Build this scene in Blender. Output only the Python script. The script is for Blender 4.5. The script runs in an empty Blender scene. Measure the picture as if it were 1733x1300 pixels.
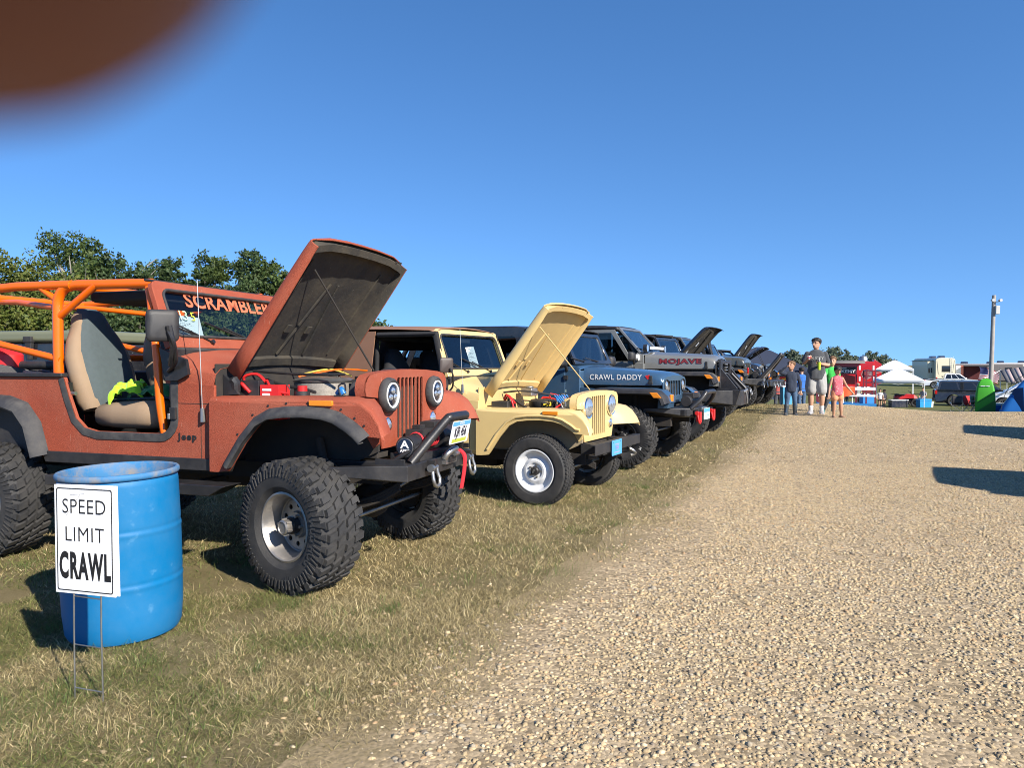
import bpy, bmesh, math, random
import numpy as np
from math import radians as R_, sin, cos, pi, sqrt, atan2
from mathutils import Vector, Matrix, noise as mnoise

random.seed(7); RNG = np.random.default_rng(11)
SC = bpy.context.scene; COL = SC.collection

# ------------------------------------------------------------------ camera, sky, sun, exposure
cd = bpy.data.cameras.new('camera'); cam = bpy.data.objects.new('camera', cd); COL.objects.link(cam)
cam.location = (0, 0, 1.41); cam.rotation_euler = (pi/2 - 0.027, 0, 0)
cd.sensor_width = 36.0; cd.lens = 36.0*1260/1733
cd.clip_start = 0.004; cd.clip_end = 4000
cd.dof.use_dof = True; cd.dof.focus_distance = 9.0; cd.dof.aperture_fstop = 12.5
SC.camera = cam
SUN_EL = R_(32.5); SUN_DIR = Vector((0.63*cos(SUN_EL), -0.777*cos(SUN_EL), sin(SUN_EL)))
w = bpy.data.worlds.new('World'); SC.world = w; w.use_nodes = True
nt = w.node_tree; bg = nt.nodes['Background']
sky = nt.nodes.new('ShaderNodeTexSky'); sky.sky_type = 'NISHITA'; sky.sun_disc = False
sky.sun_elevation = SUN_EL; sky.sun_rotation = atan2(SUN_DIR.x, SUN_DIR.y)
sky.air_density = 1.0; sky.dust_density = 0.0; sky.ozone_density = 3.6; sky.altitude = 200
stc = nt.nodes.new('ShaderNodeTexCoord'); smp = nt.nodes.new('ShaderNodeMapping'); smp.inputs['Location'].default_value = (0, 0, 0.19)
nt.links.new(stc.outputs['Generated'], smp.inputs[0]); nt.links.new(smp.outputs[0], sky.inputs[0])   # clear dry air: no white band at the horizon
shs = nt.nodes.new('ShaderNodeHueSaturation'); shs.inputs['Saturation'].default_value = 1.19; shs.inputs['Hue'].default_value = 0.503
nt.links.new(sky.outputs[0], shs.inputs['Color']); nt.links.new(shs.outputs[0], bg.inputs[0]); bg.inputs[1].default_value = 0.128
sd = bpy.data.lights.new('sun', 'SUN'); sun = bpy.data.objects.new('sun', sd); COL.objects.link(sun)
sd.energy = 4.9; sd.angle = R_(0.53); sd.color = (1.0, 0.93, 0.82)
sun.rotation_euler = SUN_DIR.to_track_quat('Z', 'Y').to_euler(); sun.location = (20, -20, 30)
SC.view_settings.view_transform = 'Standard'; SC.view_settings.look = 'None'
SC.view_settings.exposure = 0.82; SC.view_settings.gamma = 1.0
SC.cycles.max_bounces = 8; SC.cycles.transparent_max_bounces = 16
SC.cycles.use_denoising = True; SC.cycles.filter_width = 0.95

# ------------------------------------------------------------------ materials
def N(nt, t, **kw):
    n = nt.nodes.new(t)
    for k, v in kw.items():
        if k in n.inputs: n.inputs[k].default_value = v
        else: setattr(n, k, v)
    return n
def c4(c): return (c[0], c[1], c[2], 1.0)
MATS = {}
def mat(name, col, rough=0.5, metal=0.0, var=0.12, vscale=6.0, bump=0.0, bscale=60.0, coat=0.0, spec=0.5,
        dust=0.0, dust_col=(0.36, 0.29, 0.2), dscale=3.0, col2=None, c2scale=20.0, c2lo=0.55, c2hi=0.6, detail=5, sheen=0.0):
    """procedural paint / plastic / cloth: tone noise, optional second colour in flecks, optional dust, optional bump"""
    if name in MATS: return MATS[name]
    m = bpy.data.materials.new(name); m.use_nodes = True; nt = m.node_tree
    b = nt.nodes['Principled BSDF']
    tc = N(nt, 'ShaderNodeTexCoord')
    n1 = N(nt, 'ShaderNodeTexNoise', Scale=vscale, Detail=detail)
    nt.links.new(tc.outputs['Object'], n1.inputs['Vector'])
    mx = N(nt, 'ShaderNodeMix', data_type='RGBA')
    mx.inputs[6].default_value = c4([max(0, x*(1-var)) for x in col]); mx.inputs[7].default_value = c4([min(1, x*(1+var)) for x in col])
    nt.links.new(n1.outputs[0], mx.inputs[0]); out = mx.outputs[2]
    if col2 is not None:
        n2 = N(nt, 'ShaderNodeTexNoise', Scale=c2scale, Detail=3); nt.links.new(tc.outputs['Object'], n2.inputs['Vector'])
        mr = N(nt, 'ShaderNodeMapRange'); mr.inputs[1].default_value = c2lo; mr.inputs[2].default_value = c2hi
        nt.links.new(n2.outputs[0], mr.inputs[0])
        m2 = N(nt, 'ShaderNodeMix', data_type='RGBA'); m2.inputs[7].default_value = c4(col2)
        nt.links.new(mr.outputs[0], m2.inputs[0]); nt.links.new(out, m2.inputs[6]); out = m2.outputs[2]
    rr = None
    if dust > 0:
        n3 = N(nt, 'ShaderNodeTexNoise', Scale=dscale, Detail=8, Roughness=0.7); nt.links.new(tc.outputs['Object'], n3.inputs['Vector'])
        mr = N(nt, 'ShaderNodeMapRange'); mr.inputs[1].default_value = 0.4; mr.inputs[2].default_value = 0.75; mr.inputs[4].default_value = dust
        nt.links.new(n3.outputs[0], mr.inputs[0])
        m3 = N(nt, 'ShaderNodeMix', data_type='RGBA'); m3.inputs[7].default_value = c4(dust_col)
        nt.links.new(mr.outputs[0], m3.inputs[0]); nt.links.new(out, m3.inputs[6]); out = m3.outputs[2]
        ra = N(nt, 'ShaderNodeMath', operation='MULTIPLY_ADD'); ra.inputs[1].default_value = 0.5; ra.inputs[2].default_value = rough
        nt.links.new(mr.outputs[0], ra.inputs[0]); nt.links.new(ra.outputs[0], b.inputs['Roughness'])
    else: b.inputs['Roughness'].default_value = rough
    nt.links.new(out, b.inputs['Base Color'])
    b.inputs['Metallic'].default_value = metal
    b.inputs['Coat Weight'].default_value = coat; b.inputs['Coat Roughness'].default_value = 0.06
    b.inputs['Specular IOR Level'].default_value = spec
    b.inputs['Sheen Weight'].default_value = sheen
    if bump > 0:
        nb = N(nt, 'ShaderNodeTexNoise', Scale=bscale, Detail=4); nt.links.new(tc.outputs['Object'], nb.inputs['Vector'])
        bp = N(nt, 'ShaderNodeBump', Strength=bump, Distance=0.01); nt.links.new(nb.outputs[0], bp.inputs['Height'])
        nt.links.new(bp.outputs[0], b.inputs['Normal'])
    MATS[name] = m; return m
def glassmat(name, tint=(0.55, 0.65, 0.68), refl=0.06, alpha_dark=0.0):
    if name in MATS: return MATS[name]
    m = bpy.data.materials.new(name); m.use_nodes = True; nt = m.node_tree; nt.nodes.clear()
    o = N(nt, 'ShaderNodeOutputMaterial'); t = N(nt, 'ShaderNodeBsdfTransparent', Color=c4(tint)); g = N(nt, 'ShaderNodeBsdfGlossy', Roughness=0.015)
    f = N(nt, 'ShaderNodeLayerWeight'); mx = N(nt, 'ShaderNodeMixShader')
    pw = N(nt, 'ShaderNodeMath', operation='POWER'); pw.inputs[1].default_value = 4.0; nt.links.new(f.outputs['Facing'], pw.inputs[0])
    ad = N(nt, 'ShaderNodeMath', operation='ADD'); ad.inputs[1].default_value = refl; ad.use_clamp = True
    nt.links.new(pw.outputs[0], ad.inputs[0]); nt.links.new(ad.outputs[0], mx.inputs[0])
    nt.links.new(t.outputs[0], mx.inputs[1]); nt.links.new(g.outputs[0], mx.inputs[2]); nt.links.new(mx.outputs[0], o.inputs[0])
    MATS[name] = m; return m
def attrmat(name, rough=0.85, bump=0.0, bscale=80, trans=0.0, spec=0.3, gain=1.0):
    """base colour from the per-blade / per-stone 'col' attribute (its own colour; far leaves also carry painted haze)"""
    m = bpy.data.materials.new(name); m.use_nodes = True; nt = m.node_tree; b = nt.nodes['Principled BSDF']
    a = N(nt, 'ShaderNodeAttribute', attribute_name='col'); 
    tc = N(nt, 'ShaderNodeTexCoord'); n1 = N(nt, 'ShaderNodeTexNoise', Scale=bscale, Detail=3); nt.links.new(tc.outputs['Object'], n1.inputs['Vector'])
    mr = N(nt, 'ShaderNodeMapRange'); mr.inputs[3].default_value = 0.75*gain; mr.inputs[4].default_value = 1.25*gain; nt.links.new(n1.outputs[0], mr.inputs[0])
    vm = N(nt, 'ShaderNodeVectorMath', operation='SCALE'); nt.links.new(a.outputs['Color'], vm.inputs[0]); nt.links.new(mr.outputs[0], vm.inputs['Scale'])
    nt.links.new(vm.outputs[0], b.inputs['Base Color']); b.inputs['Roughness'].default_value = rough; b.inputs['Specular IOR Level'].default_value = spec
    if bump:
        bp = N(nt, 'ShaderNodeBump', Strength=bump, Distance=0.01); nt.links.new(n1.outputs[0], bp.inputs['Height']); nt.links.new(bp.outputs[0], b.inputs['Normal'])
    if trans:
        o = nt.nodes['Material Output']; tl = N(nt, 'ShaderNodeBsdfTranslucent'); nt.links.new(vm.outputs[0], tl.inputs[0])
        mx = N(nt, 'ShaderNodeMixShader'); mx.inputs[0].default_value = trans
        nt.links.new(b.outputs[0], mx.inputs[1]); nt.links.new(tl.outputs[0], mx.inputs[2]); nt.links.new(mx.outputs[0], o.inputs[0])
    return m

# ------------------------------------------------------------------ objects, tags
def tag(o, label=None, cat=None, group=None, kind=None):
    if label: o['label'] = label
    if cat: o['category'] = cat
    if group: o['group'] = group
    if kind: o['kind'] = kind
    return o
def empty(name, loc=(0, 0, 0), rz=0.0, label=None, cat=None, group=None, scale=None):
    o = bpy.data.objects.new(name, None); COL.objects.link(o); o.location = loc; o.rotation_euler = (0, 0, rz)
    o.empty_display_size = 0.2
    if scale: o.scale = (scale,)*3
    return tag(o, label, cat, group)
def copy_tree(o, parent=None):
    c = o.copy(); COL.objects.link(c)
    if parent: c.parent = parent
    for ch in [x for x in bpy.data.objects if x.parent == o]: copy_tree(ch, c)
    return c

class MB:
    """mesh builder: collects verts / faces (with material slots), links them as ONE object"""
    def __init__(s): s.v = []; s.f = []; s.m = []; s.mats = []; s.cur = 0; s.X = None
    def mat(s, m):
        if m not in s.mats: s.mats.append(m)
        s.cur = s.mats.index(m); return s
    def add(s, vs, fs):
        o = len(s.v)
        if s.X is not None: vs = [tuple(s.X @ Vector(p)) for p in vs]
        s.v.extend([tuple(p) for p in vs]); s.f.extend([tuple(i+o for i in f) for f in fs]); s.m.extend([s.cur]*len(fs)); return s
    def box(s, c, d, rot=None, taper=1.0):
        x, y, z = d[0]/2, d[1]/2, d[2]/2; t = taper
        vs = [(-x, -y, -z), (x, -y, -z), (x, y, -z), (-x, y, -z), (-x*t, -y*t, z), (x*t, -y*t, z), (x*t, y*t, z), (-x*t, y*t, z)]
        c = Vector(c)
        if rot is not None:
            M = rot if isinstance(rot, Matrix) else Matrix.Rotation(rot[2], 3, 'Z') @ Matrix.Rotation(rot[1], 3, 'Y') @ Matrix.Rotation(rot[0], 3, 'X')
            vs = [tuple(M @ Vector(p) + c) for p in vs]
        else: vs = [(p[0]+c.x, p[1]+c.y, p[2]+c.z) for p in vs]
        return s.add(vs, [(0, 3, 2, 1), (4, 5, 6, 7), (0, 1, 5, 4), (1, 2, 6, 5), (2, 3, 7, 6), (3, 0, 4, 7)])
    def bb(s, a, b):
        return s.box([(a[i]+b[i])/2 for i in range(3)], [abs(b[i]-a[i]) for i in range(3)])
    def quad(s, a, b, c, d): return s.add([a, b, c, d], [(0, 1, 2, 3)])
    def tube(s, path, r, n=10, closed=False, caps=True):
        P = [Vector(p) for p in path]; k = len(P)
        rs = r if isinstance(r, (list, tuple)) else [r]*k
        T = []
        for i in range(k):
            a = P[i-1] if (i > 0 or closed) else P[i]; b = P[(i+1) % k] if (i < k-1 or closed) else P[i]
            t = (b-a); t = t.normalized() if t.length > 1e-9 else Vector((0, 0, 1)); T.append(t)
        up = Vector((0, 0, 1)) if abs(T[0].z) < 0.9 else Vector((1, 0, 0))
        nrm = (up - T[0]*up.dot(T[0])).normalized(); vs = []; fs = []
        for i in range(k):
            nrm = (nrm - T[i]*nrm.dot(T[i]))
            nrm = nrm.normalized() if nrm.length > 1e-6 else T[i].orthogonal().normalized()
            bn = T[i].cross(nrm)
            for j in range(n):
                a = 2*pi*j/n; vs.append(tuple(P[i] + (nrm*cos(a)+bn*sin(a))*rs[i]))
        for i in range(k if closed else k-1):
            i2 = (i+1) % k
            for j in range(n):
                j2 = (j+1) % n; fs.append((i*n+j, i*n+j2, i2*n+j2, i2*n+j))
        if caps and not closed: fs += [tuple(range(n-1, -1, -1)), tuple((k-1)*n+j for j in range(n))]
        return s.add(vs, fs)
    def lathe(s, prof, n=32, axis='z', c=(0, 0, 0), close=False, a0=0.0, a1=2*pi):
        """prof: list of (radius, height)"""
        full = abs(a1-a0-2*pi) < 1e-6; m = n if full else n+1; k = len(prof); vs = []; fs = []
        for j in range(m):
            a = a0+(a1-a0)*j/n
            for (r, h) in prof:
                p = (r*cos(a), r*sin(a), h)
                if axis == 'y': p = (p[0], p[2], p[1])
                elif axis == 'x': p = (p[2], p[0], p[1])
                vs.append((p[0]+c[0], p[1]+c[1], p[2]+c[2]))
        kk = k if close else k-1
        for j in range(n):
            j2 = (j+1) % m
            for i in range(kk):
                i2 = (i+1) % k; f = (j*k+i, j2*k+i, j2*k+i2, j*k+i2); fs.append(f if axis != 'y' else f[::-1])
        return s.add(vs, fs)
    def cyl(s, a, b, r, n=16, r2=None): return s.tube([a, b], [r, r if r2 is None else r2], n)
    def grid(s, rows, closed=False):
        nr, nc = len(rows), len(rows[0]); vs = [tuple(p) for r in rows for p in r]; fs = []
        for i in range(nr-1):
            for j in range(nc if closed else nc-1):
                j2 = (j+1) % nc; fs.append((i*nc+j, i*nc+j2, (i+1)*nc+j2, (i+1)*nc+j))
        return s.add(vs, fs)
    def loft(s, rings, caps=True):
        n = len(rings[0]); s.grid(rings, closed=True)
        if caps:
            s.add(rings[0], [tuple(range(n-1, -1, -1))]); s.add(rings[-1], [tuple(range(n))])
        return s
    def prism(s, poly, axis, a, b):
        """poly in the two other axes ('y': (x,z), 'x': (y,z), 'z': (x,y)), extruded from a to b"""
        def P(u, v, t): return {'y': (u, t, v), 'x': (t, u, v), 'z': (u, v, t)}[axis]
        n = len(poly); vs = [P(u, v, a) for u, v in poly]+[P(u, v, b) for u, v in poly]
        fs = [(i, (i+1) % n, n+(i+1) % n, n+i) for i in range(n)]+[tuple(range(n-1, -1, -1)), tuple(range(n, 2*n))]
        return s.add(vs, fs)
    def plate(s, outlines, axis, a, b):
        """outline with holes (first = outer), filled and extruded from a to b along axis"""
        vs, fs = fill2d(tuple(tuple(map(tuple, o)) for o in outlines))
        def P(u, v, t): return {'y': (u, t, v), 'x': (t, u, v), 'z': (u, v, t)}[axis]
        n = len(vs); V = [P(u, v, a) for u, v in vs]+[P(u, v, b) for u, v in vs]
        F = [tuple(f) for f in fs]+[tuple(i+n for i in f[::-1]) for f in fs]
        cnt = {}
        for f in fs:
            for i in range(len(f)):
                e = (f[i], f[(i+1) % len(f)]); cnt[e] = 1
        for (i, j) in cnt:
            if (j, i) not in cnt: F.append((j, i, i+n, j+n))
        return s.add(V, F)
    def merge(s, o):
        """another builder into this one"""
        off = len(s.v); mm = []
        for m in o.mats:
            if m not in s.mats: s.mats.append(m)
            mm.append(s.mats.index(m))
        vs = o.v if s.X is None else [tuple(s.X @ Vector(p)) for p in o.v]
        s.v.extend(vs); s.f.extend([tuple(i+off for i in f) for f in o.f]); s.m.extend([mm[i] for i in o.m]); return s
    def build(s, name, parent=None, smooth=40, bevel=0.0, seg=2, loc=None, m=None, recalc=True, subsurf=0):
        me = bpy.data.meshes.new(name)
        me.from_pydata(s.v, [], s.f)
        for mm in ([m] if m else s.mats): me.materials.append(mm)
        if not m: me.polygons.foreach_set('material_index', s.m)
        if recalc:
            bm = bmesh.new(); bm.from_mesh(me); bmesh.ops.remove_doubles(bm, verts=bm.verts, dist=1e-5)
            bmesh.ops.recalc_face_normals(bm, faces=bm.faces); bm.to_mesh(me); bm.free()
        me.polygons.foreach_set('use_smooth', [True]*len(me.polygons))
        if smooth < 180: me.set_sharp_from_angle(angle=R_(smooth))
        me.update()
        o = bpy.data.objects.new(name, me); COL.objects.link(o)
        if parent: o.parent = parent
        if loc: o.location = loc
        if bevel:
            bv = o.modifiers.new('bevel', 'BEVEL'); bv.width = bevel; bv.segments = seg; bv.limit_method = 'ANGLE'; bv.angle_limit = R_(35)
            bv.harden_normals = True; bv.use_clamp_overlap = True
        if subsurf:
            sb = o.modifiers.new('sub', 'SUBSURF'); sb.levels = sb.render_levels = subsurf
        return o

_fills = {}
def fill2d(outlines):
    if outlines in _fills: return _fills[outlines]
    cu = bpy.data.curves.new('fill', 'CURVE'); cu.dimensions = '2D'; cu.fill_mode = 'BOTH'
    for o in outlines:
        sp = cu.splines.new('POLY'); sp.points.add(len(o)-1); sp.use_cyclic_u = True
        for p, q in zip(sp.points, o): p.co = (q[0], q[1], 0, 1)
    ob = bpy.data.objects.new('fill', cu); dg = bpy.context.evaluated_depsgraph_get()
    COL.objects.link(ob); bpy.context.view_layer.update(); dg = bpy.context.evaluated_depsgraph_get()
    me = bpy.data.meshes.new_from_object(ob.evaluated_get(dg))
    bm = bmesh.new(); bm.from_mesh(me); bmesh.ops.remove_doubles(bm, verts=bm.verts, dist=1e-5)
    # front faces only
    out = ([(v.co.x, v.co.y) for v in bm.verts], [tuple(v.index for v in f.verts) if f.normal.z > 0 else tuple(v.index for v in f.verts)[::-1] for f in bm.faces])
    bm.free(); bpy.data.objects.remove(ob); bpy.data.curves.remove(cu); bpy.data.meshes.remove(me)
    _fills[outlines] = out; return out

def text_mesh(txt, size=1.0, bold=0.0, align='CENTER', sx=1.0, spacing=1.0, depth=0.0):
    """letters as flat (or thin) geometry in the xy plane -> (verts, faces)"""
    cu = bpy.data.curves.new('letters', 'FONT'); cu.body = txt; cu.size = size; cu.align_x = align; cu.align_y = 'CENTER'
    cu.offset = bold; cu.space_character = spacing; cu.extrude = depth; cu.resolution_u = 3
    ob = bpy.data.objects.new('letters', cu); COL.objects.link(ob); bpy.context.view_layer.update()
    dg = bpy.context.evaluated_depsgraph_get(); me = bpy.data.meshes.new_from_object(ob.evaluated_get(dg))
    vs = [(v.co.x*sx, v.co.y, v.co.z) for v in me.vertices]; fs = [tuple(p.vertices) for p in me.polygons]
    bpy.data.objects.remove(ob); bpy.data.curves.remove(cu); bpy.data.meshes.remove(me)
    return vs, fs
def put_text(mb, txt, origin, right, up, size, **kw):
    """lay letters on a plane: origin = centre, right / up = directions"""
    vs, fs = text_mesh(txt, size, **kw); o = Vector(origin); r = Vector(right).normalized(); u = Vector(up).normalized(); n = r.cross(u)
    mb.add([tuple(o+r*x+u*y+n*z) for x, y, z in vs], fs); return mb
def arc(cx, cy, r, a0, a1, n=8):
    return [(cx+r*cos(a0+(a1-a0)*i/n), cy+r*sin(a0+(a1-a0)*i/n)) for i in range(n+1)]
def rrect(x0, y0, x1, y1, r, n=4):
    return arc(x1-r, y0+r, r, -pi/2, 0, n)+arc(x1-r, y1-r, r, 0, pi/2, n)+arc(x0+r, y1-r, r, pi/2, pi, n)+arc(x0+r, y0+r, r, pi, 1.5*pi, n)
def circ(cx, cy, r, n=20): return [(cx+r*cos(2*pi*i/n), cy+r*sin(2*pi*i/n)) for i in range(n)]
def bez(pts, n=8):
    """smooth (Catmull-Rom) path through points"""
    P = [Vector(p) for p in pts]; out = []
    for i in range(len(P)-1):
        p0 = P[max(i-1, 0)]; p1 = P[i]; p2 = P[i+1]; p3 = P[min(i+2, len(P)-1)]
        for k in range(n):
            t = k/n; out.append(0.5*((2*p1)+(p2-p0)*t+(2*p0-5*p1+4*p2-p3)*t*t+(3*p1-p0-3*p2+p3)*t**3))
    out.append(P[-1]); return [tuple(p) for p in out]
def npmesh(name, V, F, cols=None, mats=(), smooth=False):
    """big mesh straight from numpy; V (n,3), F (m,k) all the same k, cols per vertex"""
    me = bpy.data.meshes.new(name); k = F.shape[1]
    me.vertices.add(len(V)); me.vertices.foreach_set('co', V.astype(np.float32).ravel())
    me.loops.add(F.size); me.loops.foreach_set('vertex_index', F.astype(np.int32).ravel())
    me.polygons.add(len(F)); me.polygons.foreach_set('loop_start', np.arange(0, F.size, k, dtype=np.int32))
    me.polygons.foreach_set('loop_total', np.full(len(F), k, dtype=np.int32))
    if smooth: me.polygons.foreach_set('use_smooth', np.ones(len(F), dtype=bool))
    me.update(calc_edges=True)
    if cols is not None:
        a = me.attributes.new('col', 'FLOAT_COLOR', 'POINT'); c = np.ones((len(V), 4), np.float32); c[:, :3] = cols; a.data.foreach_set('color', c.ravel())
    for m in mats: me.materials.append(m)
    o = bpy.data.objects.new(name, me); COL.objects.link(o); return o
# ------------------------------------------------------------------ land
def edge_x(y): return -0.52+0.457*(y-2.6)     # left edge line of the gravel
def sstep(a, b, x):
    t = np.clip((np.asarray(x, float)-a)/(b-a), 0, 1); return t*t*(3-2*t)
def terr(x, y):
    x = np.asarray(x, float); y = np.asarray(y, float)
    left = -1.98*sstep(21.5, 44, y)                                       # the row of jeeps stands on a low crest
    right = -0.0625*np.clip(y-18.5, 0, 24.5) - 0.45*sstep(40, 57, y)      # the lane itself runs gently downhill
    b = sstep(0.5, 5.5, x-edge_x(np.clip(y, -20, 60)))
    return 0.18*sstep(12.5, 18.5, y) + left*(1-b) + right*b
def terr1(x, y): return float(terr(x, y))
def nz(x, y, s, seed=0.0):
    return np.array([mnoise.noise(Vector((a*s+seed, b*s-seed, seed*0.37))) for a, b in zip(np.ravel(x), np.ravel(y))]).reshape(np.shape(x))
def land_mat(name, cols, s1, s2, bump, bs, speck=None, under=None, fine=0.0):
    m = bpy.data.materials.new(name); m.use_nodes = True; nt = m.node_tree; b = nt.nodes['Principled BSDF']
    tc = N(nt, 'ShaderNodeTexCoord'); n1 = N(nt, 'ShaderNodeTexNoise', Scale=s1, Detail=9, Roughness=0.65); n2 = N(nt, 'ShaderNodeTexNoise', Scale=s2, Detail=6, Roughness=0.7)
    for n in (n1, n2): nt.links.new(tc.outputs['Object'], n.inputs['Vector'])
    r = N(nt, 'ShaderNodeValToRGB'); e = r.color_ramp.elements
    e[0].position = 0.3; e[0].color = c4(cols[0]); e[1].position = 0.7; e[1].color = c4(cols[-1])
    for i, c in enumerate(cols[1:-1]): q = e.new(0.3+0.4*(i+1)/(len(cols)-1)); q.color = c4(c)
    mx = N(nt, 'ShaderNodeMath', operation='MULTIPLY_ADD'); mx.inputs[1].default_value = 0.5
    hf = N(nt, 'ShaderNodeMath', operation='MULTIPLY'); hf.inputs[1].default_value = 0.5; nt.links.new(n2.outputs[0], hf.inputs[0])
    nt.links.new(n1.outputs[0], mx.inputs[0]); nt.links.new(hf.outputs[0], mx.inputs[2]); nt.links.new(mx.outputs[0], r.inputs[0])
    out = r.outputs[0]; h = n2.outputs[0]
    if speck:
        v = N(nt, 'ShaderNodeTexVoronoi', Scale=speck); nt.links.new(tc.outputs['Object'], v.inputs['Vector'])
        hs = N(nt, 'ShaderNodeSeparateColor'); nt.links.new(v.outputs['Color'], hs.inputs[0])
        mr = N(nt, 'ShaderNodeMapRange'); mr.inputs[3].default_value = 0.55; mr.inputs[4].default_value = 1.4; nt.links.new(hs.outputs[0], mr.inputs[0])
        vm = N(nt, 'ShaderNodeVectorMath', operation='SCALE'); nt.links.new(out, vm.inputs[0]); nt.links.new(mr.outputs[0], vm.inputs['Scale']); out = vm.outputs[0]
        h = v.outputs['Distance']
    if fine:   # fine litter: short straw and crumbs of soil
        n4 = N(nt, 'ShaderNodeTexNoise', Scale=170, Detail=5, Roughness=0.75); nt.links.new(tc.outputs['Object'], n4.inputs['Vector'])
        mr = N(nt, 'ShaderNodeMapRange'); mr.inputs[1].default_value = 0.3; mr.inputs[2].default_value = 0.7; mr.inputs[3].default_value = 1-fine; mr.inputs[4].default_value = 1+fine; nt.links.new(n4.outputs[0], mr.inputs[0])
        vm = N(nt, 'ShaderNodeVectorMath', operation='SCALE'); nt.links.new(out, vm.inputs[0]); nt.links.new(mr.outputs[0], vm.inputs['Scale']); out = vm.outputs[0]
    if under:  # ragged change from soil to gravel across the edge strip
        r2 = N(nt, 'ShaderNodeValToRGB'); e2 = r2.color_ramp.elements; e2[0].position = 0.3; e2[0].color = c4(under[0]); e2[1].position = 0.7; e2[1].color = c4(under[-1])
        for i, c in enumerate(under[1:-1]): q = e2.new(0.3+0.4*(i+1)/(len(under)-1)); q.color = c4(c)
        nt.links.new(mx.outputs[0], r2.inputs[0]); at = N(nt, 'ShaderNodeAttribute', attribute_name='fade')
        n5 = N(nt, 'ShaderNodeTexNoise', Scale=5.5, Detail=8, Roughness=0.7); nt.links.new(tc.outputs['Object'], n5.inputs['Vector'])
        ad = N(nt, 'ShaderNodeMath', operation='ADD'); nt.links.new(at.outputs['Fac'], ad.inputs[0]); nt.links.new(n5.outputs[0], ad.inputs[1])
        mr2 = N(nt, 'ShaderNodeMapRange'); mr2.inputs[1].default_value = 0.75; mr2.inputs[2].default_value = 1.1; nt.links.new(ad.outputs[0], mr2.inputs[0])
        m2 = N(nt, 'ShaderNodeMix', data_type='RGBA'); nt.links.new(mr2.outputs[0], m2.inputs[0]); nt.links.new(r2.outputs[0], m2.inputs[6]); nt.links.new(out, m2.inputs[7]); out = m2.outputs[2]
    nt.links.new(out, b.inputs['Base Color']); b.inputs['Roughness'].default_value = 0.95; b.inputs['Specular IOR Level'].default_value = 0.15
    bp = N(nt, 'ShaderNodeBump', Strength=bump, Distance=bs); nt.links.new(h, bp.inputs['Height'])
    if speck: bp.invert = True
    nt.links.new(bp.outputs[0], b.inputs['Normal']); return m
def sheet(name, xs, ys, zf, m):
    X, Y = np.meshgrid(xs, ys); Z = zf(X, Y); V = np.stack([X, Y, Z], -1).reshape(-1, 3); nx = len(xs)
    i = np.arange((len(ys)-1)*nx).reshape(-1, nx)[:, :-1].ravel(); F = np.stack([i, i+1, i+nx+1, i+nx], 1)
    return npmesh(name, V, F, mats=(m,), smooth=True)
SOIL = [(0.11, 0.09, 0.04), (0.165, 0.133, 0.063), (0.215, 0.17, 0.088), (0.30, 0.235, 0.14)]
DUST = [(0.14, 0.112, 0.053), (0.215, 0.168, 0.09), (0.29, 0.222, 0.13), (0.37, 0.285, 0.178)]
m_soil = land_mat('soil', SOIL, 2.2, 45, 0.9, 0.02, fine=.45)
xs = np.concatenate([np.linspace(-900, -60, 15), np.linspace(-50, 60, 111)[0:], np.linspace(70, 900, 15)])
ys = np.concatenate([np.linspace(-60, -2, 12), np.linspace(-1, 60, 123), np.linspace(65, 150, 15), np.linspace(200, 1800, 12)])
tag(sheet('ground', xs, ys, terr, m_soil), kind='structure')
m_gravel = land_mat('gravel_bed', [(0.25, 0.19, 0.11), (0.335, 0.255, 0.155), (0.385, 0.295, 0.185), (0.43, 0.335, 0.215)], 1.1, 60, 0.35, 0.010, speck=48, under=DUST, fine=.25)
# gravel lane: its own sheet 4 mm above the ground with a ragged left edge
ry = np.concatenate([np.linspace(-14, 0, 15), np.linspace(0.3, 26, 130), np.linspace(26.5, 41, 30)])
jit = nz(ry*0+3.0, ry, 1.3)*0.16 + nz(ry*0+9.0, ry, 4.5)*0.06
NL = 44; GX = []; FD = []
for i, y in enumerate(ry):
    l = edge_x(y)+jit[i]-0.3; r = l+12.3+0.3*max(y-10, 0); us = [0, .25, .5, .75, 1.0, 1.25, 1.6, 2.0]; us = us+list(np.linspace(2.4, r-l, NL-len(us)+1))
    GX.append([(l+u, y, terr1(l+u, y)+0.004) for u in us]); FD.append([min(1.0, u/0.75) for u in us])
V = np.array(GX).reshape(-1, 3); nx = NL+1; i = np.arange((len(ry)-1)*nx).reshape(-1, nx)[:, :-1].ravel()
ro = npmesh('gravel_road', V, np.stack([i, i+1, i+nx+1, i+nx], 1), mats=(m_gravel,), smooth=True)
fa = ro.data.attributes.new('fade', 'FLOAT', 'POINT'); fa.data.foreach_set('value', np.array(FD, np.float32).ravel()); tag(ro, kind='structure')
m_meadow = land_mat('meadow', [(0.07, 0.085, 0.025), (0.11, 0.12, 0.04), (0.15, 0.15, 0.06), (0.20, 0.175, 0.085)], 0.8, 30, 0.8, 0.03, fine=.3)
tag(sheet('meadow', np.concatenate([np.linspace(-120, -20, 8), np.linspace(-15, 60, 40), np.linspace(65, 200, 8)]), np.concatenate([np.linspace(38.5, 62, 40), np.linspace(66, 260, 14)]), lambda X, Y: terr(X, Y)+.008, m_meadow), kind='structure')

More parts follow.
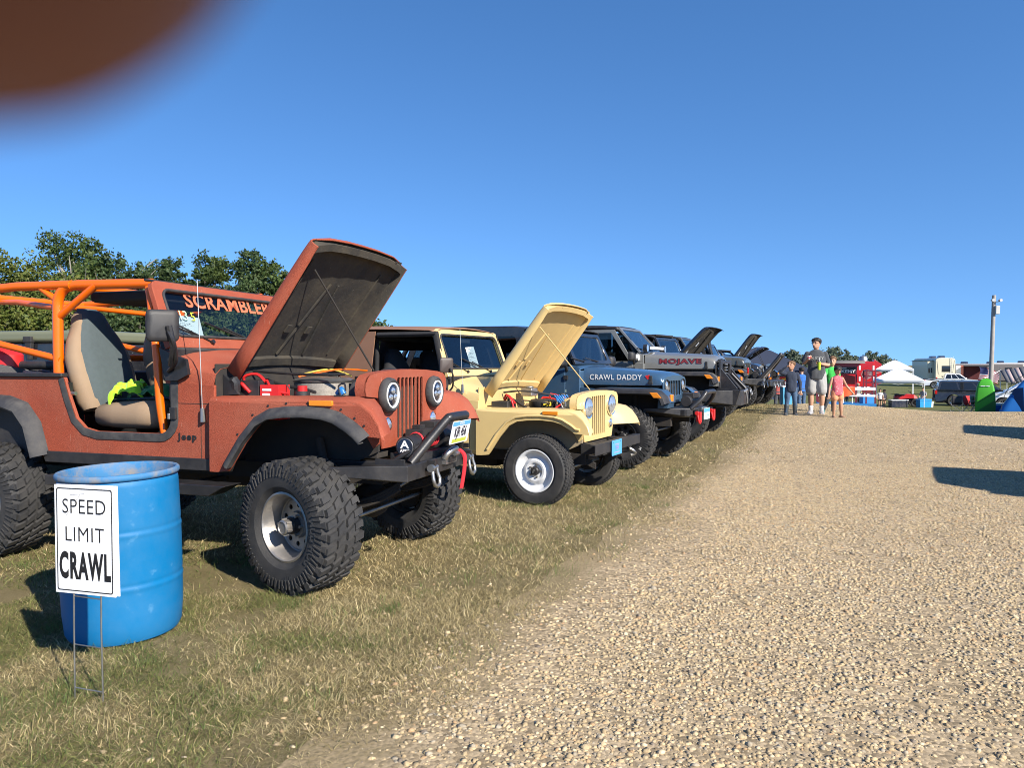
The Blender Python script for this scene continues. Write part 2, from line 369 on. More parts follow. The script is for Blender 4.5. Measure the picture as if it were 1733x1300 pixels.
# ------------------------------------------------------------------ loose stones lying on the gravel (uncountable)
ICO = None
def ico():
    global ICO
    if ICO is None:
        bm = bmesh.new(); bmesh.ops.create_icosphere(bm, subdivisions=1, radius=1.0)
        ICO = (np.array([v.co[:] for v in bm.verts]), np.array([[v.index for v in f.verts] for f in bm.faces])); bm.free()
    return ICO
OCT = (np.array([(1, 0, 0), (0, 1, 0), (-1, 0, 0), (0, -1, 0), (0, 0, 1), (0, 0, -1)], float), np.array([(0, 1, 4), (1, 2, 4), (2, 3, 4), (3, 0, 4), (1, 0, 5), (2, 1, 5), (3, 2, 5), (0, 3, 5)]))
def stones(px, py, rad, seed):
    g = np.random.default_rng(seed); n = len(px); V0, F0 = ico() if seed == 41 else OCT; rad = rad if seed == 41 else rad*(1.15 if seed == 42 else 1.05)
    sc = g.uniform(0.65, 1.25, (n, 1, 3))*rad[:, None, None]; sc[:, :, 2] *= (0.6 if seed == 41 else 0.65)
    V = V0[None]*(1+g.uniform(-0.28, 0.2, (n, len(V0), 1)))
    # flatten cut planes so that stones look crushed, not round
    for k in range(4):
        d = g.normal(size=(n, 1, 3)); d /= np.linalg.norm(d, axis=2, keepdims=True); c = g.uniform(0.45, 0.8, (n, 1))
        t = (V*d).sum(2); ex = np.maximum(t-c, 0); V = V-ex[:, :, None]*d
    V = V*sc; a = g.uniform(0, 2*pi, n); ti = g.normal(0, 0.28, (n, 2))
    ca, sa = np.cos(a)[:, None], np.sin(a)[:, None]; x, y, z = V[..., 0], V[..., 1], V[..., 2]
    y, z = y*np.cos(ti[:, :1])-z*np.sin(ti[:, :1]), y*np.sin(ti[:, :1])+z*np.cos(ti[:, :1])
    X = x*ca-y*sa; Y = x*sa+y*ca
    Z = z+terr(px, py)[:, None]+rad[:, None]*g.uniform(-0.15, 0.35, (n, 1))
    V = np.stack([X+px[:, None], Y+py[:, None], Z], -1).reshape(-1, 3)
    F = (F0[None]+(np.arange(n)*len(V0))[:, None, None]).reshape(-1, 3)
    base = np.array([[0.455, 0.345, 0.205], [0.49, 0.385, 0.24], [0.395, 0.305, 0.185], [0.36, 0.31, 0.235], [0.53, 0.435, 0.295], [0.43, 0.29, 0.165], [0.22, 0.18, 0.14]])
    ci = g.choice(7, n, p=[.28, .22, .18, .12, .09, .07, .04]); c = base[ci]*np.array([1.0, .985, .94])*(g.uniform(0.8, 1.15, (n, 1)) if seed < 43 else g.uniform(0.6, 1.3, (n, 1)))
    return V, F, np.repeat(c, len(V0), 0)
def scatter(n, y0, y1, wl, wr, seed, power=1.0):
    g = np.random.default_rng(seed); y = y0+(y1-y0)*g.uniform(0, 1, n)**power
    x = edge_x(y)+g.uniform(0, 1, n)*(wr+wl)-wl; return x, y
def road_keep(x, y, g):
    """stones thin out across the ragged left edge and in bare dusty streaks"""
    d = x-edge_x(y)-nz(x, y, 0.9, 3.1)*0.45-nz(x, y, 3.5, 1.7)*0.2
    p = np.clip(0.40+d/0.85, 0.015, 1); p *= 1-0.42*np.exp(-((d-2.1)/0.32)**2)-0.42*np.exp(-((d-3.9)/0.32)**2)
    bare = nz((x*0.43+y*0.9)*0.3, (x*0.9-y*0.43)*1.0, 1.25, 7.7)+0.3*nz(x, y, 2.8, 2.2); p *= np.where(bare > 0.24, 0.45, 1.0)
    return g.uniform(0, 1, len(x)) < p
g = np.random.default_rng(5); parts = []
for (n, y0, y1, wl, wr, r0, r1, sd_) in ((118000, 1.8, 5.2, 1.1, 5.0, 0.004, 0.019, 1), (125000, 5.2, 10.5, 1.0, 6.5, 0.006, 0.019, 2), (110000, 10.5, 24, 0.5, 10.5, 0.010, 0.024, 3)):
    x, y = scatter(n, y0, y1, wl, wr, sd_); k = road_keep(x, y, g) & (x < 0.76*y+2.0); x, y = x[k], y[k]
    rad = r0+(r1-r0)*g.beta(1.6, 2.2, len(x)); big = g.uniform(0, 1, len(x)) < 0.01; rad[big] *= 1.35
    parts.append(stones(x, y, rad, sd_+40))
off = 0; VV = []; FF = []; CC = []
for V, F, C in parts: VV.append(V); FF.append(F+off); CC.append(C); off += len(V)
m_stone = attrmat('crushed_stone', rough=0.9, bump=0.35, bscale=120)
tag(npmesh('gravel_stones', np.concatenate(VV), np.concatenate(FF), np.concatenate(CC), (m_stone,)), kind='stuff')

# ------------------------------------------------------------------ grass
def blades(px, py, h, lean, wid, cols, seed):
    g = np.random.default_rng(seed); n = len(px); a = g.uniform(0, 2*pi, n); b = a+g.normal(0, 1.2, n)
    z0 = terr(px, py); L = h; out = []
    dx, dy = np.cos(a), np.sin(a); wx, wy = -np.sin(b)*wid, np.cos(b)*wid
    hor = L*np.sin(lean); ver = L*np.cos(lean)
    P = []
    for (t, bend, wf) in ((0, 0, 1.0), (0.5, 0.35, 0.85), (1.0, 1.0, 0.0)):
        cx = px+dx*hor*bend; cy = py+dy*hor*bend; cz = z0+ver*t*(1-0.25*t*np.sin(lean))-0.003
        if wf > 0: P += [np.stack([cx-wx*wf, cy-wy*wf, cz], 1), np.stack([cx+wx*wf, cy+wy*wf, cz], 1)]
        else: P += [np.stack([cx, cy, cz], 1)]
    V = np.stack(P, 1); base = (np.arange(n)*5)[:, None]
    F = np.concatenate([base+np.array([[0, 1, 3]]), base+np.array([[0, 3, 2]]), base+np.array([[2, 3, 4]])], 0)
    return V.reshape(-1, 3), F, np.repeat(cols, 5, 0)
def grass_cols(x, y, g, dry_bias=0.0):
    p = nz(x, y, 0.55, 2.3)*0.9+nz(x, y, 2.6, 5.1)*0.7+dry_bias+g.normal(0, 0.22, len(x))
    straw = np.array([[0.45, 0.36, 0.18], [0.36, 0.29, 0.135], [0.55, 0.455, 0.26], [0.28, 0.22, 0.105]])[g.integers(0, 4, len(x))]
    green = np.array([[0.15, 0.165, 0.045], [0.19, 0.195, 0.06], [0.235, 0.225, 0.085], [0.115, 0.145, 0.045]])[g.integers(0, 4, len(x))]
    c = np.where((p > 0.0)[:, None], straw, green); return c*g.uniform(0.5, 1.35, (len(x), 1))
g = np.random.default_rng(21); G = []
def grass_keep(x, y):
    d = edge_x(y)-x-nz(x, y, 0.9, 3.1)*0.45-nz(x, y, 3.5, 1.7)*0.25; p = np.clip(0.35+d/0.5, 0.0, 1)
    bare = nz(x, y, 1.2, 11.3)+0.5*nz(x, y, 3.3, 4.3); near = np.clip(1-d/1.3, 0, 1)
    p *= np.where(bare > 0.42-0.25*near, 0.25, 1.0); return g.uniform(0, 1, len(x)) < p
for (n, y0, y1, W_, hm, sd_) in ((230000, 2.0, 4.6, 3.6, 0.034, 1), (170000, 4.6, 9.0, 6.6, 0.040, 2), (90000, 9, 23, 6.0, 0.048, 3)):
    y = g.uniform(y0, y1, n); x = edge_x(y)+0.35-W_*g.uniform(0, 1, n); k = grass_keep(x, y) & (x > -0.78*y-0.8); x, y = x[k], y[k]
    d = edge_x(y)-x; dry = np.clip(0.5-d*0.15, 0.12, 0.55)
    h = hm*g.gamma(4.0, 0.25, len(x)); lean = np.clip(g.normal(1.12, 0.33, len(x)), 0.1, 1.53)
    G.append(blades(x, y, h, lean, (0.0015 if y0 < 4 else 0.0024 if y0 < 8 else 0.0045)*g.uniform(0.7, 1.4, len(x)), grass_cols(x, y, g, dry), sd_))
# dry litter blown over the gravel edge
n = 26000; y = 2+9*g.uniform(0, 1, n)**1.4; x = edge_x(y)+g.normal(-.25, .38, n); dn = nz(x, y, 1.6, 8.8)+.25; k = g.uniform(0, 1, n) < np.clip(dn*1.6, .05, 1); x, y = x[k], y[k]
G.append(blades(x, y, g.uniform(.015, .06, len(x)), np.clip(g.normal(1.45, .12, len(x)), .8, 1.56), g.uniform(.0007, .0016, len(x)), np.array([[.40, .315, .16]])*g.uniform(.55, 1.2, (len(x), 1)), 77))
# tufts, taller and greener, and coarse straw clumps along the gravel
for k in range(260):
    y = 2.1+8.5*random.random()**1.5; x = edge_x(y)-0.05-random.random()*(1.5 if k % 3 else 4.0); m = random.randint(40, 120)
    straw = (k % 3 != 0); r = random.uniform(0.03, 0.12)
    qx = x+g.normal(0, r, m); qy = y+g.normal(0, r, m)
    c = (np.array([[0.46, 0.38, 0.2]]) if straw else np.array([[0.13, 0.18, 0.05]]))*g.uniform(0.6, 1.2, (m, 1))
    G.append(blades(qx, qy, g.uniform(0.035, 0.09, m), np.clip(g.normal(1.15 if straw else 0.7, 0.3, m), 0.1, 1.5), g.uniform(0.0008, 0.0017, m), c, 300+k))
off = 0; VV = []; FF = []; CC = []
for V, F, C in G: VV.append(V); FF.append(F+off); CC.append(C); off += len(V)
m_blade = attrmat('grass_blade', rough=0.7, bscale=15, trans=0.25)
tag(npmesh('grass', np.concatenate(VV), np.concatenate(FF), np.concatenate(CC), (m_blade,)), kind='stuff')
# ------------------------------------------------------------------ shared materials
m_rubber = mat('tyre_rubber', (0.022, 0.022, 0.023), rough=0.7, var=0.25, vscale=12, bump=0.25, bscale=140, dust=0.4, dust_col=(0.11, 0.10, 0.088), dscale=7)
m_rubber_dk = mat('tyre_groove', (0.013, 0.013, 0.013), rough=0.9)
m_black = mat('black_plastic', (0.017, 0.017, 0.019), rough=0.5, bump=0.15, bscale=220, dust=0.25, dust_col=(0.14, 0.12, 0.10), dscale=5)
m_blackm = mat('black_steel', (0.014, 0.014, 0.016), rough=0.42, bump=0.1, bscale=90, dust=0.22, dust_col=(0.13, 0.115, 0.10), dscale=6, coat=0.15)
m_grime = mat('under_grime', (0.022, 0.019, 0.017), rough=0.85, dust=0.5, dust_col=(0.075, 0.058, 0.042), dscale=9)
m_steel = mat('dull_steel', (0.42, 0.42, 0.41), rough=0.35, metal=0.9, var=0.2, vscale=30, dust=0.5, dust_col=(0.25, 0.2, 0.15), dscale=12)
m_alu = mat('old_alloy', (0.43, 0.41, 0.385), rough=0.4, metal=0.85, var=0.18, vscale=20, dust=0.55, dust_col=(0.24, 0.18, 0.125), dscale=10, bump=0.1, bscale=60)
m_chrome = mat('chrome', (0.8, 0.8, 0.82), rough=0.09, metal=1.0, var=0.03)
m_whitesteel = mat('white_wheel_paint', (0.72, 0.73, 0.74), rough=0.3, coat=0.4, dust=0.25, dscale=7)
m_rubbertrim = mat('rubber_trim', (0.03, 0.03, 0.033), rough=0.7, dust=0.5, dust_col=(0.15, 0.14, 0.125), dscale=9)
m_white = mat('white_paint', (0.78, 0.78, 0.77), rough=0.45, var=0.05)
m_amber = mat('amber_lens', (0.75, 0.24, 0.02), rough=0.15, coat=0.6, var=0.15, vscale=80)
m_redlens = mat('red_lens', (0.5, 0.015, 0.015), rough=0.15, coat=0.6)
m_lens = mat('clear_lens', (0.62, 0.66, 0.70), rough=0.08, metal=0.75, var=0.35, vscale=60, coat=0.8)
m_leddark = mat('led_dark', (0.03, 0.035, 0.06), rough=0.08, metal=0.5, coat=0.8)
m_red = mat('red_plastic', (0.55, 0.02, 0.02), rough=0.4)
m_redcloth = mat('red_strap', (0.5, 0.02, 0.03), rough=0.8)
m_blue = mat('blue_plastic', (0.02, 0.16, 0.45), rough=0.4)
m_orange = mat('orange_enamel', (0.80, 0.13, 0.001), rough=0.33, coat=0.15, var=0.05)
m_glass = glassmat('window_glass', (0.80, 0.86, 0.88), 0.03)
m_darkglass = glassmat('dark_glass', (0.30, 0.34, 0.36), 0.05)
m_tan = mat('tan_vinyl', (0.27, 0.185, 0.115), rough=0.8, var=0.1, vscale=9, bump=0.15, bscale=180, dust=0.2)
m_grayvinyl = mat('grey_seat_cloth', (0.065, 0.085, 0.09), rough=0.85, var=0.15, vscale=30, bump=0.3, bscale=260)
m_darkcloth = mat('dark_soft_top', (0.016, 0.016, 0.018), rough=0.85, bump=0.3, bscale=200, dust=0.2, dust_col=(0.09, 0.085, 0.08))
m_browntop = mat('brown_soft_top', (0.24, 0.125, 0.075), rough=0.75, var=0.12, vscale=5, bump=0.2, bscale=200)

# ------------------------------------------------------------------ wheels: local axis y, outer face towards -y
def tyre_mb(R, rim, w, kind, letters=None):
    mb = MB(); mb.mat(m_rubber); h = w/2; sr = R-rim
    tr = R-(0.022 if kind == 'mud' else 0.010)
    prof = [(rim-0.004, -h*0.70), (rim+0.012, -h*0.78), (rim+sr*0.22, -h*0.95), (rim+sr*0.5, -h*1.0), (rim+sr*0.74, -h*0.965), (tr-0.018, -h*0.87), (tr, -h*0.72),
            (tr+0.004, -h*0.3), (tr+0.004, h*0.3), (tr, h*0.72), (tr-0.018, h*0.87), (rim+sr*0.74, h*0.965), (rim+sr*0.5, h*1.0), (rim+sr*0.22, h*0.95), (rim+0.012, h*0.78), (rim-0.004, h*0.70)]
    mb.lathe(prof, 56, 'y')
    def lug(a0, a1, r0, r1, y0, y1, skew, cut=0.0, taper=0.12):
        # block between two angles, with its outer face skewed along y
        vs = []
        for r in (r0, r1):
            t = taper if r == r1 else 0.0; ca = (a0+a1)/2; hw = (a1-a0)/2*(1-t)
            for (y, s) in ((y0+(y1-y0)*0.04*t*8, 0), (y1-(y1-y0)*0.04*t*8, 1)):
                off = skew*(s-0.5)
                vs += [((r)*cos(ca-hw+off), y, r*sin(ca-hw+off)), (r*cos(ca+hw+off), y, r*sin(ca+hw+off))]
        mb.add(vs, [(0, 1, 3, 2), (4, 6, 7, 5), (0, 4, 5, 1), (2, 3, 7, 6), (0, 2, 6, 4), (1, 5, 7, 3)])
    if kind == 'mud':
        n = 34; st = 2*pi/n
        for i in range(n):
            a = i*st
            for sgn in (-1, 1):
                ph = 0 if sgn < 0 else st*0.5; long_ = (i % 2 == 0)
                lug(a+ph, a+ph+st*0.60, tr-0.006, R, sgn*h*0.06, sgn*h*0.40, 0.5*st*sgn, taper=0.14)
                lug(a+ph+st*0.45, a+ph+st*1.06, tr-0.014, R-0.002, sgn*h*0.44, sgn*h*(0.90 if long_ else 0.82), 0.25*st*sgn, taper=0.14)
                # shoulder lugs running down the side wall
                r0 = R-0.018; r1 = rim+sr*(0.56 if long_ else 0.66); k0, k1 = a+ph+st*0.48, a+ph+st*1.02
                y0, y1 = sgn*h*0.86, sgn*h*0.985; e = 0.010*sgn
                vs = [(r0*cos(k0), y0, r0*sin(k0)), (r0*cos(k1), y0, r0*sin(k1)), (r1*cos(k1-st*0.18), y1-0.004*sgn, r1*sin(k1-st*0.18)), (r1*cos(k0+st*0.18), y1-0.004*sgn, r1*sin(k0+st*0.18))]
                vs += [(p[0]*1.004, p[1]+e, p[2]*1.004) for p in vs]
                mb.add(vs, [(4, 5, 6, 7), (0, 4, 7, 3), (1, 2, 6, 5), (2, 3, 7, 6), (0, 1, 5, 4)])
                # fine ribs below them
                for q in (0.12, 0.55):
                    kk = a+ph+st*q; ra, rb = rim+sr*0.80, rim+sr*0.52
                    vs = [(ra*cos(kk), sgn*h*0.955, ra*sin(kk)), (ra*cos(kk+st*.13), sgn*h*0.955, ra*sin(kk+st*.13)), (rb*cos(kk+st*.3), sgn*h*1.0, rb*sin(kk+st*.3)), (rb*cos(kk+st*.17), sgn*h*1.0, rb*sin(kk+st*.17))]
                    vs += [(p[0]*1.002, p[1]+0.006*sgn, p[2]*1.002) for p in vs]
                    mb.add(vs, [(4, 5, 6, 7), (0, 4, 7, 3), (1, 2, 6, 5), (2, 3, 7, 6)])
    else:
        n = 60; st = 2*pi/n
        for i in range(n):
            a = i*st
            for k, (y0, y1) in enumerate(((-0.88, -0.58), (-0.52, -0.20), (-0.14, 0.14), (0.20, 0.52), (0.58, 0.88))):
                lug(a+st*0.5*(k % 2), a+st*0.5*(k % 2)+st*0.68, tr-0.008, R-(0.006 if k in (0, 4) else 0), y0*h, y1*h, st*0.35*(1 if k % 2 else -1))
    return mb
def ring_text(mb, txt, r, y, size, a_mid, bold=0.0, spacing=1.1, out=-1, sx=1.0):
    """raised letters bent round the side wall"""
    vs, fs = text_mesh(txt, size, bold=bold, spacing=spacing, sx=sx); V = []
    for x, v, z in vs:
        rr = r+v; a = a_mid-out*(-1)*(x/r); V.append((rr*cos(a), y, rr*sin(a)))
    mb.add(V, fs)
_wheel_data = {}
def make_wheel(parent, key, pos, R, rim, w, kind, style, flip=1, steer=0.0, spin=0.0, letters=None, dish=0.06, cap=True):
    """wheel (rim) > tyre, hub, lettering; flip=1 outer face to -y, -1 to +y"""
    y_o = -w/2
    if key not in _wheel_data:
        d = {}
        t = tyre_mb(R, rim, w, kind)
        d['tyre'] = t.build('tyre', smooth=30)
        mb = MB()
        if style == 'slotted':        # worn alloy, deep dish, ring of round holes
            mb.mat(m_alu)
            mb.lathe([(rim+0.008, y_o*0.72), (rim+0.012, y_o*0.80), (rim, y_o*0.82), (rim-0.010, y_o*0.74), (rim-0.014, y_o*0.55), (rim-0.028, y_o*0.42), (rim-0.032, y_o*0.05), (rim-0.05, y_o*-0.05)], 48, 'y')
            mb.lathe([(rim-0.01, w*0.36), (rim-0.02, 0.0), (rim-0.05, -0.004)], 40, 'y')
            mb.mat(m_steel); rd = rim-0.05; yf = -0.004
            mb.plate([circ(0, 0, rd, 40)]+[circ(cos(a)*rd*0.78, sin(a)*rd*0.78, rd*0.105, 12) for a in [2*pi*i/10 for i in range(10)]]+[circ(0, 0, 0.05, 16)], 'y', yf-0.012, yf)
            mb.lathe([(rd*0.55, yf-0.012), (rd*0.50, yf-0.035), (0.05, yf-0.035)], 32, 'y')
        elif style == 'steel':        # white pressed steel
            mb.mat(m_whitesteel)
            mb.lathe([(rim+0.008, y_o*0.74), (rim+0.012, y_o*0.86), (rim+0.002, y_o*0.88), (rim-0.012, y_o*0.80), (rim-0.02, y_o*0.56), (rim-0.045, y_o*0.42), (rim-0.06, y_o*0.36), (rim-0.075, y_o*0.44),
                      (rim*0.5, y_o*0.72), (rim*0.40, y_o*0.70), (rim*0.34, y_o*0.58), (0.045, y_o*0.58), (0.042, y_o*0.3)], 48, 'y')
            mb.lathe([(rim-0.01, w*0.36), (rim-0.02, 0.0), (rim-0.05, y_o*0.3)], 40, 'y')
        elif style == 'holes':        # black disc with big round holes
            mb.mat(m_blackm if 'grey' not in key else m_steel)
            mb.lathe([(rim+0.008, y_o*0.74), (rim+0.012, y_o*0.84), (rim, y_o*0.86), (rim-0.012, y_o*0.78), (rim-0.02, y_o*0.5), (rim-0.03, y_o*0.42)], 40, 'y')
            mb.lathe([(rim-0.01, w*0.36), (rim-0.02, 0.0), (rim-0.03, y_o*0.3)], 40, 'y')
            rd = rim-0.02
            mb.plate([circ(0, 0, rd, 40)]+[circ(cos(a)*rd*0.66, sin(a)*rd*0.66, rd*0.17, 14) for a in [2*pi*i/8+.2 for i in range(8)]]+[circ(0, 0, 0.05, 16)], 'y', y_o*0.48, y_o*0.38)
        else:                         # spokes
            mb.mat(m_blackm if style == 'spoke_black' else m_chrome)
            mb.lathe([(rim+0.008, y_o*0.74), (rim+0.012, y_o*0.84), (rim, y_o*0.86), (rim-0.012, y_o*0.78), (rim-0.03, y_o*0.3)], 40, 'y')
            mb.lathe([(rim-0.01, w*0.36), (rim-0.03, y_o*0.3)], 40, 'y')
            for i in range(5 if style == 'spoke_black' else 10):
                a = 2*pi*i/(5 if style == 'spoke_black' else 10); ww = 0.30 if style == 'spoke_black' else 0.17; r0, r1 = 0.05, rim-0.012
                vs = [(r0*cos(a-ww*1.3), y_o*0.62, r0*sin(a-ww*1.3)), (r0*cos(a+ww*1.3), y_o*0.62, r0*sin(a+ww*1.3)), (r1*cos(a+ww*.62), y_o*0.74, r1*sin(a+ww*.62)), (r1*cos(a-ww*.62), y_o*0.74, r1*sin(a-ww*.62))]
                vs += [(p[0], p[1]+0.03, p[2]) for p in vs]; mb.add(vs, [(0, 1, 2, 3), (4, 7, 6, 5), (0, 4, 5, 1), (1, 5, 6, 2), (2, 6, 7, 3), (3, 7, 4, 0)])
            mb.cyl((0, y_o*0.68, 0), (0, y_o*0.4, 0), 0.075, 20)
        mb.mat(m_grime); mb.lathe([(rim*0.82, 0.02), (rim*0.82, 0.06), (0.02, 0.06)], 24, 'y'); mb.lathe([(0.02, 0.018), (rim*0.82, 0.018)], 24, 'y')
        d['wheel'] = mb.build('wheel', smooth=35)
        hb = MB()
        if style == 'slotted':
            hb.mat(m_blackm); hb.cyl((0, -0.035, 0), (0, -0.085, 0), 0.052, 18)
            hb.mat(m_alu); hb.lathe([(0.040, -0.083), (0.046, -0.10), (0.046, -0.135), (0.036, -0.142), (0.034, -0.136), (0.0, -0.136)], 20, 'y')
            for i in range(6): a = i*pi/3; hb.box((0.046*cos(a), -0.118, 0.046*sin(a)), (0.014, 0.036, 0.012), (0, -a, 0))
        elif style == 'steel':
            hb.mat(m_blackm); hb.lathe([(0.043, y_o*0.56), (0.046, y_o*0.80), (0.036, y_o*0.95), (0.0, y_o*0.97)], 18, 'y'); hb.mat(m_steel); hb.box((0, y_o*1.0, 0), (0.036, 0.02, 0.014))
        else:
            hb.mat(m_blackm); hb.lathe([(0.05, y_o*0.45), (0.05, y_o*0.78), (0.04, y_o*0.84), (0, y_o*0.86)], 18, 'y')
        hb.mat(m_steel); ry = {'slotted': -0.04, 'steel': y_o*0.60}.get(style, y_o*0.5)
        for i in range(5): a = 2*pi*i/5+0.3; hb.cyl((0.062*cos(a), ry, 0.062*sin(a)), (0.062*cos(a), ry-0.022, 0.062*sin(a)), 0.0105, 6)
        d['hub'] = hb.build('hub', smooth=35)
        if letters:
            lb = MB(); lb.mat(letters[0] if letters[0] != m_rubber else mat('worn_letter_rubber', (.05, .05, .05), rough=.8))
            for (txt, a, size, bold) in letters[1]: ring_text(lb, txt, (R+rim)/2-0.012, y_o*1.004-0.0015, size, a, bold)
            d['tyre_lettering'] = lb.build('tyre_lettering', smooth=30)
        _wheel_data[key] = {k: o.data for k, o in d.items()}
        for o in d.values(): bpy.data.objects.remove(o)
    D = _wheel_data[key]
    wo = bpy.data.objects.new('wheel', D['wheel']); COL.objects.link(wo); wo.parent = parent
    wo.location = pos; wo.rotation_euler = Matrix.Rotation(steer+(pi if flip < 0 else 0), 3, 'Z').to_euler() if not spin else (Matrix.Rotation(steer+(pi if flip < 0 else 0), 3, 'Z') @ Matrix.Rotation(spin, 3, 'Y')).to_euler()
    for k in D:
        if k == 'wheel': continue
        c = bpy.data.objects.new(k, D[k]); COL.objects.link(c); c.parent = wo
    return wo
# ------------------------------------------------------------------ short square-fendered open jeep (used twice, with different parts)
def offset_line(pts, d):
    out = []
    for i, p in enumerate(pts):
        a = pts[max(i-1, 0)]; b = pts[min(i+1, len(pts)-1)]; tx, tz = b[0]-a[0], b[1]-a[1]; l = sqrt(tx*tx+tz*tz) or 1
        out.append((p[0]-tz/l*d, p[1]+tx/l*d))
    return out
ARCH = [(-.535, -.02), (-.51, .01), (-.40, .17), (-.29, .29), (-.20, .335), (-.08, .35), (.07, .355), (.20, .345), (.277, .325), (.36, .28), (.42, .238)]
RARCH = [(-.46, 0), (-.43, .17), (-.34, .31), (-.20, .36), (-.05, .375), (.1, .37), (.25, .33), (.35, .22), (.42, 0)]
def glass_part(name, pts, parent, m, thick=0.004):
    """flat pane with a little thickness from 4 corner points"""
    a, b, c, d = [Vector(p) for p in pts]; n = (b-a).cross(d-a).normalized()*thick
    mb = MB(); mb.mat(m); mb.add([tuple(x) for x in (a, b, c, d, a+n, b+n, c+n, d+n)], [(0, 3, 2, 1), (4, 5, 6, 7), (0, 1, 5, 4), (1, 2, 6, 5), (2, 3, 7, 6), (3, 0, 4, 7)])
    return mb.build(name, parent, smooth=20)
def bucket_seat(parent, x, y, z, m_side, m_face, h=0.78, w=0.52):
    """high-back seat: cushion, backrest, coloured inserts"""
    def ring(c, d1, d2, a, b, n=20, e=3.2):
        out = []
        for i in range(n):
            t = 2*pi*i/n; s, k = sin(t), cos(t); rx = abs(k)**(2/e)*(1 if k > 0 else -1)*a; ry = abs(s)**(2/e)*(1 if s > 0 else -1)*b
            out.append(tuple(Vector(c)+Vector(d1)*rx+Vector(d2)*ry))
        return out
    root = MB(); root.mat(m_side)
    rs = []
    for k, (u, a, b) in enumerate([(0, .05, .22), (.02, .09, w/2-.02), (.2, .105, w/2), (.42, .11, w/2+.01), (.56, .105, w/2-.005)]):
        rs.append(ring((x+.06+u, y, z+.06+0.03*u), (0, 0, 1), (0, 1, 0), a, b))
    rs.append(ring((x+.06+.60, y, z+.06), (0, 0, 1), (0, 1, 0), .05, w/2-.06)); root.loft(rs)
    cu = root.build('seat', parent, smooth=60)
    bk = MB(); bk.mat(m_side); rs = []
    prof = [(0, .07, .23), (.06, .085, .255), (.25, .085, .27), (.42, .08, .265), (.55, .075, .215), (.66, .07, .15), (.74, .06, .125), (.78, .035, .09), (.79, .01, .05)]
    fc = []
    for u, a, b in prof:
        xx = x-.02-u*0.30; zz = z+.10+u*h/0.79*0.95; rs.append(ring((xx, y, zz), (1, 0, 0.30), (0, 1, 0), a, b*w/.52)); fc.append((xx+a*1.02, zz+a*.3, b*w/.52))
    bk.loft(rs); b_ = bk.build('backrest', parent, smooth=60)
    f = MB(); f.mat(m_face)
    rows = []
    for (xx, zz, b) in fc[:-1]:
        rows.append([(xx+0.010-0.055*abs(q)**5, y+b*.86*q, zz+.01) for q in [-1, -.85, -.6, -.3, 0, .3, .6, .85, 1]])
    f.grid(rows); f.build('cover_panel', b_, smooth=60)
    f = MB(); f.mat(m_face); rows = []
    for u, b in ((0.10, .20), (.25, .21), (.45, .21), (.6, .19), (.655, .17)):
        rows.append([(x+.06+u, y+b*.80*q, z+.06+.03*u+.124-0.04*(u > .62)-.012*abs(q)**4) for q in [-1, -.7, -.3, 0, .3, .7, 1]])
    f.grid(rows); f.build('cover_panel', cu, smooth=60)
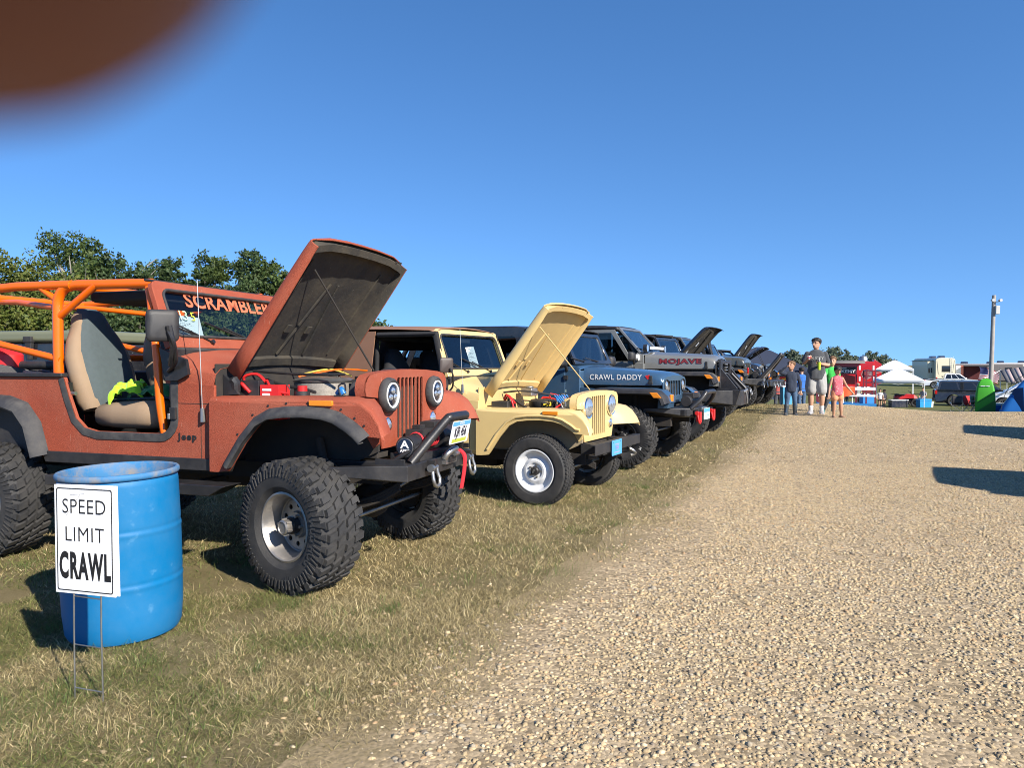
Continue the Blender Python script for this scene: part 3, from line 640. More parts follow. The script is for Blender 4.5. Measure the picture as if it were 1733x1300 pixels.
def cj(P):
    zr = P['zr']; pm = P['paint']; wb = P['wb']; xr = P['xr']; um = P['under']
    root = empty(P['name'], P['loc'], R_(-P['yaw']), P['label'], P['cat'], P['group'])
    Z = lambda h: zr+h
    R = P['R']
    def zz(pts): return [(x, Z(h)) for x, h in pts]
    # ---- tub
    b = MB(); b.mat(pm)
    dx = P.get('door_back', -1.985)
    side = [(-.68, 0), (-.68, .53), (-1.03, .56), (-1.03, .30)]+arc(-1.13, .30, .10, 0, -pi/2, 5)+[(dx+.30, .2)]+[(dx+.19, .222), (dx+.11, .29), (dx+.05, .43), (dx, .575), (xr, .575), (xr, 0)]
    side += [(x-wb, h) for x, h in RARCH]
    for s in (-1, 1): b.plate([zz(side)], 'y', s*.70, s*.725)
    # rear wall, floor, wheel boxes, cowl
    b.bb((xr, -.70, Z(0)), (xr+.025, .70, Z(.575)))
    hw = [(.725, .50), (.722, .545), (.705, .60), (.66, .635), (.5, .66), (.25, .68), (0, .686)]
    hb = [(.725, .54), (.722, .61), (.705, .68), (.66, .725), (.5, .76), (.25, .78), (0, .786)]
    rows = []
    for t in (0, .15, .5, 1.0):
        r = [(a[0]*(1-t)+c[0]*t, a[1]*(1-t)+c[1]*t) for a, c in zip(hw, hb)]
        full = [(-y, h) for y, h in r]+[(y, h) for y, h in r[-2::-1]]
        rows.append([(-.68-.40*t, y, Z(h)) for y, h in full])
    b.grid(rows)
    b.mat(um if P['style'] == 'yellow' else m_grime)
    b.bb((-.70, -.70, Z(.02)), (-.685, .70, Z(.67)))
    b.mat(m_black)
    b.bb((-1.085, -.69, Z(.42)), (-1.04, .69, Z(.77)))
    b.bb((xr+.03, -.695, Z(.0)), (-.71, .695, Z(.035)))
    for s in (-1, 1): b.bb((-wb-.47, s*.40, Z(.03)), (-wb+.45, s*.69, Z(.44)))
    body = b.build('body', root, smooth=35, bevel=.006)
    # seam lines of the cowl panel: thin dark grooves standing 1 mm proud
    for s in (-1, 1):
        sm = MB(); sm.mat(m_grime); sm.bb((-.79, s*.7255, Z(.02)), (-.786, s*.7265, Z(.46))); sm.bb((-1.0, s*.7255, Z(.405)), (-.69, s*.7265, Z(.409)))
        sm.build('panel_seam', body)
    if P['style'] == 'orange':
        for s in (-1, 1): r = MB(); r.mat(m_black); r.bb((xr, s*.685, Z(.575)), (dx-.01, s*.745, Z(.605))); r.build('bed_rail', root, bevel=.008)
    # door opening seal
    path = [(-1.03, .56), (-1.03, .30)]+arc(-1.13, .30, .10, 0, -pi/2, 5)[1:]+[(dx+.30, .2), (dx+.19, .222), (dx+.11, .29), (dx+.05, .43), (dx, .575)]
    for s in (-1, 1):
        t = MB(); t.mat(m_rubbertrim); rows = []
        o1 = offset_line(path, .0); o2 = offset_line(path, .055)
        for yy, oo in ((.735, o1), (.738, offset_line(path, .02)), (.732, o2), (.69, o2)): rows.append([(x, s*yy, Z(h)) for x, h in oo])
        t.grid(rows); t.build('door_seal', root, smooth=50)
    # rocker guards
    for s in (-1, 1):
        t = MB(); t.mat(m_blackm if P['style'] == 'orange' else pm)
        if P['style'] == 'orange': t.prism([(-wb+.42, Z(.045)), (-.52, Z(.045)), (-.56, Z(-.035)), (-wb+.46, Z(-.035))], 'y', s*.70, s*.738)
        else: t.prism([(-wb+.42, Z(.01)), (-.56, Z(.01)), (-.58, Z(-.03)), (-wb+.46, Z(-.03))], 'y', s*.68, s*.715)
        t.build('rocker_guard', root, bevel=.006)
    if P['style'] == 'orange':
        for s in (-1, 1):
            t = MB(); t.mat(m_blackm); t.prism([(-2.0, Z(-.17)), (-2.0, Z(-.10)), (-.47, Z(-.10)), (-.60, Z(-.17))], 'y', s*.72, s*.88)
            for x in (-.9, -1.7): t.bb((x, s*.40, Z(-.15)), (x+.06, s*.73, Z(-.11)))
            t.build('side_step', root, bevel=.006)
    # ---- front fenders
    top = [(-.68, .455), (-.2, .458), (.2, .462), (.33, .462), (.43, .442), (.50, .395), (.555, .32), (.59, .245)]
    for s in (-1, 1):
        f = MB(); f.mat(pm)
        rows = []
        for (yy, dh, kk) in ((.42, .0, .28), (.50, .003, .62), (.62, .004, .90), (.74, .0, 1), (.765, -.010, 1), (.775, -.030, 1)): rows.append([(x if x < .3 else .3+(x-.3)*kk, s*yy, Z(h+dh)) for x, h in top])
        f.grid(rows)
        skin = [(x, h-.03) for x, h in top]+[(.575, .228), (.50, .232)]+ARCH[::-1]+[(-.62, -.03), (-.68, -.03)]
        f.plate([zz(skin)], 'y', s*.752, s*.775)
        f.plate([zz([(.30, .455), (.345, .44), (.37, .38), (.38, .24), (.37, .15), (.33, .12), (.28, .2)])], 'y', s*.425, s*.437)
        if P['style'] != 'orange':   # pressed bead round the arch
            bead = [(x, s*.778, Z(h)) for x, h in offset_line(ARCH[1:]+[(.47, .232)], .045)]
            f.tube(bead, .014, 8)
        fo = f.build('fender', root, smooth=50, bevel=.004)
        i = MB(); i.mat(P['well'])
        i.plate([zz([(-.68, -.02), (-.68, .455), (.36, .46), (.36, .10), (.2, .03)])], 'y', s*.405, s*.425)
        i.bb((-.66, s*.43, Z(.05)), (-.64, s*.75, Z(.44)))
        i.build('inner_fender', root)
        ml = MB(); ml.mat(m_amber); ml.prism(rrect(.085, Z(.413), .25, Z(.447), .008), 'y', s*.772, s*.790)
        ml.build('side_marker', fo, bevel=.003)
        if P['style'] == 'orange':
            fl = MB(); fl.mat(m_rubbertrim); A = ARCH[1:]; rows = []
            A = A+[(.46, .20)]
            for (d, yy) in ((.058, .773), (.052, .79), (.02, .828), (.0, .835), (-.012, .83), (-.006, .775)): rows.append([(x, s*yy, Z(h)) for x, h in offset_line(A, d)])
            fl.grid(rows); fl.build('fender_flare', root, smooth=45)
            fl = MB(); fl.mat(m_rubbertrim); A = [(x-wb, h) for x, h in RARCH]; rows = []
            for (d, yy) in ((.070, .724), (.064, .745), (.025, .81), (.0, .822), (-.012, .816), (-.006, .72)): rows.append([(x, s*yy, Z(h)) for x, h in offset_line(A, d)])
            fl.grid(rows); fl.build('fender_flare', root, smooth=45)
    # ---- grille
    g = MB(); g.mat(pm)
    half = [(.0, .118), (.40, .118), (.425, .20), (.43, .30), (.445, .45), (.60, .465), (.612, .50), (.605, .545), (.585, .578), (.55, .60), (.45, .615), (.25, .628), (0, .634)]
    outl = [(y, Z(h)) for y, h in half]+[(-y, Z(h)) for y, h in half[-2:0:-1]]
    holes = [rrect(-.0215+.058*k, Z(.165), .0215+.058*k, Z(.578), .014, 3) for k in range(-3, 4)]
    holes += [circ(s*.345, Z(.465), .088, 24) for s in (-1, 1)]+[circ(s*.345, Z(.27), .046, 16) for s in (-1, 1)]
    g.plate([outl]+holes, 'x', .367, .378)
    # depth of the slots and the turned-back rim
    rim_ = [(y, h) for y, h in half[5:]]; rows = []
    for x in (.375, .30): rows.append([(x, y, Z(h)) for y, h in [(-a, c) for a, c in rim_]+rim_[-2::-1]])
    g.grid(rows)
    gr = g.build('grille', root, smooth=40, bevel=.004)
    d = MB(); d.mat(m_grime); d.bb((.24, -.40, Z(.10)), (.29, .40, Z(.58))); d.build('radiator', root)
    for s in (-1, 1):
        h = MB(); c = (.38, s*.345, Z(.465))
        if P['style'] == 'orange':
            h.mat(m_rubbertrim); h.lathe([(.082, -.02), (.110, -.005), (.118, .012), (.112, .04), (.098, .052), (.088, .046), (.085, .02)], 32, 'x', c)
            ho = h.build('headlight', root, smooth=50)
            l = MB(); l.mat(m_white); l.lathe([(.084, .034), (.084, .050), (.074, .050), (.073, .034)], 32, 'x', c); l.build('light_ring', ho)
            l = MB(); l.mat(m_leddark); l.lathe([(.074, .040), (.05, .046), (0, .048)], 24, 'x', c)
            l.mat(m_lens); 
            for (yy, z_) in ((0, .03), (.03, -.012), (-.03, -.012)): l.lathe([(.022, .046), (.016, .055), (0, .058)], 14, 'x', (c[0], c[1]+yy, c[2]+z_))
            l.build('lens', ho)
        else:
            h.mat(m_chrome); h.lathe([(.104, -.01), (.116, .012), (.110, .03), (.094, .028)], 32, 'x', c); ho = h.build('headlight', root, smooth=50)
            l = MB(); l.mat(m_lens); l.lathe([(.096, .026), (.07, .044), (.035, .054), (0, .056)], 28, 'x', c); l.build('lens', ho)
        bk = MB(); bk.mat(m_rubbertrim if P['style'] == 'orange' else pm); bk.lathe([(.088, -.02), (.10, -.03), (.10, -.20), (.085, -.235), (0, -.24)], 20, 'x', c); bk.build('light_bucket', ho, smooth=50)
        t = MB(); t.mat(m_chrome); t.lathe([(.048, .0), (.05, .012), (.044, .016)], 20, 'x', (.378, s*.345, Z(.27))); t.mat(m_lens); t.lathe([(.044, .012), (.02, .028), (0, .03)], 16, 'x', (.378, s*.345, Z(.27)))
        t.build('turn_signal', root, smooth=50)
    # ---- hood, propped open
    th = R_(P['hood']); hp = Vector((-.685, 0, Z(.645)))
    U_ = Vector((cos(th), 0, sin(th))); Wv = Vector((-sin(th), 0, cos(th)))
    def HP(u, v, w_): return tuple(hp+U_*u+Wv*w_+Vector((0, v, 0)))
    hl = P['hl']; q_ = hl/1.06
    def cs(u):
        fl = -.135+.045*u/hl
        ps = [(.612, fl), (.615, -.05), (.612, -.03), (.60, -.008), (.57, .006), (.42, .028), (.2, .043), (0, .048)]
        return [(-v, w_) for v, w_ in ps]+[(v, w_) for v, w_ in ps[-2::-1]]
    h = MB(); h.mat(pm); rows = []
    for u, dw in ((0, 0), (.2, 0), (.6, 0), (.9, 0), (.98, -.006), (1.03, -.02), (1.055, -.045), (1.06, -.075)):
        rows.append([HP(q_*(u-(.06*(abs(v)/.615)**5 if u > .97 else .03*(abs(v)/.615)**5 if u > .9 else 0)), v, w_+dw*(1-(abs(v)/.615)**6)) for v, w_ in cs(u)])
    h.grid(rows)
    if P['style'] == 'yellow': h.tube([HP(.02, 0, .05), HP(1.0, 0, .05)], .012, 6)
    ho = h.build('hood', root, smooth=40)
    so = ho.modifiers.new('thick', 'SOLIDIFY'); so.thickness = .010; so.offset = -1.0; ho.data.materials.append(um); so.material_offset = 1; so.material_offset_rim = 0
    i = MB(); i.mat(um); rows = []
    vs_ = [-.592, -.55, -.4, -.2, 0, .2, .4, .55, .592]
    for u in (.03, .3, .6, .9, 1.02): rows.append([HP(u*q_, v, (.048*(1-(v/.615)**2))-.03-.01*(abs(v) > .57)) for v in vs_])
    i.grid(rows)
    # front lip, rear lip, side lips, stamped ribs
    rows = []
    for (u, w0) in ((1.035, -.02), (1.03, -.085), (.985, -.095), (.985, -.088)): rows.append([HP(u*q_-.05*(abs(v)/.615)**5, v, .045*(1-(v/.615)**2)+w0+.01) for v in vs_])
    i.grid(rows)
    rows = []
    for (u, w0) in ((.10, -.03), (.09, -.05), (.03, -.055), (.02, -.03)): rows.append([HP(u, v, .045*(1-(v/.615)**2)+w0+.0) for v in vs_])
    i.grid(rows)
    for s in (-1, 1):
        i.tube([HP(.12, s*.16, .005), HP(.75, s*.05, .012)], .010, 6); i.tube([HP(.14, s*.45, -.012), HP(.92, s*.45, -.012)], .008, 6)
        i.box(HP(.35, s*.12-.1, .0), (.06, .05, .012), (0, -th, 0))
    i.mat(m_grime)
    for (u, v, du, dv) in ((1.006, -.20, .03, .016), (1.006, -.08, .03, .016), (1.006, .47, .04, .02)): i.box(HP(u*q_, v, -.072+.045*(1-(v/.615)**2)), (du, dv, .012), (0, -th, 0))
    i.build('hood_liner', ho, smooth=40)
    t = MB(); t.mat(m_grime if P['style'] == 'orange' else pm)
    t.tube([HP(.86, -.40, -.03), (.10, P.get('prop_y', .05), Z(.62))], .007, 6); t.build('prop_rod', ho)
    if P['style'] == 'orange':
        for s in (-1, 1): t = MB(); t.mat(m_black); t.prism([(-.68, Z(.60)), (-.63, Z(.56)), (-.56, Z(.47)), (-.68, Z(.46))], 'y', s*.615, s*.64); t.tube(bez([(-.66, s*.60, Z(.52)), (-.60, s*.62, Z(.56)), (-.60, s*.61, Z(.49))], 4), .03, 8); t.build('hood_hinge', root)
    # ---- windshield
    wt = P['ws_top']; x0, x1 = -1.07, P['ws_x']
    wsm = Vector((x1-x0, 0, wt-.775)).normalized()
    def WP(v, t, n=0.0):
        p = Vector((x0, 0, Z(.775)))+wsm*t; nn = Vector((wsm.z, 0, -wsm.x)); return tuple(p+nn*n+Vector((0, v, 0)))
    L = sqrt((x1-x0)**2+(wt-.775)**2)
    def frame(hw0, hw1, bot, top_, side_, r):
        o = [(-hw0, 0), (hw0, 0)]+[(hw1, L-r), (hw1-r*.3, L-r*.3), (hw1-r, L)]+[(-hw1+r, L), (-hw1+r*.3, L-r*.3), (-hw1, L-r)]
        return o, rrect(-hw1+side_, bot, hw1-side_, L-top_, .06, 5)
    o, hl_ = frame(.715, .70, .085, .065, .075, .05)
    vs, fs = fill2d((tuple(o), tuple(hl_)))
    f = MB(); f.mat(pm); n = len(vs)
    V = [WP(v, t, .022) for v, t in vs]+[WP(v, t, -.022) for v, t in vs]; F = [tuple(q) for q in fs]+[tuple(k+n for k in q[::-1]) for q in fs]
    E = {}
    for q in fs:
        for k in range(len(q)): E[(q[k], q[(k+1) % len(q)])] = 1
    for (a, c) in E:
        if (c, a) not in E: F.append((c, a, a+n, c+n))
    f.add(V, F); fr = f.build('windshield_frame', root, smooth=35, bevel=.006)
    t = MB(); t.mat(m_rubbertrim); t.tube([WP(v, tt, .024) for v, tt in hl_], .011, 6, closed=True); t.tube([WP(-.70, -.012, .01), WP(.70, -.012, .01)], .016, 6); t.build('window_gasket', fr, smooth=60)
    glass_part('windshield_glass', [WP(-.62, .09), WP(.62, .09), WP(.62, L-.07), WP(-.62, L-.07)], fr, m_glass)
    if P['style'] == 'orange':
        t = MB(); t.mat(mat('salmon_vinyl', (0.62, 0.16, 0.075), rough=.45)); put_text(t, 'SCRAMBLER', WP(.06, L-.125, .008), (0, 1, 0), wsm, .155, bold=.0035, sx=1.12, spacing=1.04); t.build('window_lettering', fr)
        t = MB(); t.mat(mat('chalk_marker', (.45, .75, .45), rough=.8)); put_text(t, '13', WP(-.48, L-.245, .007), (0, 1, 0), wsm, .10); t.mat(mat('lime_marker', (.6, .85, .05), rough=.8)); put_text(t, '5', WP(-.385, L-.25, .007), (0, 1, 0), wsm, .095); t.build('marker_number', fr)
        t = MB(); t.mat(m_black); t.tube([WP(-.72, L+.005, .0), WP(.72, L+.005, .0)], .010, 6); t.build('roof_channel', fr)
    for (v0, a) in ((-.30, -.30), (.22, -.36)):
        t = MB(); t.mat(m_blackm); p0 = Vector(WP(v0, .045, .03)); p1 = Vector(WP(v0+a*.95, .17, .022)); t.tube([p0, p1], .006, 6); t.tube([Vector(WP(v0+a*.35, .085, .018)), Vector(WP(v0+a*1.45, .205, .016))], .008, 5); t.cyl(WP(v0, .045, .02), WP(v0, .045, .045), .016, 10)
        t.build('wiper', fr)
    # ---- mirror, antenna
    my = P.get('mirror_y', -.90)
    t = MB(); mm = m_black if P['style'] == 'orange' else mat('brown_mirror', (.05, .035, .03), rough=.5)
    t.mat(mm); mc = Vector((P['mirror'][0], my, Z(P['mirror'][1]))); ms = P['mirror'][2]
    prof = rrect(-ms/2, -ms/2, ms/2, ms/2, ms*.16, 4)
    face = Matrix.Rotation(R_(-38), 3, 'Z')
    rr = []
    for (xx, k) in ((-.018, .96), (-.010, 1.0), (.006, 1.0), (.016, .93), (.022, .7)): rr.append([tuple(mc+face @ Vector((xx, y*k*.95, z*k))) for y, z in prof])
    t.loft(rr); mo = t.build('side_mirror', root, smooth=40)
    t = MB(); t.mat(m_blackm); foot = (-1.06, -.74, Z(.70)); t.tube(bez([tuple(mc+Vector((.045, 0, -.03))), tuple(mc+Vector((.075, .01, -.10))), (mc.x+.03, my+.08, mc.z-.22), (-1.02, -.76, Z(.62))], 6), .014 if P['style'] == 'orange' else .010, 8)
    if P['style'] == 'orange': t.prism([(-1.10, Z(.78)), (-1.0, Z(.74)), (-.88, Z(.70)), (-.86, Z(.60)), (-.95, Z(.56)), (-1.05, Z(.56))], 'y', -.76, -.735); t.tube([tuple(mc+Vector((.05, 0, 0))), tuple(mc+Vector((.06, .03, -.14))), (-.96, -.80, Z(.66))], .02, 8)
    t.build('mirror_arm', mo, smooth=40)
    t = MB(); t.mat(m_steel); a0 = P['antenna']; t.tube([(a0[0], -.745, Z(a0[1])), (a0[0]-.03, -.745, Z(a0[2]))], .003, 5); t.mat(m_steel); t.tube([(a0[0], -.74, Z(a0[1]-.09)), (a0[0], -.745, Z(a0[1]))], [.018, .012], 8); t.build('antenna', root)
    # ---- engine bay
    e = MB(); e.mat(m_grime); e.bb((-.55, -.22, Z(-.05)), (.12, .22, Z(.40))); e.bb((-.50, -.34, Z(.18)), (.05, -.20, Z(.34))); e.bb((-.50, .20, Z(.18)), (.05, .34, Z(.34))); e.bb((-.66, -.40, Z(.05)), (.34, .40, Z(.10)))
    e.mat(m_steel); e.cyl((.10, -.20, Z(.42)), (.10, -.05, Z(.42)), .06, 14); e.mat(m_black); e.cyl((.02, .22, Z(.40)), (.16, .22, Z(.40)), .075, 14)
    e.lathe([(.17, 0), (.17, .05), (.03, .05)], 24, 'x', (.18, 0, Z(.33)))
    e.build('engine', root, bevel=.008)
    if P['style'] == 'orange':
        ac = MB(); c = (-.26, -.10, Z(.42)); ac.mat(mat('filter_mesh', (.30, .27, .23), rough=.6, metal=.3, var=.5, vscale=90)); ac.lathe([(.185, .02), (.205, .03), (.205, .115), (.185, .125)], 32, 'z', c); ac.mat(m_steel); ac.lathe([(.21, .122), (.215, .135), (.18, .150), (.05, .158), (0, .158)], 32, 'z', c); ac.lathe([(.21, .0), (.21, .02), (.16, .02)], 32, 'z', c); ac.build('air_cleaner', root, smooth=45)
        bt = MB(); bt.mat(m_black); bt.bb((-.62, -.56, Z(.30)), (-.46, -.40, Z(.56))); bt.mat(m_red); bt.bb((-.45, -.56, Z(.30)), (-.30, -.44, Z(.53))); bt.mat(m_white); bt.bb((-.43, -.563, Z(.46)), (-.37, -.5595, Z(.475))); bt.bb((-.43, -.563, Z(.49)), (-.36, -.5595, Z(.505))); bt.build('battery', root, bevel=.01)
        cap = MB(); cap.mat(m_black); cap.cyl((-.16, -.50, Z(.44)), (-.16, -.50, Z(.49)), .05, 16); cap.mat(m_red); cap.cyl((-.16, -.50, Z(.49)), (-.16, -.50, Z(.525)), .032, 14); cap.build('fluid_cap', root)
        wire_cols = [(m_red, .011, [(-.60, -.50, Z(.50)), (-.60, -.53, Z(.58)), (-.52, -.50, Z(.60)), (-.45, -.50, Z(.55))]), (m_red, .011, [(-.56, -.54, Z(.48)), (-.58, -.58, Z(.54)), (-.52, -.57, Z(.48))]), (m_red, .009, [(-.44, -.50, Z(.56)), (-.36, -.54, Z(.50)), (-.25, -.52, Z(.47))]),
                     (m_orange, .006, [(-.40, -.20, Z(.58)), (-.20, .0, Z(.63)), (-.02, .10, Z(.62))]), (mat('yellow_wire', (.6, .45, .08)), .006, [(-.42, -.1, Z(.60)), (-.30, .05, Z(.63)), (-.15, .1, Z(.58))]),
                     (m_black, .009, [(-.66, -.36, Z(.62)), (-.30, -.34, Z(.60)), (.04, -.30, Z(.60))]), (m_black, .011, [(-.60, -.3, Z(.56)), (-.4, -.35, Z(.52)), (-.2, -.42, Z(.50)), (-.1, -.44, Z(.48))]), (m_black, .02, [(.05, .05, Z(.52)), (.10, .15, Z(.62)), (.22, .30, Z(.58))]),
                     (m_steel, .005, [(-.36, -.44, Z(.50)), (-.30, -.48, Z(.53)), (-.24, -.52, Z(.50))]), (m_blue, .02, [(.02, -.36, Z(.47)), (.06, -.38, Z(.50)), (.08, -.38, Z(.47))])]
        can = MB(); can.mat(m_black); can.lathe([(0, 0), (.075, 0), (.085, .02), (.085, .16), (0, .16)], 20, 'z', (.02, .02, Z(.42))); can.bb((-.02, -.12, Z(.50)), (.10, .0, Z(.56))); can.build('coolant_tank', root, smooth=45)
    else:
        ac = MB(); ac.mat(m_black); ac.lathe([(.14, .0), (.15, .01), (.15, .07), (.12, .09), (0, .09)], 28, 'z', (-.24, -.08, Z(.44))); ac.mat(mat('yellow_decal', (.75, .48, .02))); ac.box((-.13, -.19, Z(.485)), (.004, .10, .04), (0, 0, R_(-42))); ac.build('air_cleaner', root, smooth=45)
        mc_ = MB(); mc_.mat(m_alu); mc_.bb((-.60, .10, Z(.55)), (-.46, .26, Z(.64))); mc_.mat(m_steel); mc_.cyl((-.53, .18, Z(.64)), (-.53, .18, Z(.665)), .05, 12); mc_.build('fluid_reservoir', root, bevel=.012)
        bt = MB(); bt.mat(m_black); bt.bb((-.62, -.56, Z(.28)), (-.42, -.36, Z(.52))); bt.build('battery', root, bevel=.01)
        wire_cols = [(m_red, .010, [(-.52, -.45, Z(.53)), (-.47, -.50, Z(.59)), (-.40, -.52, Z(.54)), (-.37, -.52, Z(.46))]), (m_red, .010, [(-.52, -.42, Z(.53)), (-.45, -.48, Z(.58)), (-.36, -.50, Z(.50))]), (m_black, .010, [(-.66, -.2, Z(.60)), (-.40, -.2, Z(.62)), (-.05, -.1, Z(.57))])]
        bl = mat('blue_wire', (.04, .22, .60), rough=.4)
        for k in range(6): wire_cols.append((bl, .007, [(-.02, -.15+.03*k, Z(.50)), (-.05+.02*k, -.20+.02*k, Z(.58)), (.06, -.28+.05*k, Z(.50)), (.08, -.32+.06*k, Z(.44))]))
        dd = MB(); dd.mat(m_steel); dd.cyl((.02, -.10, Z(.44)), (.02, -.10, Z(.55)), .05, 12); dd.bb((.10, -.32, Z(.40)), (.20, -.18, Z(.50))); dd.build('distributor', root, bevel=.006)
    wv = MB()
    for m_, r_, pts in wire_cols: wv.mat(m_); wv.tube(bez(pts, 6), r_, 6)
    wv.build('engine_cable', root, smooth=60)
    # ---- chassis
    ch = MB(); ch.mat(m_grime)
    for s in (-1, 1):
        ch.bb((xr+.05, s*.36, Z(-.11)), (.40, s*.44, Z(.0)))
        for xa in (0, -wb):
            sp = [(xa-.55, s*.40, Z(-.10)), (xa-.3, s*.42, R+.12), (xa, s*.42, R+.06), (xa+.3, s*.42, R+.12), (xa+.5, s*.40, Z(-.10))]
            for k in range(3): ch.tube([(p[0]*1+(0 if q in (0, 4) else 0), p[1], p[2]-.02*k) for q, p in enumerate(bez(sp, 4))], .014, 6)
            ch.tube([(xa+.08, s*.50, R), (xa-.06, s*.46, Z(.18))], .028, 8)
    ch.bb((-1.5, -.20, Z(-.22)), (-.75, .20, Z(.0))); ch.tube([(-1.0, .06, Z(-.12)), (-.1, .1, R+.02)], .03, 8); ch.tube([(-1.3, .0, Z(-.12)), (-wb+.1, .0, R+.02)], .035, 8)
    ch.bb((.36, -.40, Z(-.06)), (.42, .40, Z(.03)))
    ch.build('chassis', root)
    for xa in (0, -wb):
        a = MB(); a.mat(m_grime); a.tube([(xa, -P['tr']+.10, R), (xa, P['tr']-.10, R)], .042, 12); a.lathe([(0, -.15), (.08, -.13), (.125, -.04), (.13, .03), (.09, .10), (0, .13)], 18, 'x', (xa, .12, R))
        if xa == 0: a.mat(m_steel); a.tube([(.16, -P['tr']+.13, R-.02), (.16, P['tr']-.13, R-.02)], .016, 8); a.tube([(.20, .3, R+.12), (.16, -P['tr']+.2, R+.0)], .016, 8)
        a.build('axle', root, smooth=50)
    for xa, st in ((0, P['steer']), (-wb, 0)):
        for s in (-1, 1):
            make_wheel(root, P['key'], (xa, s*P['tr'], R), R, P['rim'], P['ww'], P['tread'], P['wstyle'], flip=(1 if s < 0 else -1), steer=R_(st), spin=P.get('spin', {}).get((xa == 0, s), .4*xa+s), letters=P.get('letters'))
    # ---- seats and steering wheel
    for s in (-1, 1): bucket_seat(root, -1.93 if P['style'] == 'orange' else -1.80, s*.36, Z(.235), m_tan if P['style'] == 'orange' else m_darkcloth, m_grayvinyl if P['style'] == 'orange' else m_darkcloth)
    sw = MB(); sw.mat(m_black); c = Vector((-1.32, .36, Z(.68))); tl = Matrix.Rotation(R_(-62), 3, 'Y')
    sw.tube([tuple(c+tl @ Vector((.19*cos(a), .19*sin(a), 0))) for a in [2*pi*k/28 for k in range(28)]], .014, 8, closed=True)
    for a in (.5, 2.6, 4.7): sw.tube([tuple(c), tuple(c+tl @ Vector((.18*cos(a), .18*sin(a), 0)))], .010, 6)
    sw.tube([tuple(c), (-1.06, .36, Z(.52))], .022, 8); sw.build('steering_wheel', root, smooth=60)
    P['fn'](root, Z, P, WP, L)
    return root

def plate_part(parent, name, c, right, up, w_, h_, base, parts):
    """licence plate: board + raised rim + printed characters; parts = [(mat, text or rect, dx, dy, size...)]"""
    r = Vector(right).normalized(); u = Vector(up).normalized(); n = r.cross(u).normalized(); c = Vector(c)
    mb = MB(); mb.mat(base)
    pr = rrect(-w_/2, -h_/2, w_/2, h_/2, .012, 3); mb.loft([[tuple(c+r*x+u*y+n*d) for x, y in pr] for d in (0, .003)])
    for p in parts:
        mb.mat(p[0])
        if isinstance(p[1], str): put_text(mb, p[1], c+r*p[2]+u*p[3]+n*.0048, r, u, p[4], sx=p[5] if len(p) > 5 else .75, bold=p[6] if len(p) > 6 else .0)
        else:
            x0, y0, x1, y1 = p[1]; mb.add([tuple(c+r*x+u*y+n*.004) for x, y in ((x0, y0), (x1, y0), (x1, y1), (x0, y1))], [(0, 1, 2, 3)])
    return mb.build(name, parent, smooth=20)
def shackle(mb, c, s=1.0):
    c = Vector(c); mb.mat(m_blackm); mb.box(c+Vector((.012, 0, .01)), (.055, .024, .07)); mb.mat(m_steel)
    mb.cyl(c+Vector((.03, -.045*s, 0)), c+Vector((.03, .045*s, 0)), .013*s, 10); mb.cyl(c+Vector((.03, -.055*s, 0)), c+Vector((.03, -.03*s, 0)), .024*s, 12)
    pts = [(.03, -.033, 0), (.035, -.034, -.035), (.045, -.045, -.07), (.05, -.035, -.105), (.05, 0, -.12), (.05, .035, -.105), (.045, .045, -.07), (.035, .034, -.035), (.03, .033, 0)]
    mb.tube([tuple(c+Vector(p)*s) for p in pts], .0125*s, 8)

# ---- the brick-red one with the roll cage
m_brick = mat('brick_bedliner', (0.32, 0.064, 0.030), rough=.58, var=.22, vscale=3, bump=.6, bscale=230, dust=.32, dust_col=(.44, .19, .12), dscale=1.7, col2=(.50, .24, .17), c2scale=240, c2lo=.70, c2hi=.76, spec=.35)
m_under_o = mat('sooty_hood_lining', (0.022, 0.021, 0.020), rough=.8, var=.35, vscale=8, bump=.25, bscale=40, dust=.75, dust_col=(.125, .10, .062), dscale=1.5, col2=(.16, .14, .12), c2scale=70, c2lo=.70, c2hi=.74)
def add_scratches(m, col):
    nt = m.node_tree; b = nt.nodes['Principled BSDF']; src = b.inputs['Base Color'].links[0].from_socket; tc = N(nt, 'ShaderNodeTexCoord')
    for k, (rot, sc) in enumerate((((.2, .75, .1), (90, 90, 5)), ((-.3, -.6, .4), (120, 120, 7)))):
        mp = N(nt, 'ShaderNodeMapping'); mp.inputs['Rotation'].default_value = rot; mp.inputs['Scale'].default_value = sc; nt.links.new(tc.outputs['Object'], mp.inputs[0])
        n = N(nt, 'ShaderNodeTexNoise', Scale=1.0, Detail=2); nt.links.new(mp.outputs[0], n.inputs['Vector']); mr = N(nt, 'ShaderNodeMapRange'); mr.inputs[1].default_value = .735; mr.inputs[2].default_value = .77; mr.inputs[4].default_value = .75; nt.links.new(n.outputs[0], mr.inputs[0])
        mx = N(nt, 'ShaderNodeMix', data_type='RGBA'); nt.links.new(mr.outputs[0], mx.inputs[0]); nt.links.new(src, mx.inputs[6]); mx.inputs[7].default_value = c4(col); src = mx.outputs[2]
    nt.links.new(src, b.inputs['Base Color'])
add_scratches(m_brick, (.58, .34, .25))
def bolts(mb, pts, s, r=.007):
    for x, z in pts: mb.cyl((x, s*.772, z), (x, s*.780, z), r, 8)
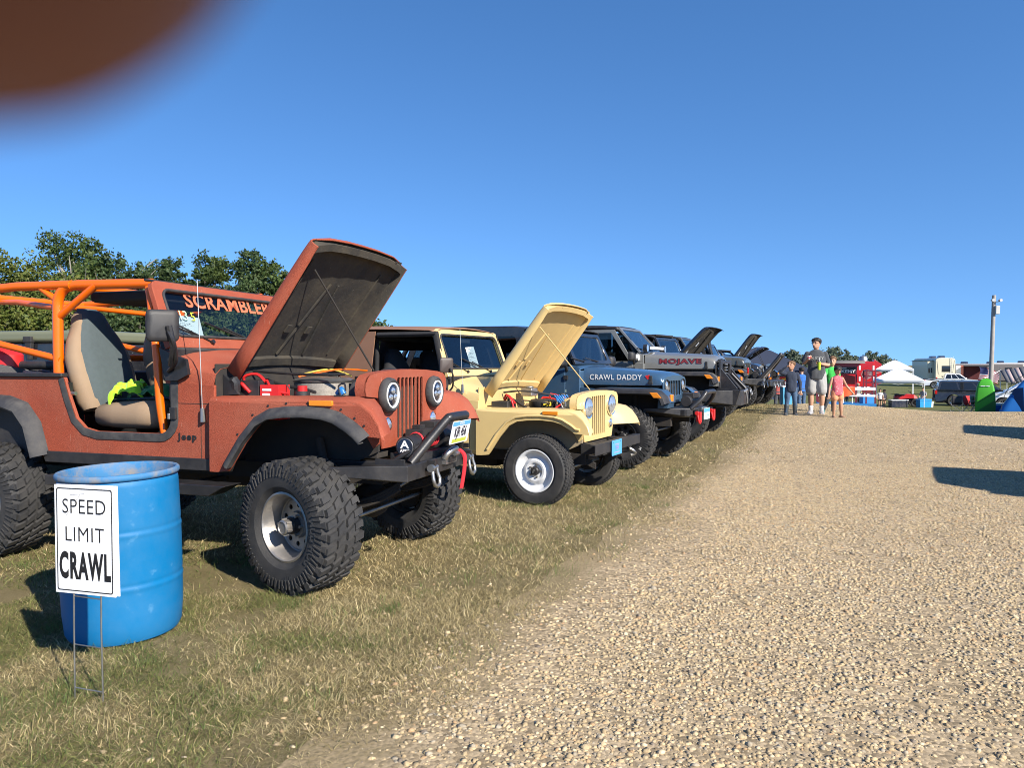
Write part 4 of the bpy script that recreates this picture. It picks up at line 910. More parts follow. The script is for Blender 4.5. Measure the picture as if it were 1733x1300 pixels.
def orange_extra(root, Z, P, WP, L):
    for s in (-1, 1):
        t = MB(); t.mat(m_blackm); bolts(t, [(x, Z(h)) for x, h in offset_line(ARCH[2:], .075)], s); t.build('flare_bolt', root)
        t = MB(); t.mat(m_blackm); t.bb((.18, s*.62, Z(.462)), (.24, s*.66, Z(.475))); t.tube(bez([(.21, s*.63, Z(.47)), (.19, s*.62, Z(.53)), (.23, s*.615, Z(.545)), (.24, s*.62, Z(.50))], 4), .006, 6); t.build('hood_catch', root)
    def put(mb, name, par=root, **k): return mb.build(name, par, **k)
    # roll cage
    ht = Z(1.235); c = MB(); c.mat(m_orange)
    for s in (-1, 1):
        y = s*.60
        c.tube(bez([(-2.19, y, Z(.60)), (-2.19, y, Z(1.0)), (-2.18, y, Z(1.15)), (-2.12, y*.985, Z(1.225)), (-2.0, y*.98, ht+.01)], 6)+[(-1.32, y*.98, ht-.005)], .036, 14)
        c.tube(bez([(-1.35, y*.98, ht-.03), (-1.27, y*1.08, ht-.14), (-1.20, y*1.12, Z(.70)), (-1.18, y*1.12, Z(.40)), (-1.13, y*1.1, Z(.08))], 6), .028, 12)
        c.tube([(-2.05, y, ht+.01), (-2.6, y, ht+.015), (-3.35, y, ht-.02)], .034, 12)
        c.tube([(-2.16, y, Z(.70)), (-3.3, y, Z(.92))], .026, 12)
        c.tube([(-2.17, y, Z(1.02)), (-1.82, y, ht)], .026, 10)
        c.tube([(-2.20, y, Z(1.14)), (-2.36, y, ht)], .024, 10)
        c.tube([(-3.3, y, ht-.02), (-3.3, y, Z(.5))], .034, 12)
        c.tube([(-2.19, y, Z(1.08)), (-2.9, y*.6, Z(1.16)), (-3.3, y*.4, Z(1.18))], .022, 8)
    for x, z_ in ((-2.10, ht+.005), (-1.36, ht-.01), (-3.3, ht-.02), (-2.19, Z(.72)), (-1.18, Z(.80))): c.tube([(x, -.60, z_), (x, .60, z_)], .028, 12)
    put(c, 'roll_cage', smooth=50)
    k = MB(); k.mat(m_darkcloth); k.bb((-1.98, -.52, ht-.115), (-1.42, .52, ht-.035)); put(k, 'overhead_panel', bevel=.03)
    # bumper: folded plate box with cut-back wings
    b = MB(); b.mat(m_blackm)
    def ring(y, x0, x1, z0, z1): return [(x0, y, z0), (x1, y, z0), (x1, y, z1), (x0, y, z1)]
    zt, zb = Z(.035), Z(-.07)
    b.loft([ring(-.78, .10, .16, zb+.05, zt), ring(-.62, .30, .44, zb+.02, zt), ring(-.54, .40, .63, zb, zt), ring(.49, .40, .63, zb, zt), ring(.57, .30, .44, zb+.02, zt), ring(.72, .10, .16, zb+.05, zt)])
    for s in (-1, 1): b.bb((-.02, s*.36, Z(-.06)), (.45, s*.46, Z(.04)))
    bo = put(b, 'bumper', bevel=.006)
    t = MB(); t.mat(m_blackm); t.tube(bez([(.58, -.40, Z(.03)), (.66, -.27, Z(.18)), (.735, -.18, Z(.30)), (.75, -.14, Z(.315)), (.75, .08, Z(.315)), (.735, .12, Z(.30)), (.66, .24, Z(.18)), (.58, .37, Z(.03))], 5), .030, 12)
    for s in (-1, 1): t.tube([(.42, s*.36, Z(.03)), (.65, s*.27, Z(.17))], .016, 8); t.bb((.40, s*.52, Z(.035)), (.60, s*.535, Z(.07)))
    t.build('bumper_hoop', bo, smooth=50)
    for y in (-.25, .37):
        t = MB(); shackle(t, (.645, y, Z(-.01)), 1.05); t.build('shackle', bo, smooth=50)
    wi = MB(); wi.mat(m_black); wi.cyl((.50, -.32, Z(.125)), (.50, -.20, Z(.125)), .070, 22); wi.cyl((.50, .14, Z(.15)), (.50, .34, Z(.15)), .078, 22); wi.cyl((.50, -.20, Z(.15)), (.50, .14, Z(.15)), .05, 18); wi.bb((.42, -.16, Z(.17)), (.55, .10, Z(.225))); wi.bb((.43, .04, Z(.19)), (.54, .26, Z(.265))); wi.bb((.44, -.10, Z(.225)), (.50, -.02, Z(.25))); wi.bb((.38, -.30, Z(.03)), (.60, .32, Z(.08)))
    wi.mat(m_redcloth); 
    for q in range(8): wi.lathe([(.054, -.01), (.062, 0), (.054, .01)], 16, 'y', (.50, -.16+.035*q, Z(.15)))
    wi.mat(m_steel); wi.cyl((.50, -.325, Z(.125)), (.50, -.322, Z(.125)), .060, 24); wi.mat(m_leddark); wi.cyl((.50, -.328, Z(.125)), (.50, -.3215, Z(.125)), .056, 24)
    wi.mat(m_white); put_text(wi, 'A', (.50, -.3285, Z(.140)), (1, 0, 0), (0, 0, 1), .07, bold=.002, sx=1.25); put_text(wi, 'APEX', (.50, -.3285, Z(.100)), (1, 0, 0), (0, 0, 1), .028, bold=.001)
    wi.build('winch', bo, bevel=.006)
    fl = MB(); fl.mat(m_steel); fl.tube(bez([(.645, -.02, Z(.02)), (.67, -.01, Z(.06)), (.69, .06, Z(.085)), (.67, .13, Z(.06)), (.645, .14, Z(.02))], 5), .022, 10); fl.bb((.63, -.03, Z(-.02)), (.66, .16, Z(.05))); fl.mat(m_blackm); fl.bb((.655, .01, Z(-.01)), (.675, .11, Z(.03))); fl.mat(m_steel); fl.cyl((.70, .03, Z(.05)), (.70, .10, Z(.05)), .016, 10); fl.build('fairlead', bo, smooth=45)
    st = MB(); st.mat(m_redcloth); rows = []
    for q, p in enumerate(bez([(.70, .10, Z(.075)), (.735, .12, Z(.03)), (.735, .125, Z(-.05)), (.73, .11, Z(-.13)), (.725, .09, Z(-.20))], 5)): rows.append([(p[0]-.006, p[1]-.022, p[2]), (p[0]+.006, p[1]-.02, p[2]+.004), (p[0]+.010, p[1], p[2]), (p[0]+.006, p[1]+.02, p[2]+.004), (p[0]-.006, p[1]+.022, p[2])])
    st.loft(rows); st.build('hook_strap', bo, smooth=60)
    dk = mat('plate_ink', (.02, .02, .04), rough=.5); sb = mat('plate_sky', (.10, .36, .62), rough=.4); gr = mat('plate_green', (.45, .50, .06), rough=.4); pw = mat('plate_white', (.72, .74, .76), rough=.35)
    plate_part(bo, 'licence_plate', (.785, -.075, Z(.215)), (0, 1, 0), (.22, 0, 1), .305, .155, pw, [(sb, (-.148, .045, .148, .073)), (gr, (-.12, -.070, .12, -.045)), (dk, 'KJR 456', 0, 0, .092, .66, .003), (pw, 'IOWA', 0, .059, .028, 1.0, .0006)])
    # winch cable to the side, hinge, badge
    bd = MB(); bd.mat(m_blackm); put_text(bd, 'Jeep', (-.90, -.7275, Z(.185)), (1, 0, 0), (0, 0, 1), .062, bold=.0018, sx=1.15, spacing=1.25, depth=.002); put(bd, 'badge')
    dh = MB(); dh.mat(m_blackm); dh.bb((-1.03, -.75, Z(.30)), (-.98, -.727, Z(.38))); dh.mat(m_steel); dh.cyl((-1.035, -.745, Z(.30)), (-1.035, -.745, Z(.34)), .012, 8); put(dh, 'door_hinge', bevel=.004)
    lt = MB(); lt.mat(m_steel); lt.cyl((-1.95, -.70, Z(.46)), (-1.91, -.70, Z(.46)), .014, 10); lt.mat(m_blackm); lt.bb((-1.985, -.71, Z(.42)), (-1.95, -.69, Z(.54))); put(lt, 'door_striker')
    # odds and ends in the bed
    cg = MB(); cg.mat(m_black)
    rr = random.Random(3)
    for q in range(16): cg.box((-2.3-rr.random()*1.0, -.5+rr.random()*1.0, Z(.36+rr.random()*.2)), (.25+rr.random()*.3, .15+rr.random()*.2, .10+rr.random()*.16), (rr.random()*.3, rr.random()*.3, rr.random()*3))
    cg.tube([(-3.3, -.45, Z(.66)), (-2.3, -.40, Z(.66))], .035, 10); cg.mat(m_steel)
    for q in range(10): cg.box((-2.3-rr.random()*1.0, -.5+rr.random()*.6, Z(.60+rr.random()*.04)), (.08, .03, .02), (0, rr.random(), rr.random()*3))
    put(cg, 'bed_cargo', bevel=.01)
    gc = MB(); gc.mat(m_red); gc.loft([[tuple(Vector((-2.95, -.45, Z(z_)))+Vector((.17*k*cos(a), .11*k*sin(a), 0))) for a in [2*pi*i/14 for i in range(14)]] for z_, k in ((.58, 1), (.74, 1), (.80, .6), (.81, .3))]); gc.mat(m_white); gc.bb((-2.98, -.563, Z(.66)), (-2.90, -.555, Z(.70))); put(gc, 'gas_can', smooth=40)
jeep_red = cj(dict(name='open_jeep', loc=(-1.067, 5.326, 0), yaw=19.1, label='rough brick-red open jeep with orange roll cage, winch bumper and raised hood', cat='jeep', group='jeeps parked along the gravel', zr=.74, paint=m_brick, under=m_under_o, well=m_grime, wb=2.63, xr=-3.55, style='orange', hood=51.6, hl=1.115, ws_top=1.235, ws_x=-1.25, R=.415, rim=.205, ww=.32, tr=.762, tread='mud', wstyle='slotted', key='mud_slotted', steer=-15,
    spin={(True, -1): .35}, letters=(m_rubber, [('KANATI', pi*1.02, .062, .001), ('MUD HOG', .15, .058, .002), ('M/T', -.95, .045, .001)]), mirror=(-.93, .915, .205), antenna=(-.76, .38, 1.22), prop_y=-.02, fn=orange_extra))

# ---- the pale yellow one
m_yel = mat('cream_yellow_paint', (0.68, 0.50, 0.215), rough=.34, var=.05, vscale=3, coat=.25, dust=.15, dust_col=(.42, .31, .17), dscale=4, bump=.03, bscale=20)
m_yel_under = mat('cream_hood_lining', (0.60, 0.43, 0.18), rough=.55, var=.08, vscale=5, dust=.3, dust_col=(.35, .25, .13), dscale=3, col2=(.10, .07, .05), c2scale=14, c2lo=.74, c2hi=.78)
m_yel_well = mat('dusty_wheel_well', (0.36, 0.29, 0.18), rough=.85, dust=.6, dust_col=(.22, .18, .13), dscale=4)
def yellow_extra(root, Z, P, WP, L):
    for s in (-1, 1): t = MB(); t.mat(m_steel); t.bb((.20, s*.60, Z(.462)), (.26, s*.64, Z(.475))); t.tube(bez([(.23, s*.61, Z(.47)), (.21, s*.61, Z(.52)), (.25, s*.605, Z(.535)), (.26, s*.61, Z(.49))], 4), .007, 6); t.build('hood_catch', root)
    t = MB(); rr = random.Random(5)
    for k in range(14):
        x0, y0 = -.6+.75*rr.random(), -.5+rr.random()*.8; t.mat(rr.choice([m_black, m_grime, m_steel, m_black, m_red])); t.tube(bez([(x0, y0, Z(.42)), (x0+rr.uniform(-.1, .2), y0+rr.uniform(-.2, .2), Z(.50+rr.random()*.09)), (x0+rr.uniform(.0, .35), y0+rr.uniform(-.25, .25), Z(.46))], 5), rr.choice([.008, .012, .016]), 6)
    t.build('hose', root, smooth=60)
    b = MB(); b.mat(m_black); b.bb((.60, -.70, Z(.02)), (.615, .70, Z(.125))); b.bb((.54, -.70, Z(.115)), (.61, .70, Z(.125))); b.bb((.54, -.70, Z(.02)), (.61, .70, Z(.03)))
    for s in (-1, 1): b.bb((.35, s*.34, Z(.0)), (.60, s*.44, Z(.11)))
    bo = b.build('bumper', root, bevel=.005)
    t = MB(); t.mat(m_steel); t.tube(bez([(.62, .30, Z(.0)), (.66, .33, Z(-.03)), (.66, .37, Z(-.06)), (.62, .34, Z(-.08))], 4), .016, 8); t.build('tow_hook', bo)
    bl = mat('blue_plate', (.08, .34, .72), rough=.4); ink = mat('faded_red_ink', (.42, .25, .42), rough=.6); dk = m_blackm
    plate_part(bo, 'licence_plate', (.63, -.14, Z(.055)), (0, 1, 0), (0, 0, 1), .30, .155, bl, [(ink, (-.085, -.052, .085, -.044)), (ink, (-.07, .030, .07, .037)), (ink, '1959', 0, -.005, .065, .8), (dk, (-.115, .052, -.105, .062)), (dk, (.105, .052, .115, .062))])
    # fabric top: roof, rear quarters, dark lining and far side curtains
    zt = Z(P['ws_top'])
    r = MB(); r.mat(m_browntop); rows = []
    for x, dz in ((-1.24, -.005), (-1.30, .012), (-1.7, .03), (-2.3, .045), (-2.9, .02), (-3.0, -.02)):
        rows.append([(x, y, zt+dz+.035*(1-(y/.70)**2)-(.02 if abs(y) > .67 else 0)) for y in (-.71, -.69, -.55, -.3, 0, .3, .55, .69, .71)])
    r.grid(rows)
    for s in (-1,):
        r.plate([[(-2.02, zt-.01), (-3.0, zt-.01), (-3.12, Z(.58)), (-2.12, Z(.58))]], 'y', s*.70, s*.712)
    r.bb((-3.14, -.70, Z(.58)), (-3.10, .70, zt-.02))
    so = r.build('soft_top', root, smooth=45); sm = so.modifiers.new('thick', 'SOLIDIFY'); sm.thickness = .006
    l = MB(); l.mat(m_darkcloth); rows = []
    for x, dz in ((-1.26, -.04), (-1.7, -.02), (-2.3, -.01), (-2.98, -.05)): rows.append([(x, y, zt+dz) for y in (-.69, 0, .69)])
    l.grid(rows)
    l.plate([[(-1.22, zt-.02), (-3.0, zt-.02), (-3.08, Z(.575)), (-1.06, Z(.575)), (-1.10, Z(.75))], [(-1.38, zt-.14), (-1.28, Z(.86)), (-1.86, Z(.70)), (-1.50, zt-.16)][::-1], rrect(-2.85, Z(.68), -2.0, zt-.2, .08)], 'y', .668, .680)
    l.tube([(-1.24, -.68, zt-.03), (-1.08, -.70, Z(.62))], .035, 8); l.tube([(-1.22, -.69, zt-.05), (-2.0, -.69, zt-.05)], .03, 8)
    for s in (-1, 1): l.tube([(-2.10, s*.60, Z(.5)), (-2.08, s*.60, zt-.08)], .028, 10)
    l.tube([(-2.08, -.60, zt-.08), (-2.08, .60, zt-.08)], .028, 10); l.tube([(-2.05, -.64, zt-.1), (-2.7, -.3, Z(.6))], .012, 6)
    l.build('top_lining', so, smooth=45)
    rm = MB(); rm.mat(m_black); rm.box(WP(.0, L-.10, -.05), (.03, .20, .05)); rm.build('rear_view_mirror', root, bevel=.01)
jeep_yel = cj(dict(name='open_jeep', loc=(.586, 8.077, -.02), yaw=27.4, label='cream yellow soft-top jeep with white steel wheels and raised hood', cat='jeep', group='jeeps parked along the gravel', zr=.515, paint=m_yel, under=m_yel_under, well=m_yel_well, wb=2.37, xr=-3.1, style='yellow', hood=51.6, hl=1.175, ws_top=1.29, ws_x=-1.27, R=.363, rim=.205, ww=.215, tr=.696, tread='street', wstyle='steel', key='street_steel', steer=-1.5, mirror=(-1.0, .90, .16), mirror_y=-.84, antenna=(-.86, .70, 1.28), prop_y=.45, fn=yellow_extra))
# ------------------------------------------------------------------ newer jeeps further down the row
def wrangler(P):
    root = empty(P['name'], P['loc'], R_(-P['yaw']), P['label'], P['cat'], P.get('group'))
    pm = P['paint']; hw = P['hw']; rk = P['rock']; bt = P['belt']; wb = P['wb']; xr = P['xr']; R = P['R']; xc = P['xc']; xg = P['xg']
    fz = P['fz']; fo = P['fo']; det = P.get('detail', 1)
    # tub with wheel openings
    b = MB(); b.mat(pm); ra = [(x-wb, rk+h*1.15) for x, h in RARCH]
    side = [(xc, rk), (xc, bt), (xr, bt), (xr, rk)]+ra
    for s in (-1, 1): b.plate([side], 'y', s*(hw-.03), s*hw)
    b.bb((xr, -hw+.03, rk), (xr+.03, hw-.03, bt)); b.bb((xc-.03, -hw+.03, rk+.1), (xc, hw-.03, bt-.01))
    # cowl towards the windshield
    wx, wz = P['wbase']; rows = []
    for x, z, k in ((xc+.0, P['hz1']-.012, .93), (wx+.06, wz-.01, .96), (wx-.03, wz, .97)):
        rows.append([(x, y*hw*k, z-.03*abs(y)**3) for y in (-1, -.8, -.4, 0, .4, .8, 1)])
    b.grid(rows); b.bb((wx-.06, -hw*.97, bt-.3), (wx-.03, hw*.97, wz-.01))
    for s in (-1, 1): b.prism([(xc, bt-.01), (xc, P['hz1']-.03), (wx-.03, wz-.02), (wx-.25, bt)], 'y', s*(hw*.93), s*(hw*.97))
    b.mat(m_grime); b.bb((xr+.05, -hw+.05, rk-.02), (xc, hw-.05, rk+.06))
    for s in (-1, 1): b.bb((-wb-.5, s*.42, rk), (-wb+.5, s*(hw-.04), rk+.45))
    body = b.build('body', root, smooth=35, bevel=.010)
    # doors with windows
    (tx, tz) = P['wtop']
    dlist = [(wx-.12, wx-1.02)]+([(wx-1.06, wx-1.85)] if P.get('four') else [])
    if P.get('doors', True):
        for s in (-1, 1):
            for k, (xa, xb) in enumerate(dlist):
                d = MB(); d.mat(pm)
                d.prism([(xa, rk+.06), (xa-.0, bt-.005), (xb, bt-.005), (xb, rk+.06)], 'y', s*(hw+.003), s*(hw+.014))
                do = d.build('door', root, bevel=.006)
                h = MB(); h.mat(m_black); h.bb((xb+.08, s*(hw+.014), bt-.12), (xb+.22, s*(hw+.04), bt-.08)); h.build('door_handle', do, bevel=.006)
                
                for zh in (rk+.2, bt-.14): h = MB(); h.mat(m_black); h.bb((xa-.01, s*(hw+.01), zh), (xa+.05, s*(hw+.035), zh+.06)); h.build('door_hinge', do)
                if P['roof'] != 'cage':
                    top = P['roofz']-.07; a_top = (tx-.05 if k == 0 else xa)
                    f = MB(); f.mat(pm if P['roof'] == 'hard' else m_darkcloth)
                    f.plate([[(xa, bt), (a_top, top), (xb, top), (xb, bt)], [(xa-.09, bt+.03), (xb+.05, bt+.03), (xb+.05, top-.06), (a_top-.07, top-.06)]], 'y', s*(hw-.06), s*(hw-.03)); f.build('window_frame', do, bevel=.004)
                    glass_part('window_glass', [(xa-.08, s*(hw-.05), bt+.02), (xb+.04, s*(hw-.05), bt+.02), (xb+.04, s*(hw-.05), top-.05), (a_top-.06, s*(hw-.05), top-.05)], do, m_darkglass)
    # windshield
    up = Vector((tx-wx, 0, tz-wz)); L = up.length; up = up/L; nn = Vector((up.z, 0, -up.x))
    def WP(v, t, n=0.): q = Vector((wx, v, wz))+up*t+nn*n; return tuple(q)
    w0, w1 = hw*.93, hw*.87; f = MB(); f.mat(P.get('ws_paint', pm))
    prof = lambda k: [(-1, 0), (1, 0), (1, 1), (-1, 1)]
    vs, fs = fill2d(((( -w0, 0), (w0, 0), (w1, L), (-w1, L)), tuple(rrect(-w1+.06, .06, w1-.06, L-.055, .07))[::-1])); n = len(vs)
    V = [WP(v, t, .018) for v, t in vs]+[WP(v, t, -.02) for v, t in vs]; F = [tuple(q) for q in fs]+[tuple(k+n for k in q[::-1]) for q in fs]; E = {}
    for q in fs:
        for k in range(len(q)): E[(q[k], q[(k+1) % len(q)])] = 1
    F += [(a, c, c+n, a+n)[::-1] for (a, c) in E if (c, a) not in E]
    f.add(V, F); fr = f.build('windshield_frame', root, smooth=35, bevel=.006)
    glass_part('windshield_glass', [WP(-w1+.05, .05), WP(w1-.05, .05), WP(w1-.05, L-.05), WP(-w1+.05, L-.05)], fr, m_glass)
    for v0 in (-.35, .15):
        t = MB(); t.mat(m_black); t.tube([WP(v0, .03, .03), WP(v0-.42, .09, .024)], .008, 5); t.build('wiper', fr)
    # roof
    if P['roof'] in ('soft', 'hard'):
        rm = m_darkcloth if P['roof'] == 'soft' else P.get('roof_paint', pm); r = MB(); r.mat(rm); rows = []; zr_ = P['roofz']; ys = [-1, -.97, -.85, -.5, 0, .5, .85, .97, 1]
        xs_ = [tx+.02, tx-.05, tx-.5, (tx+xr)/2, P['roofx']+.15, P['roofx']] ; dz = [-.02, .005, .03, .035, .02, -.03] if P['roof'] == 'soft' else [-.02, .01, .03, .03, .02, -.02]
        for x, z in zip(xs_, dz): rows.append([(x, y*(hw-.05), zr_+z-.05*(abs(y) > .98)-.02*abs(y)**4) for y in ys])
        r.grid(rows)
        xq = dlist[-1][1]-.02
        for s in (-1, 1): r.plate([[(xq, zr_-.02), (P['roofx'], zr_-.02), (P['roofx']-.10, bt), (xq, bt)], rrect(P['roofx']+.12, bt+.10, xq-.12, zr_-.14, .06)], 'y', s*(hw-.06), s*(hw-.045))
        r.plate([[(-hw+.05, bt), (hw-.05, bt), (hw-.06, zr_-.02), (-hw+.06, zr_-.02)], rrect(-hw+.2, bt+.1, hw-.2, zr_-.14, .06)], 'x', P['roofx']-.05, P['roofx']-.03)
        r.bb((xq-.02, -hw+.05, zr_-.06), (xq+.05, hw-.05, zr_-.02))
        ro = r.build('roof', root, smooth=40); sm = ro.modifiers.new('thick', 'SOLIDIFY'); sm.thickness = .012
        for s in (-1, 1): glass_part('rear_side_window', [(P['roofx']+.10, s*(hw-.052), bt+.08), (xq-.10, s*(hw-.052), bt+.08), (xq-.10, s*(hw-.052), zr_-.12), (P['roofx']+.10, s*(hw-.052), zr_-.12)], ro, m_darkglass)
    if P['roof'] != 'hard' or det:
        c = MB(); c.mat(m_black if P['roof'] != 'cage' else m_blackm); zt = P['roofz']-.04; xh = dlist[-1][1]-.08
        for s in (-1, 1):
            y = s*(hw-.14); c.tube(bez([(xh, y, rk+.1), (xh, y, zt-.12), (xh+.03, y*.96, zt-.02), (xh+.15, y*.95, zt), (tx-.05, y*.95, zt-.02), (wx-.08, y, wz-.15)], 5), .035, 8); c.tube([(xh, y, zt-.06), (xr+.35, y, bt)], .03, 8)
        c.tube([(xh, -hw+.15, zt-.01), (xh, hw-.15, zt-.01)], .035, 8)
        if P['roof'] == 'cage': c.mat(m_darkcloth); c.bb((xh+.1, -hw+.2, zt+.02), (tx-.02, hw-.2, zt+.06)); c.tube([(xh+.2, -.2, zt), (xh+.1, .1, zt-.08), (xh+.4, .3, zt-.03)], .05, 8)
        c.build('roll_bar', root, smooth=50)
        for s in (-1, 1): bucket_seat(root, wx-.78, s*.36, rk+.12, m_darkcloth, m_darkcloth, h=.80)
    # hood: closed or raised about the cowl
    hr, hf, h0, h1, h2 = P['hr'], P['hf'], P['hz0'], P['hz1'], P['hz2']
    th = R_(P.get('hood', 0)); piv = Vector((xc, 0, h1-.04)); Mh = Matrix.Rotation(-th, 3, 'Y')
    def T(p): return tuple(piv+Mh @ (Vector(p)-piv)) if th else tuple(p)
    h = MB(); h.mat(pm); rows = []; LX = xg-xc; bulge = P.get('bulge', 0)
    for t, dzf in ((0, 0), (.25, 0), (.5, 0), (.75, 0), (.9, -.005), (.965, -.022), (.99, -.045), (1.0, -.075)):
        x = xc+LX*t; w_ = hr+(hf-hr)*t; zt = h1+(h2-h1)*t+dzf; zb = h0 if not th else zt-.10; rowp = []
        for (yy, q) in ((-1, zb), (-1.005, zt-.09), (-.98, zt-.045), (-.92, zt-.02), (-.72, zt-.006), (-.60, zt+.004+bulge), (0, zt+.016+bulge), (.60, zt+.004+bulge), (.72, zt-.006), (.92, zt-.02), (.98, zt-.045), (1.005, zt-.09), (1, zb)): rowp.append(T((x, yy*w_, q)))
        rows.append(rowp)
    h.grid(rows); ho = h.build('hood', root, smooth=42)
    if th:
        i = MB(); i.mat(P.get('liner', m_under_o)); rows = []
        for t in (.02, .3, .6, .96): rows.append([T((xc+LX*t, (hr+(hf-hr)*t)*y*.97, h1+(h2-h1)*t-.05)) for y in (-1, -.5, 0, .5, 1)])
        i.grid(rows); 
        for y in (-.25, .25): i.tube([T((xc+LX*.05, y*1.6, h1-.06)), T((xc+LX*.9, y*.5, h2-.06))], .016, 6)
        i.mat(m_steel); i.box(T((xc+LX*.5, .05, h1-.07)), (.12, .2, .02), (0, -th, .6)); i.box(T((xc+LX*.3, -.2, h1-.07)), (.2, .05, .02), (0, -th, .9)); i.build('hood_liner', ho, smooth=50)
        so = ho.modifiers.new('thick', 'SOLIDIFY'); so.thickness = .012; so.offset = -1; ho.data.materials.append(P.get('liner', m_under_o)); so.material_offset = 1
        e = MB(); e.mat(m_grime); e.bb((xc+.1, -.3, rk), (xg-.1, .3, h0+.05)); e.tube([(xc+.2, -.3, h0+.1), (xg-.2, .1, h0+.12)], .04, 8); e.build('engine', root, bevel=.02)
        for s in (-1, 1):
            q = MB(); q.mat(pm); q.prism([(xc, rk+.2), (xc, h0), (xg-.02, h0), (xg-.02, rk+.3)], 'y', s*(hf-.03), s*hf); q.build('inner_fender', root)
        t = MB(); t.mat(m_grime); t.tube([T((xc+LX*.8, -.3, h2-.05)), (xg-.1, -.1, h0)], .006, 5); t.build('prop_rod', ho)
    else:
        q = MB(); q.mat(m_grime); q.bb((xc, -hf+.04, rk+.1), (xg-.05, hf-.04, h0+.03)); q.build('engine', root)
        for s in (-1, 1):
            l = MB(); l.mat(m_black); xl = xg-.16; l.box((xl, s*(hf*1.01+.012), h0+.07), (.045, .02, .12)); l.box((xl, s*(hf+.025), h0+.03), (.06, .03, .04)); l.build('hood_latch', ho, bevel=.008)
    # fenders and flares
    ft = [(-.62, fz-.30), (-.52, fz-.09), (-.42, fz-.01), (-.3, fz), (.35, fz-.005), (.47, fz-.03), (.55, fz-.10), (.585, fz-.19)]
    for s in (-1, 1):
        if P.get('body_fender', True):
            f = MB(); f.mat(pm); rows = []
            for (yy, dh) in ((hf-.05, .004), (hw*.95, .004), (hw+.01, -.012)): rows.append([(x, s*yy, z+dh+.002) for x, z in ft[2:]])
            f.grid(rows); f.prism([(.44, fz-.04), (.575, fz-.16), (.56, fz-.26), (.42, fz-.26)], 'y', s*(hf-.05), s*(hw)); f.prism([(xc, rk+.02), (xc, fz), (-.40, fz-.02), (-.50, fz-.10), (-.58, rk+.02)], 'y', s*(hw-.04), s*(hw-.01)); fe = f.build('fender', root, smooth=40, bevel=.006)
        else: fe = root
        f = MB(); f.mat(P.get('flare', m_black)); rows = []
        for (d, yy) in ((0.0, hw-.05), (.004, hw), (.0, fo-.05), (-.02, fo-.012), (-.06, fo), (-.075, fo-.01), (-.06, hw-.05)): rows.append([(x, s*yy, z) for x, z in offset_line(ft[::-1], -d)])
        f.grid(rows); fl = f.build('fender_flare', root, smooth=45)
        f = MB(); f.mat(P.get('flare', m_black)); ra2 = [(x-wb, rk+h*1.15) for x, h in RARCH]; rows = []
        for (d, yy) in ((.06, hw), (.05, fo-.05), (.02, fo), (-.01, fo-.01), (0, hw-.02)): rows.append([(x, s*yy, z) for x, z in offset_line(ra2, d)])
        f.grid(rows); f.build('fender_flare', root, smooth=45)
        m = MB(); m.mat(m_amber); m.prism([(.36, fz-.045), (.47, fz-.05), (.53, fz-.12), (.42, fz-.12)], 'y', s*(fo-.012), s*(fo+.003)); m.build('side_marker', fl, bevel=.008)
        if P.get('body_fender', True): m = MB(); m.mat(m_amber); m.box((.565, s*(hw*.80), fz-.13), (.03, .10, .10)); m.build('turn_signal', fe, bevel=.01)
        i = MB(); i.mat(m_grime); i.prism([(-.55, rk), (-.45, fz-.03), (.5, fz-.06), (.5, rk+.2)], 'y', s*(hf-.12), s*(hf-.06)); i.bb((-.60, s*hf*.9, rk), (-.57, s*(hw-.03), fz-.1)); i.build('inner_fender', root)
    # grille
    gz0, gz1 = P['gz']; g = MB(); g.mat(P.get('grille_paint', pm)); gw = P['gw']
    outl = [(-gw*.82, gz0), (gw*.82, gz0), (gw*.86, gz0+.12), (gw, gz0+.2), (gw, gz1-.10), (gw*.93, gz1-.03), (gw*.6, gz1), (0, gz1+.012), (-gw*.6, gz1), (-gw*.93, gz1-.03), (-gw, gz1-.10), (-gw, gz0+.2), (-gw*.86, gz0+.12)]
    sw_ = P.get('slotw', .066); zl0, zl1 = gz0+.10, gz1-.07; lz = (gz0+gz1)/2+.05
    holes = [rrect(sw_*k-sw_*.40, zl0, sw_*k+sw_*.40, zl1, .012, 3) for k in range(-3, 4)]+[circ(s*gw*.71, lz, .083, 22) for s in (-1, 1)]
    g.plate([outl]+holes, 'x', xg+.001, xg+.012); go = g.build('grille', root, smooth=35, bevel=.006)
    i = MB(); i.mat(m_grime); i.bb((xg-.09, -gw*.8, gz0+.02), (xg-.05, gw*.8, gz1-.05)); i.build('radiator', root)
    for s in (-1, 1):
        c = (xg, s*gw*.71, lz); h = MB(); h.mat(P.get('lamp_rim', m_black)); h.lathe([(.082, -.03), (.088, .012), (.094, .018), (.088, .026), (.078, .012)], 24, 'x', c); h.mat(m_lens if not P.get('led') else m_leddark); h.lathe([(.080, .006), (.05, .02), (0, .026)], 22, 'x', c); h.build('headlight', root, smooth=50)
    # mirrors
    for s in (-1, 1):
        m = MB(); m.mat(P.get('mirror_mat', m_black)); mc = (wx-.10, s*(hw+.17), bt+.12); m.loft([[(mc[0]+dx_, mc[1]+y*k, mc[2]+z*k) for y, z in rrect(-.10, -.085, .10, .085, .035, 3)] for dx_, k in ((-.03, .95), (.0, 1), (.05, .85), (.075, .5))]); m.tube([(mc[0]+.02, s*(hw+.08), mc[2]-.06), (wx-.10, s*(hw-.02), bt-.02)], .025, 8); m.build('side_mirror', root, smooth=40)
    # chassis, axles, wheels
    ch = MB(); ch.mat(m_grime)
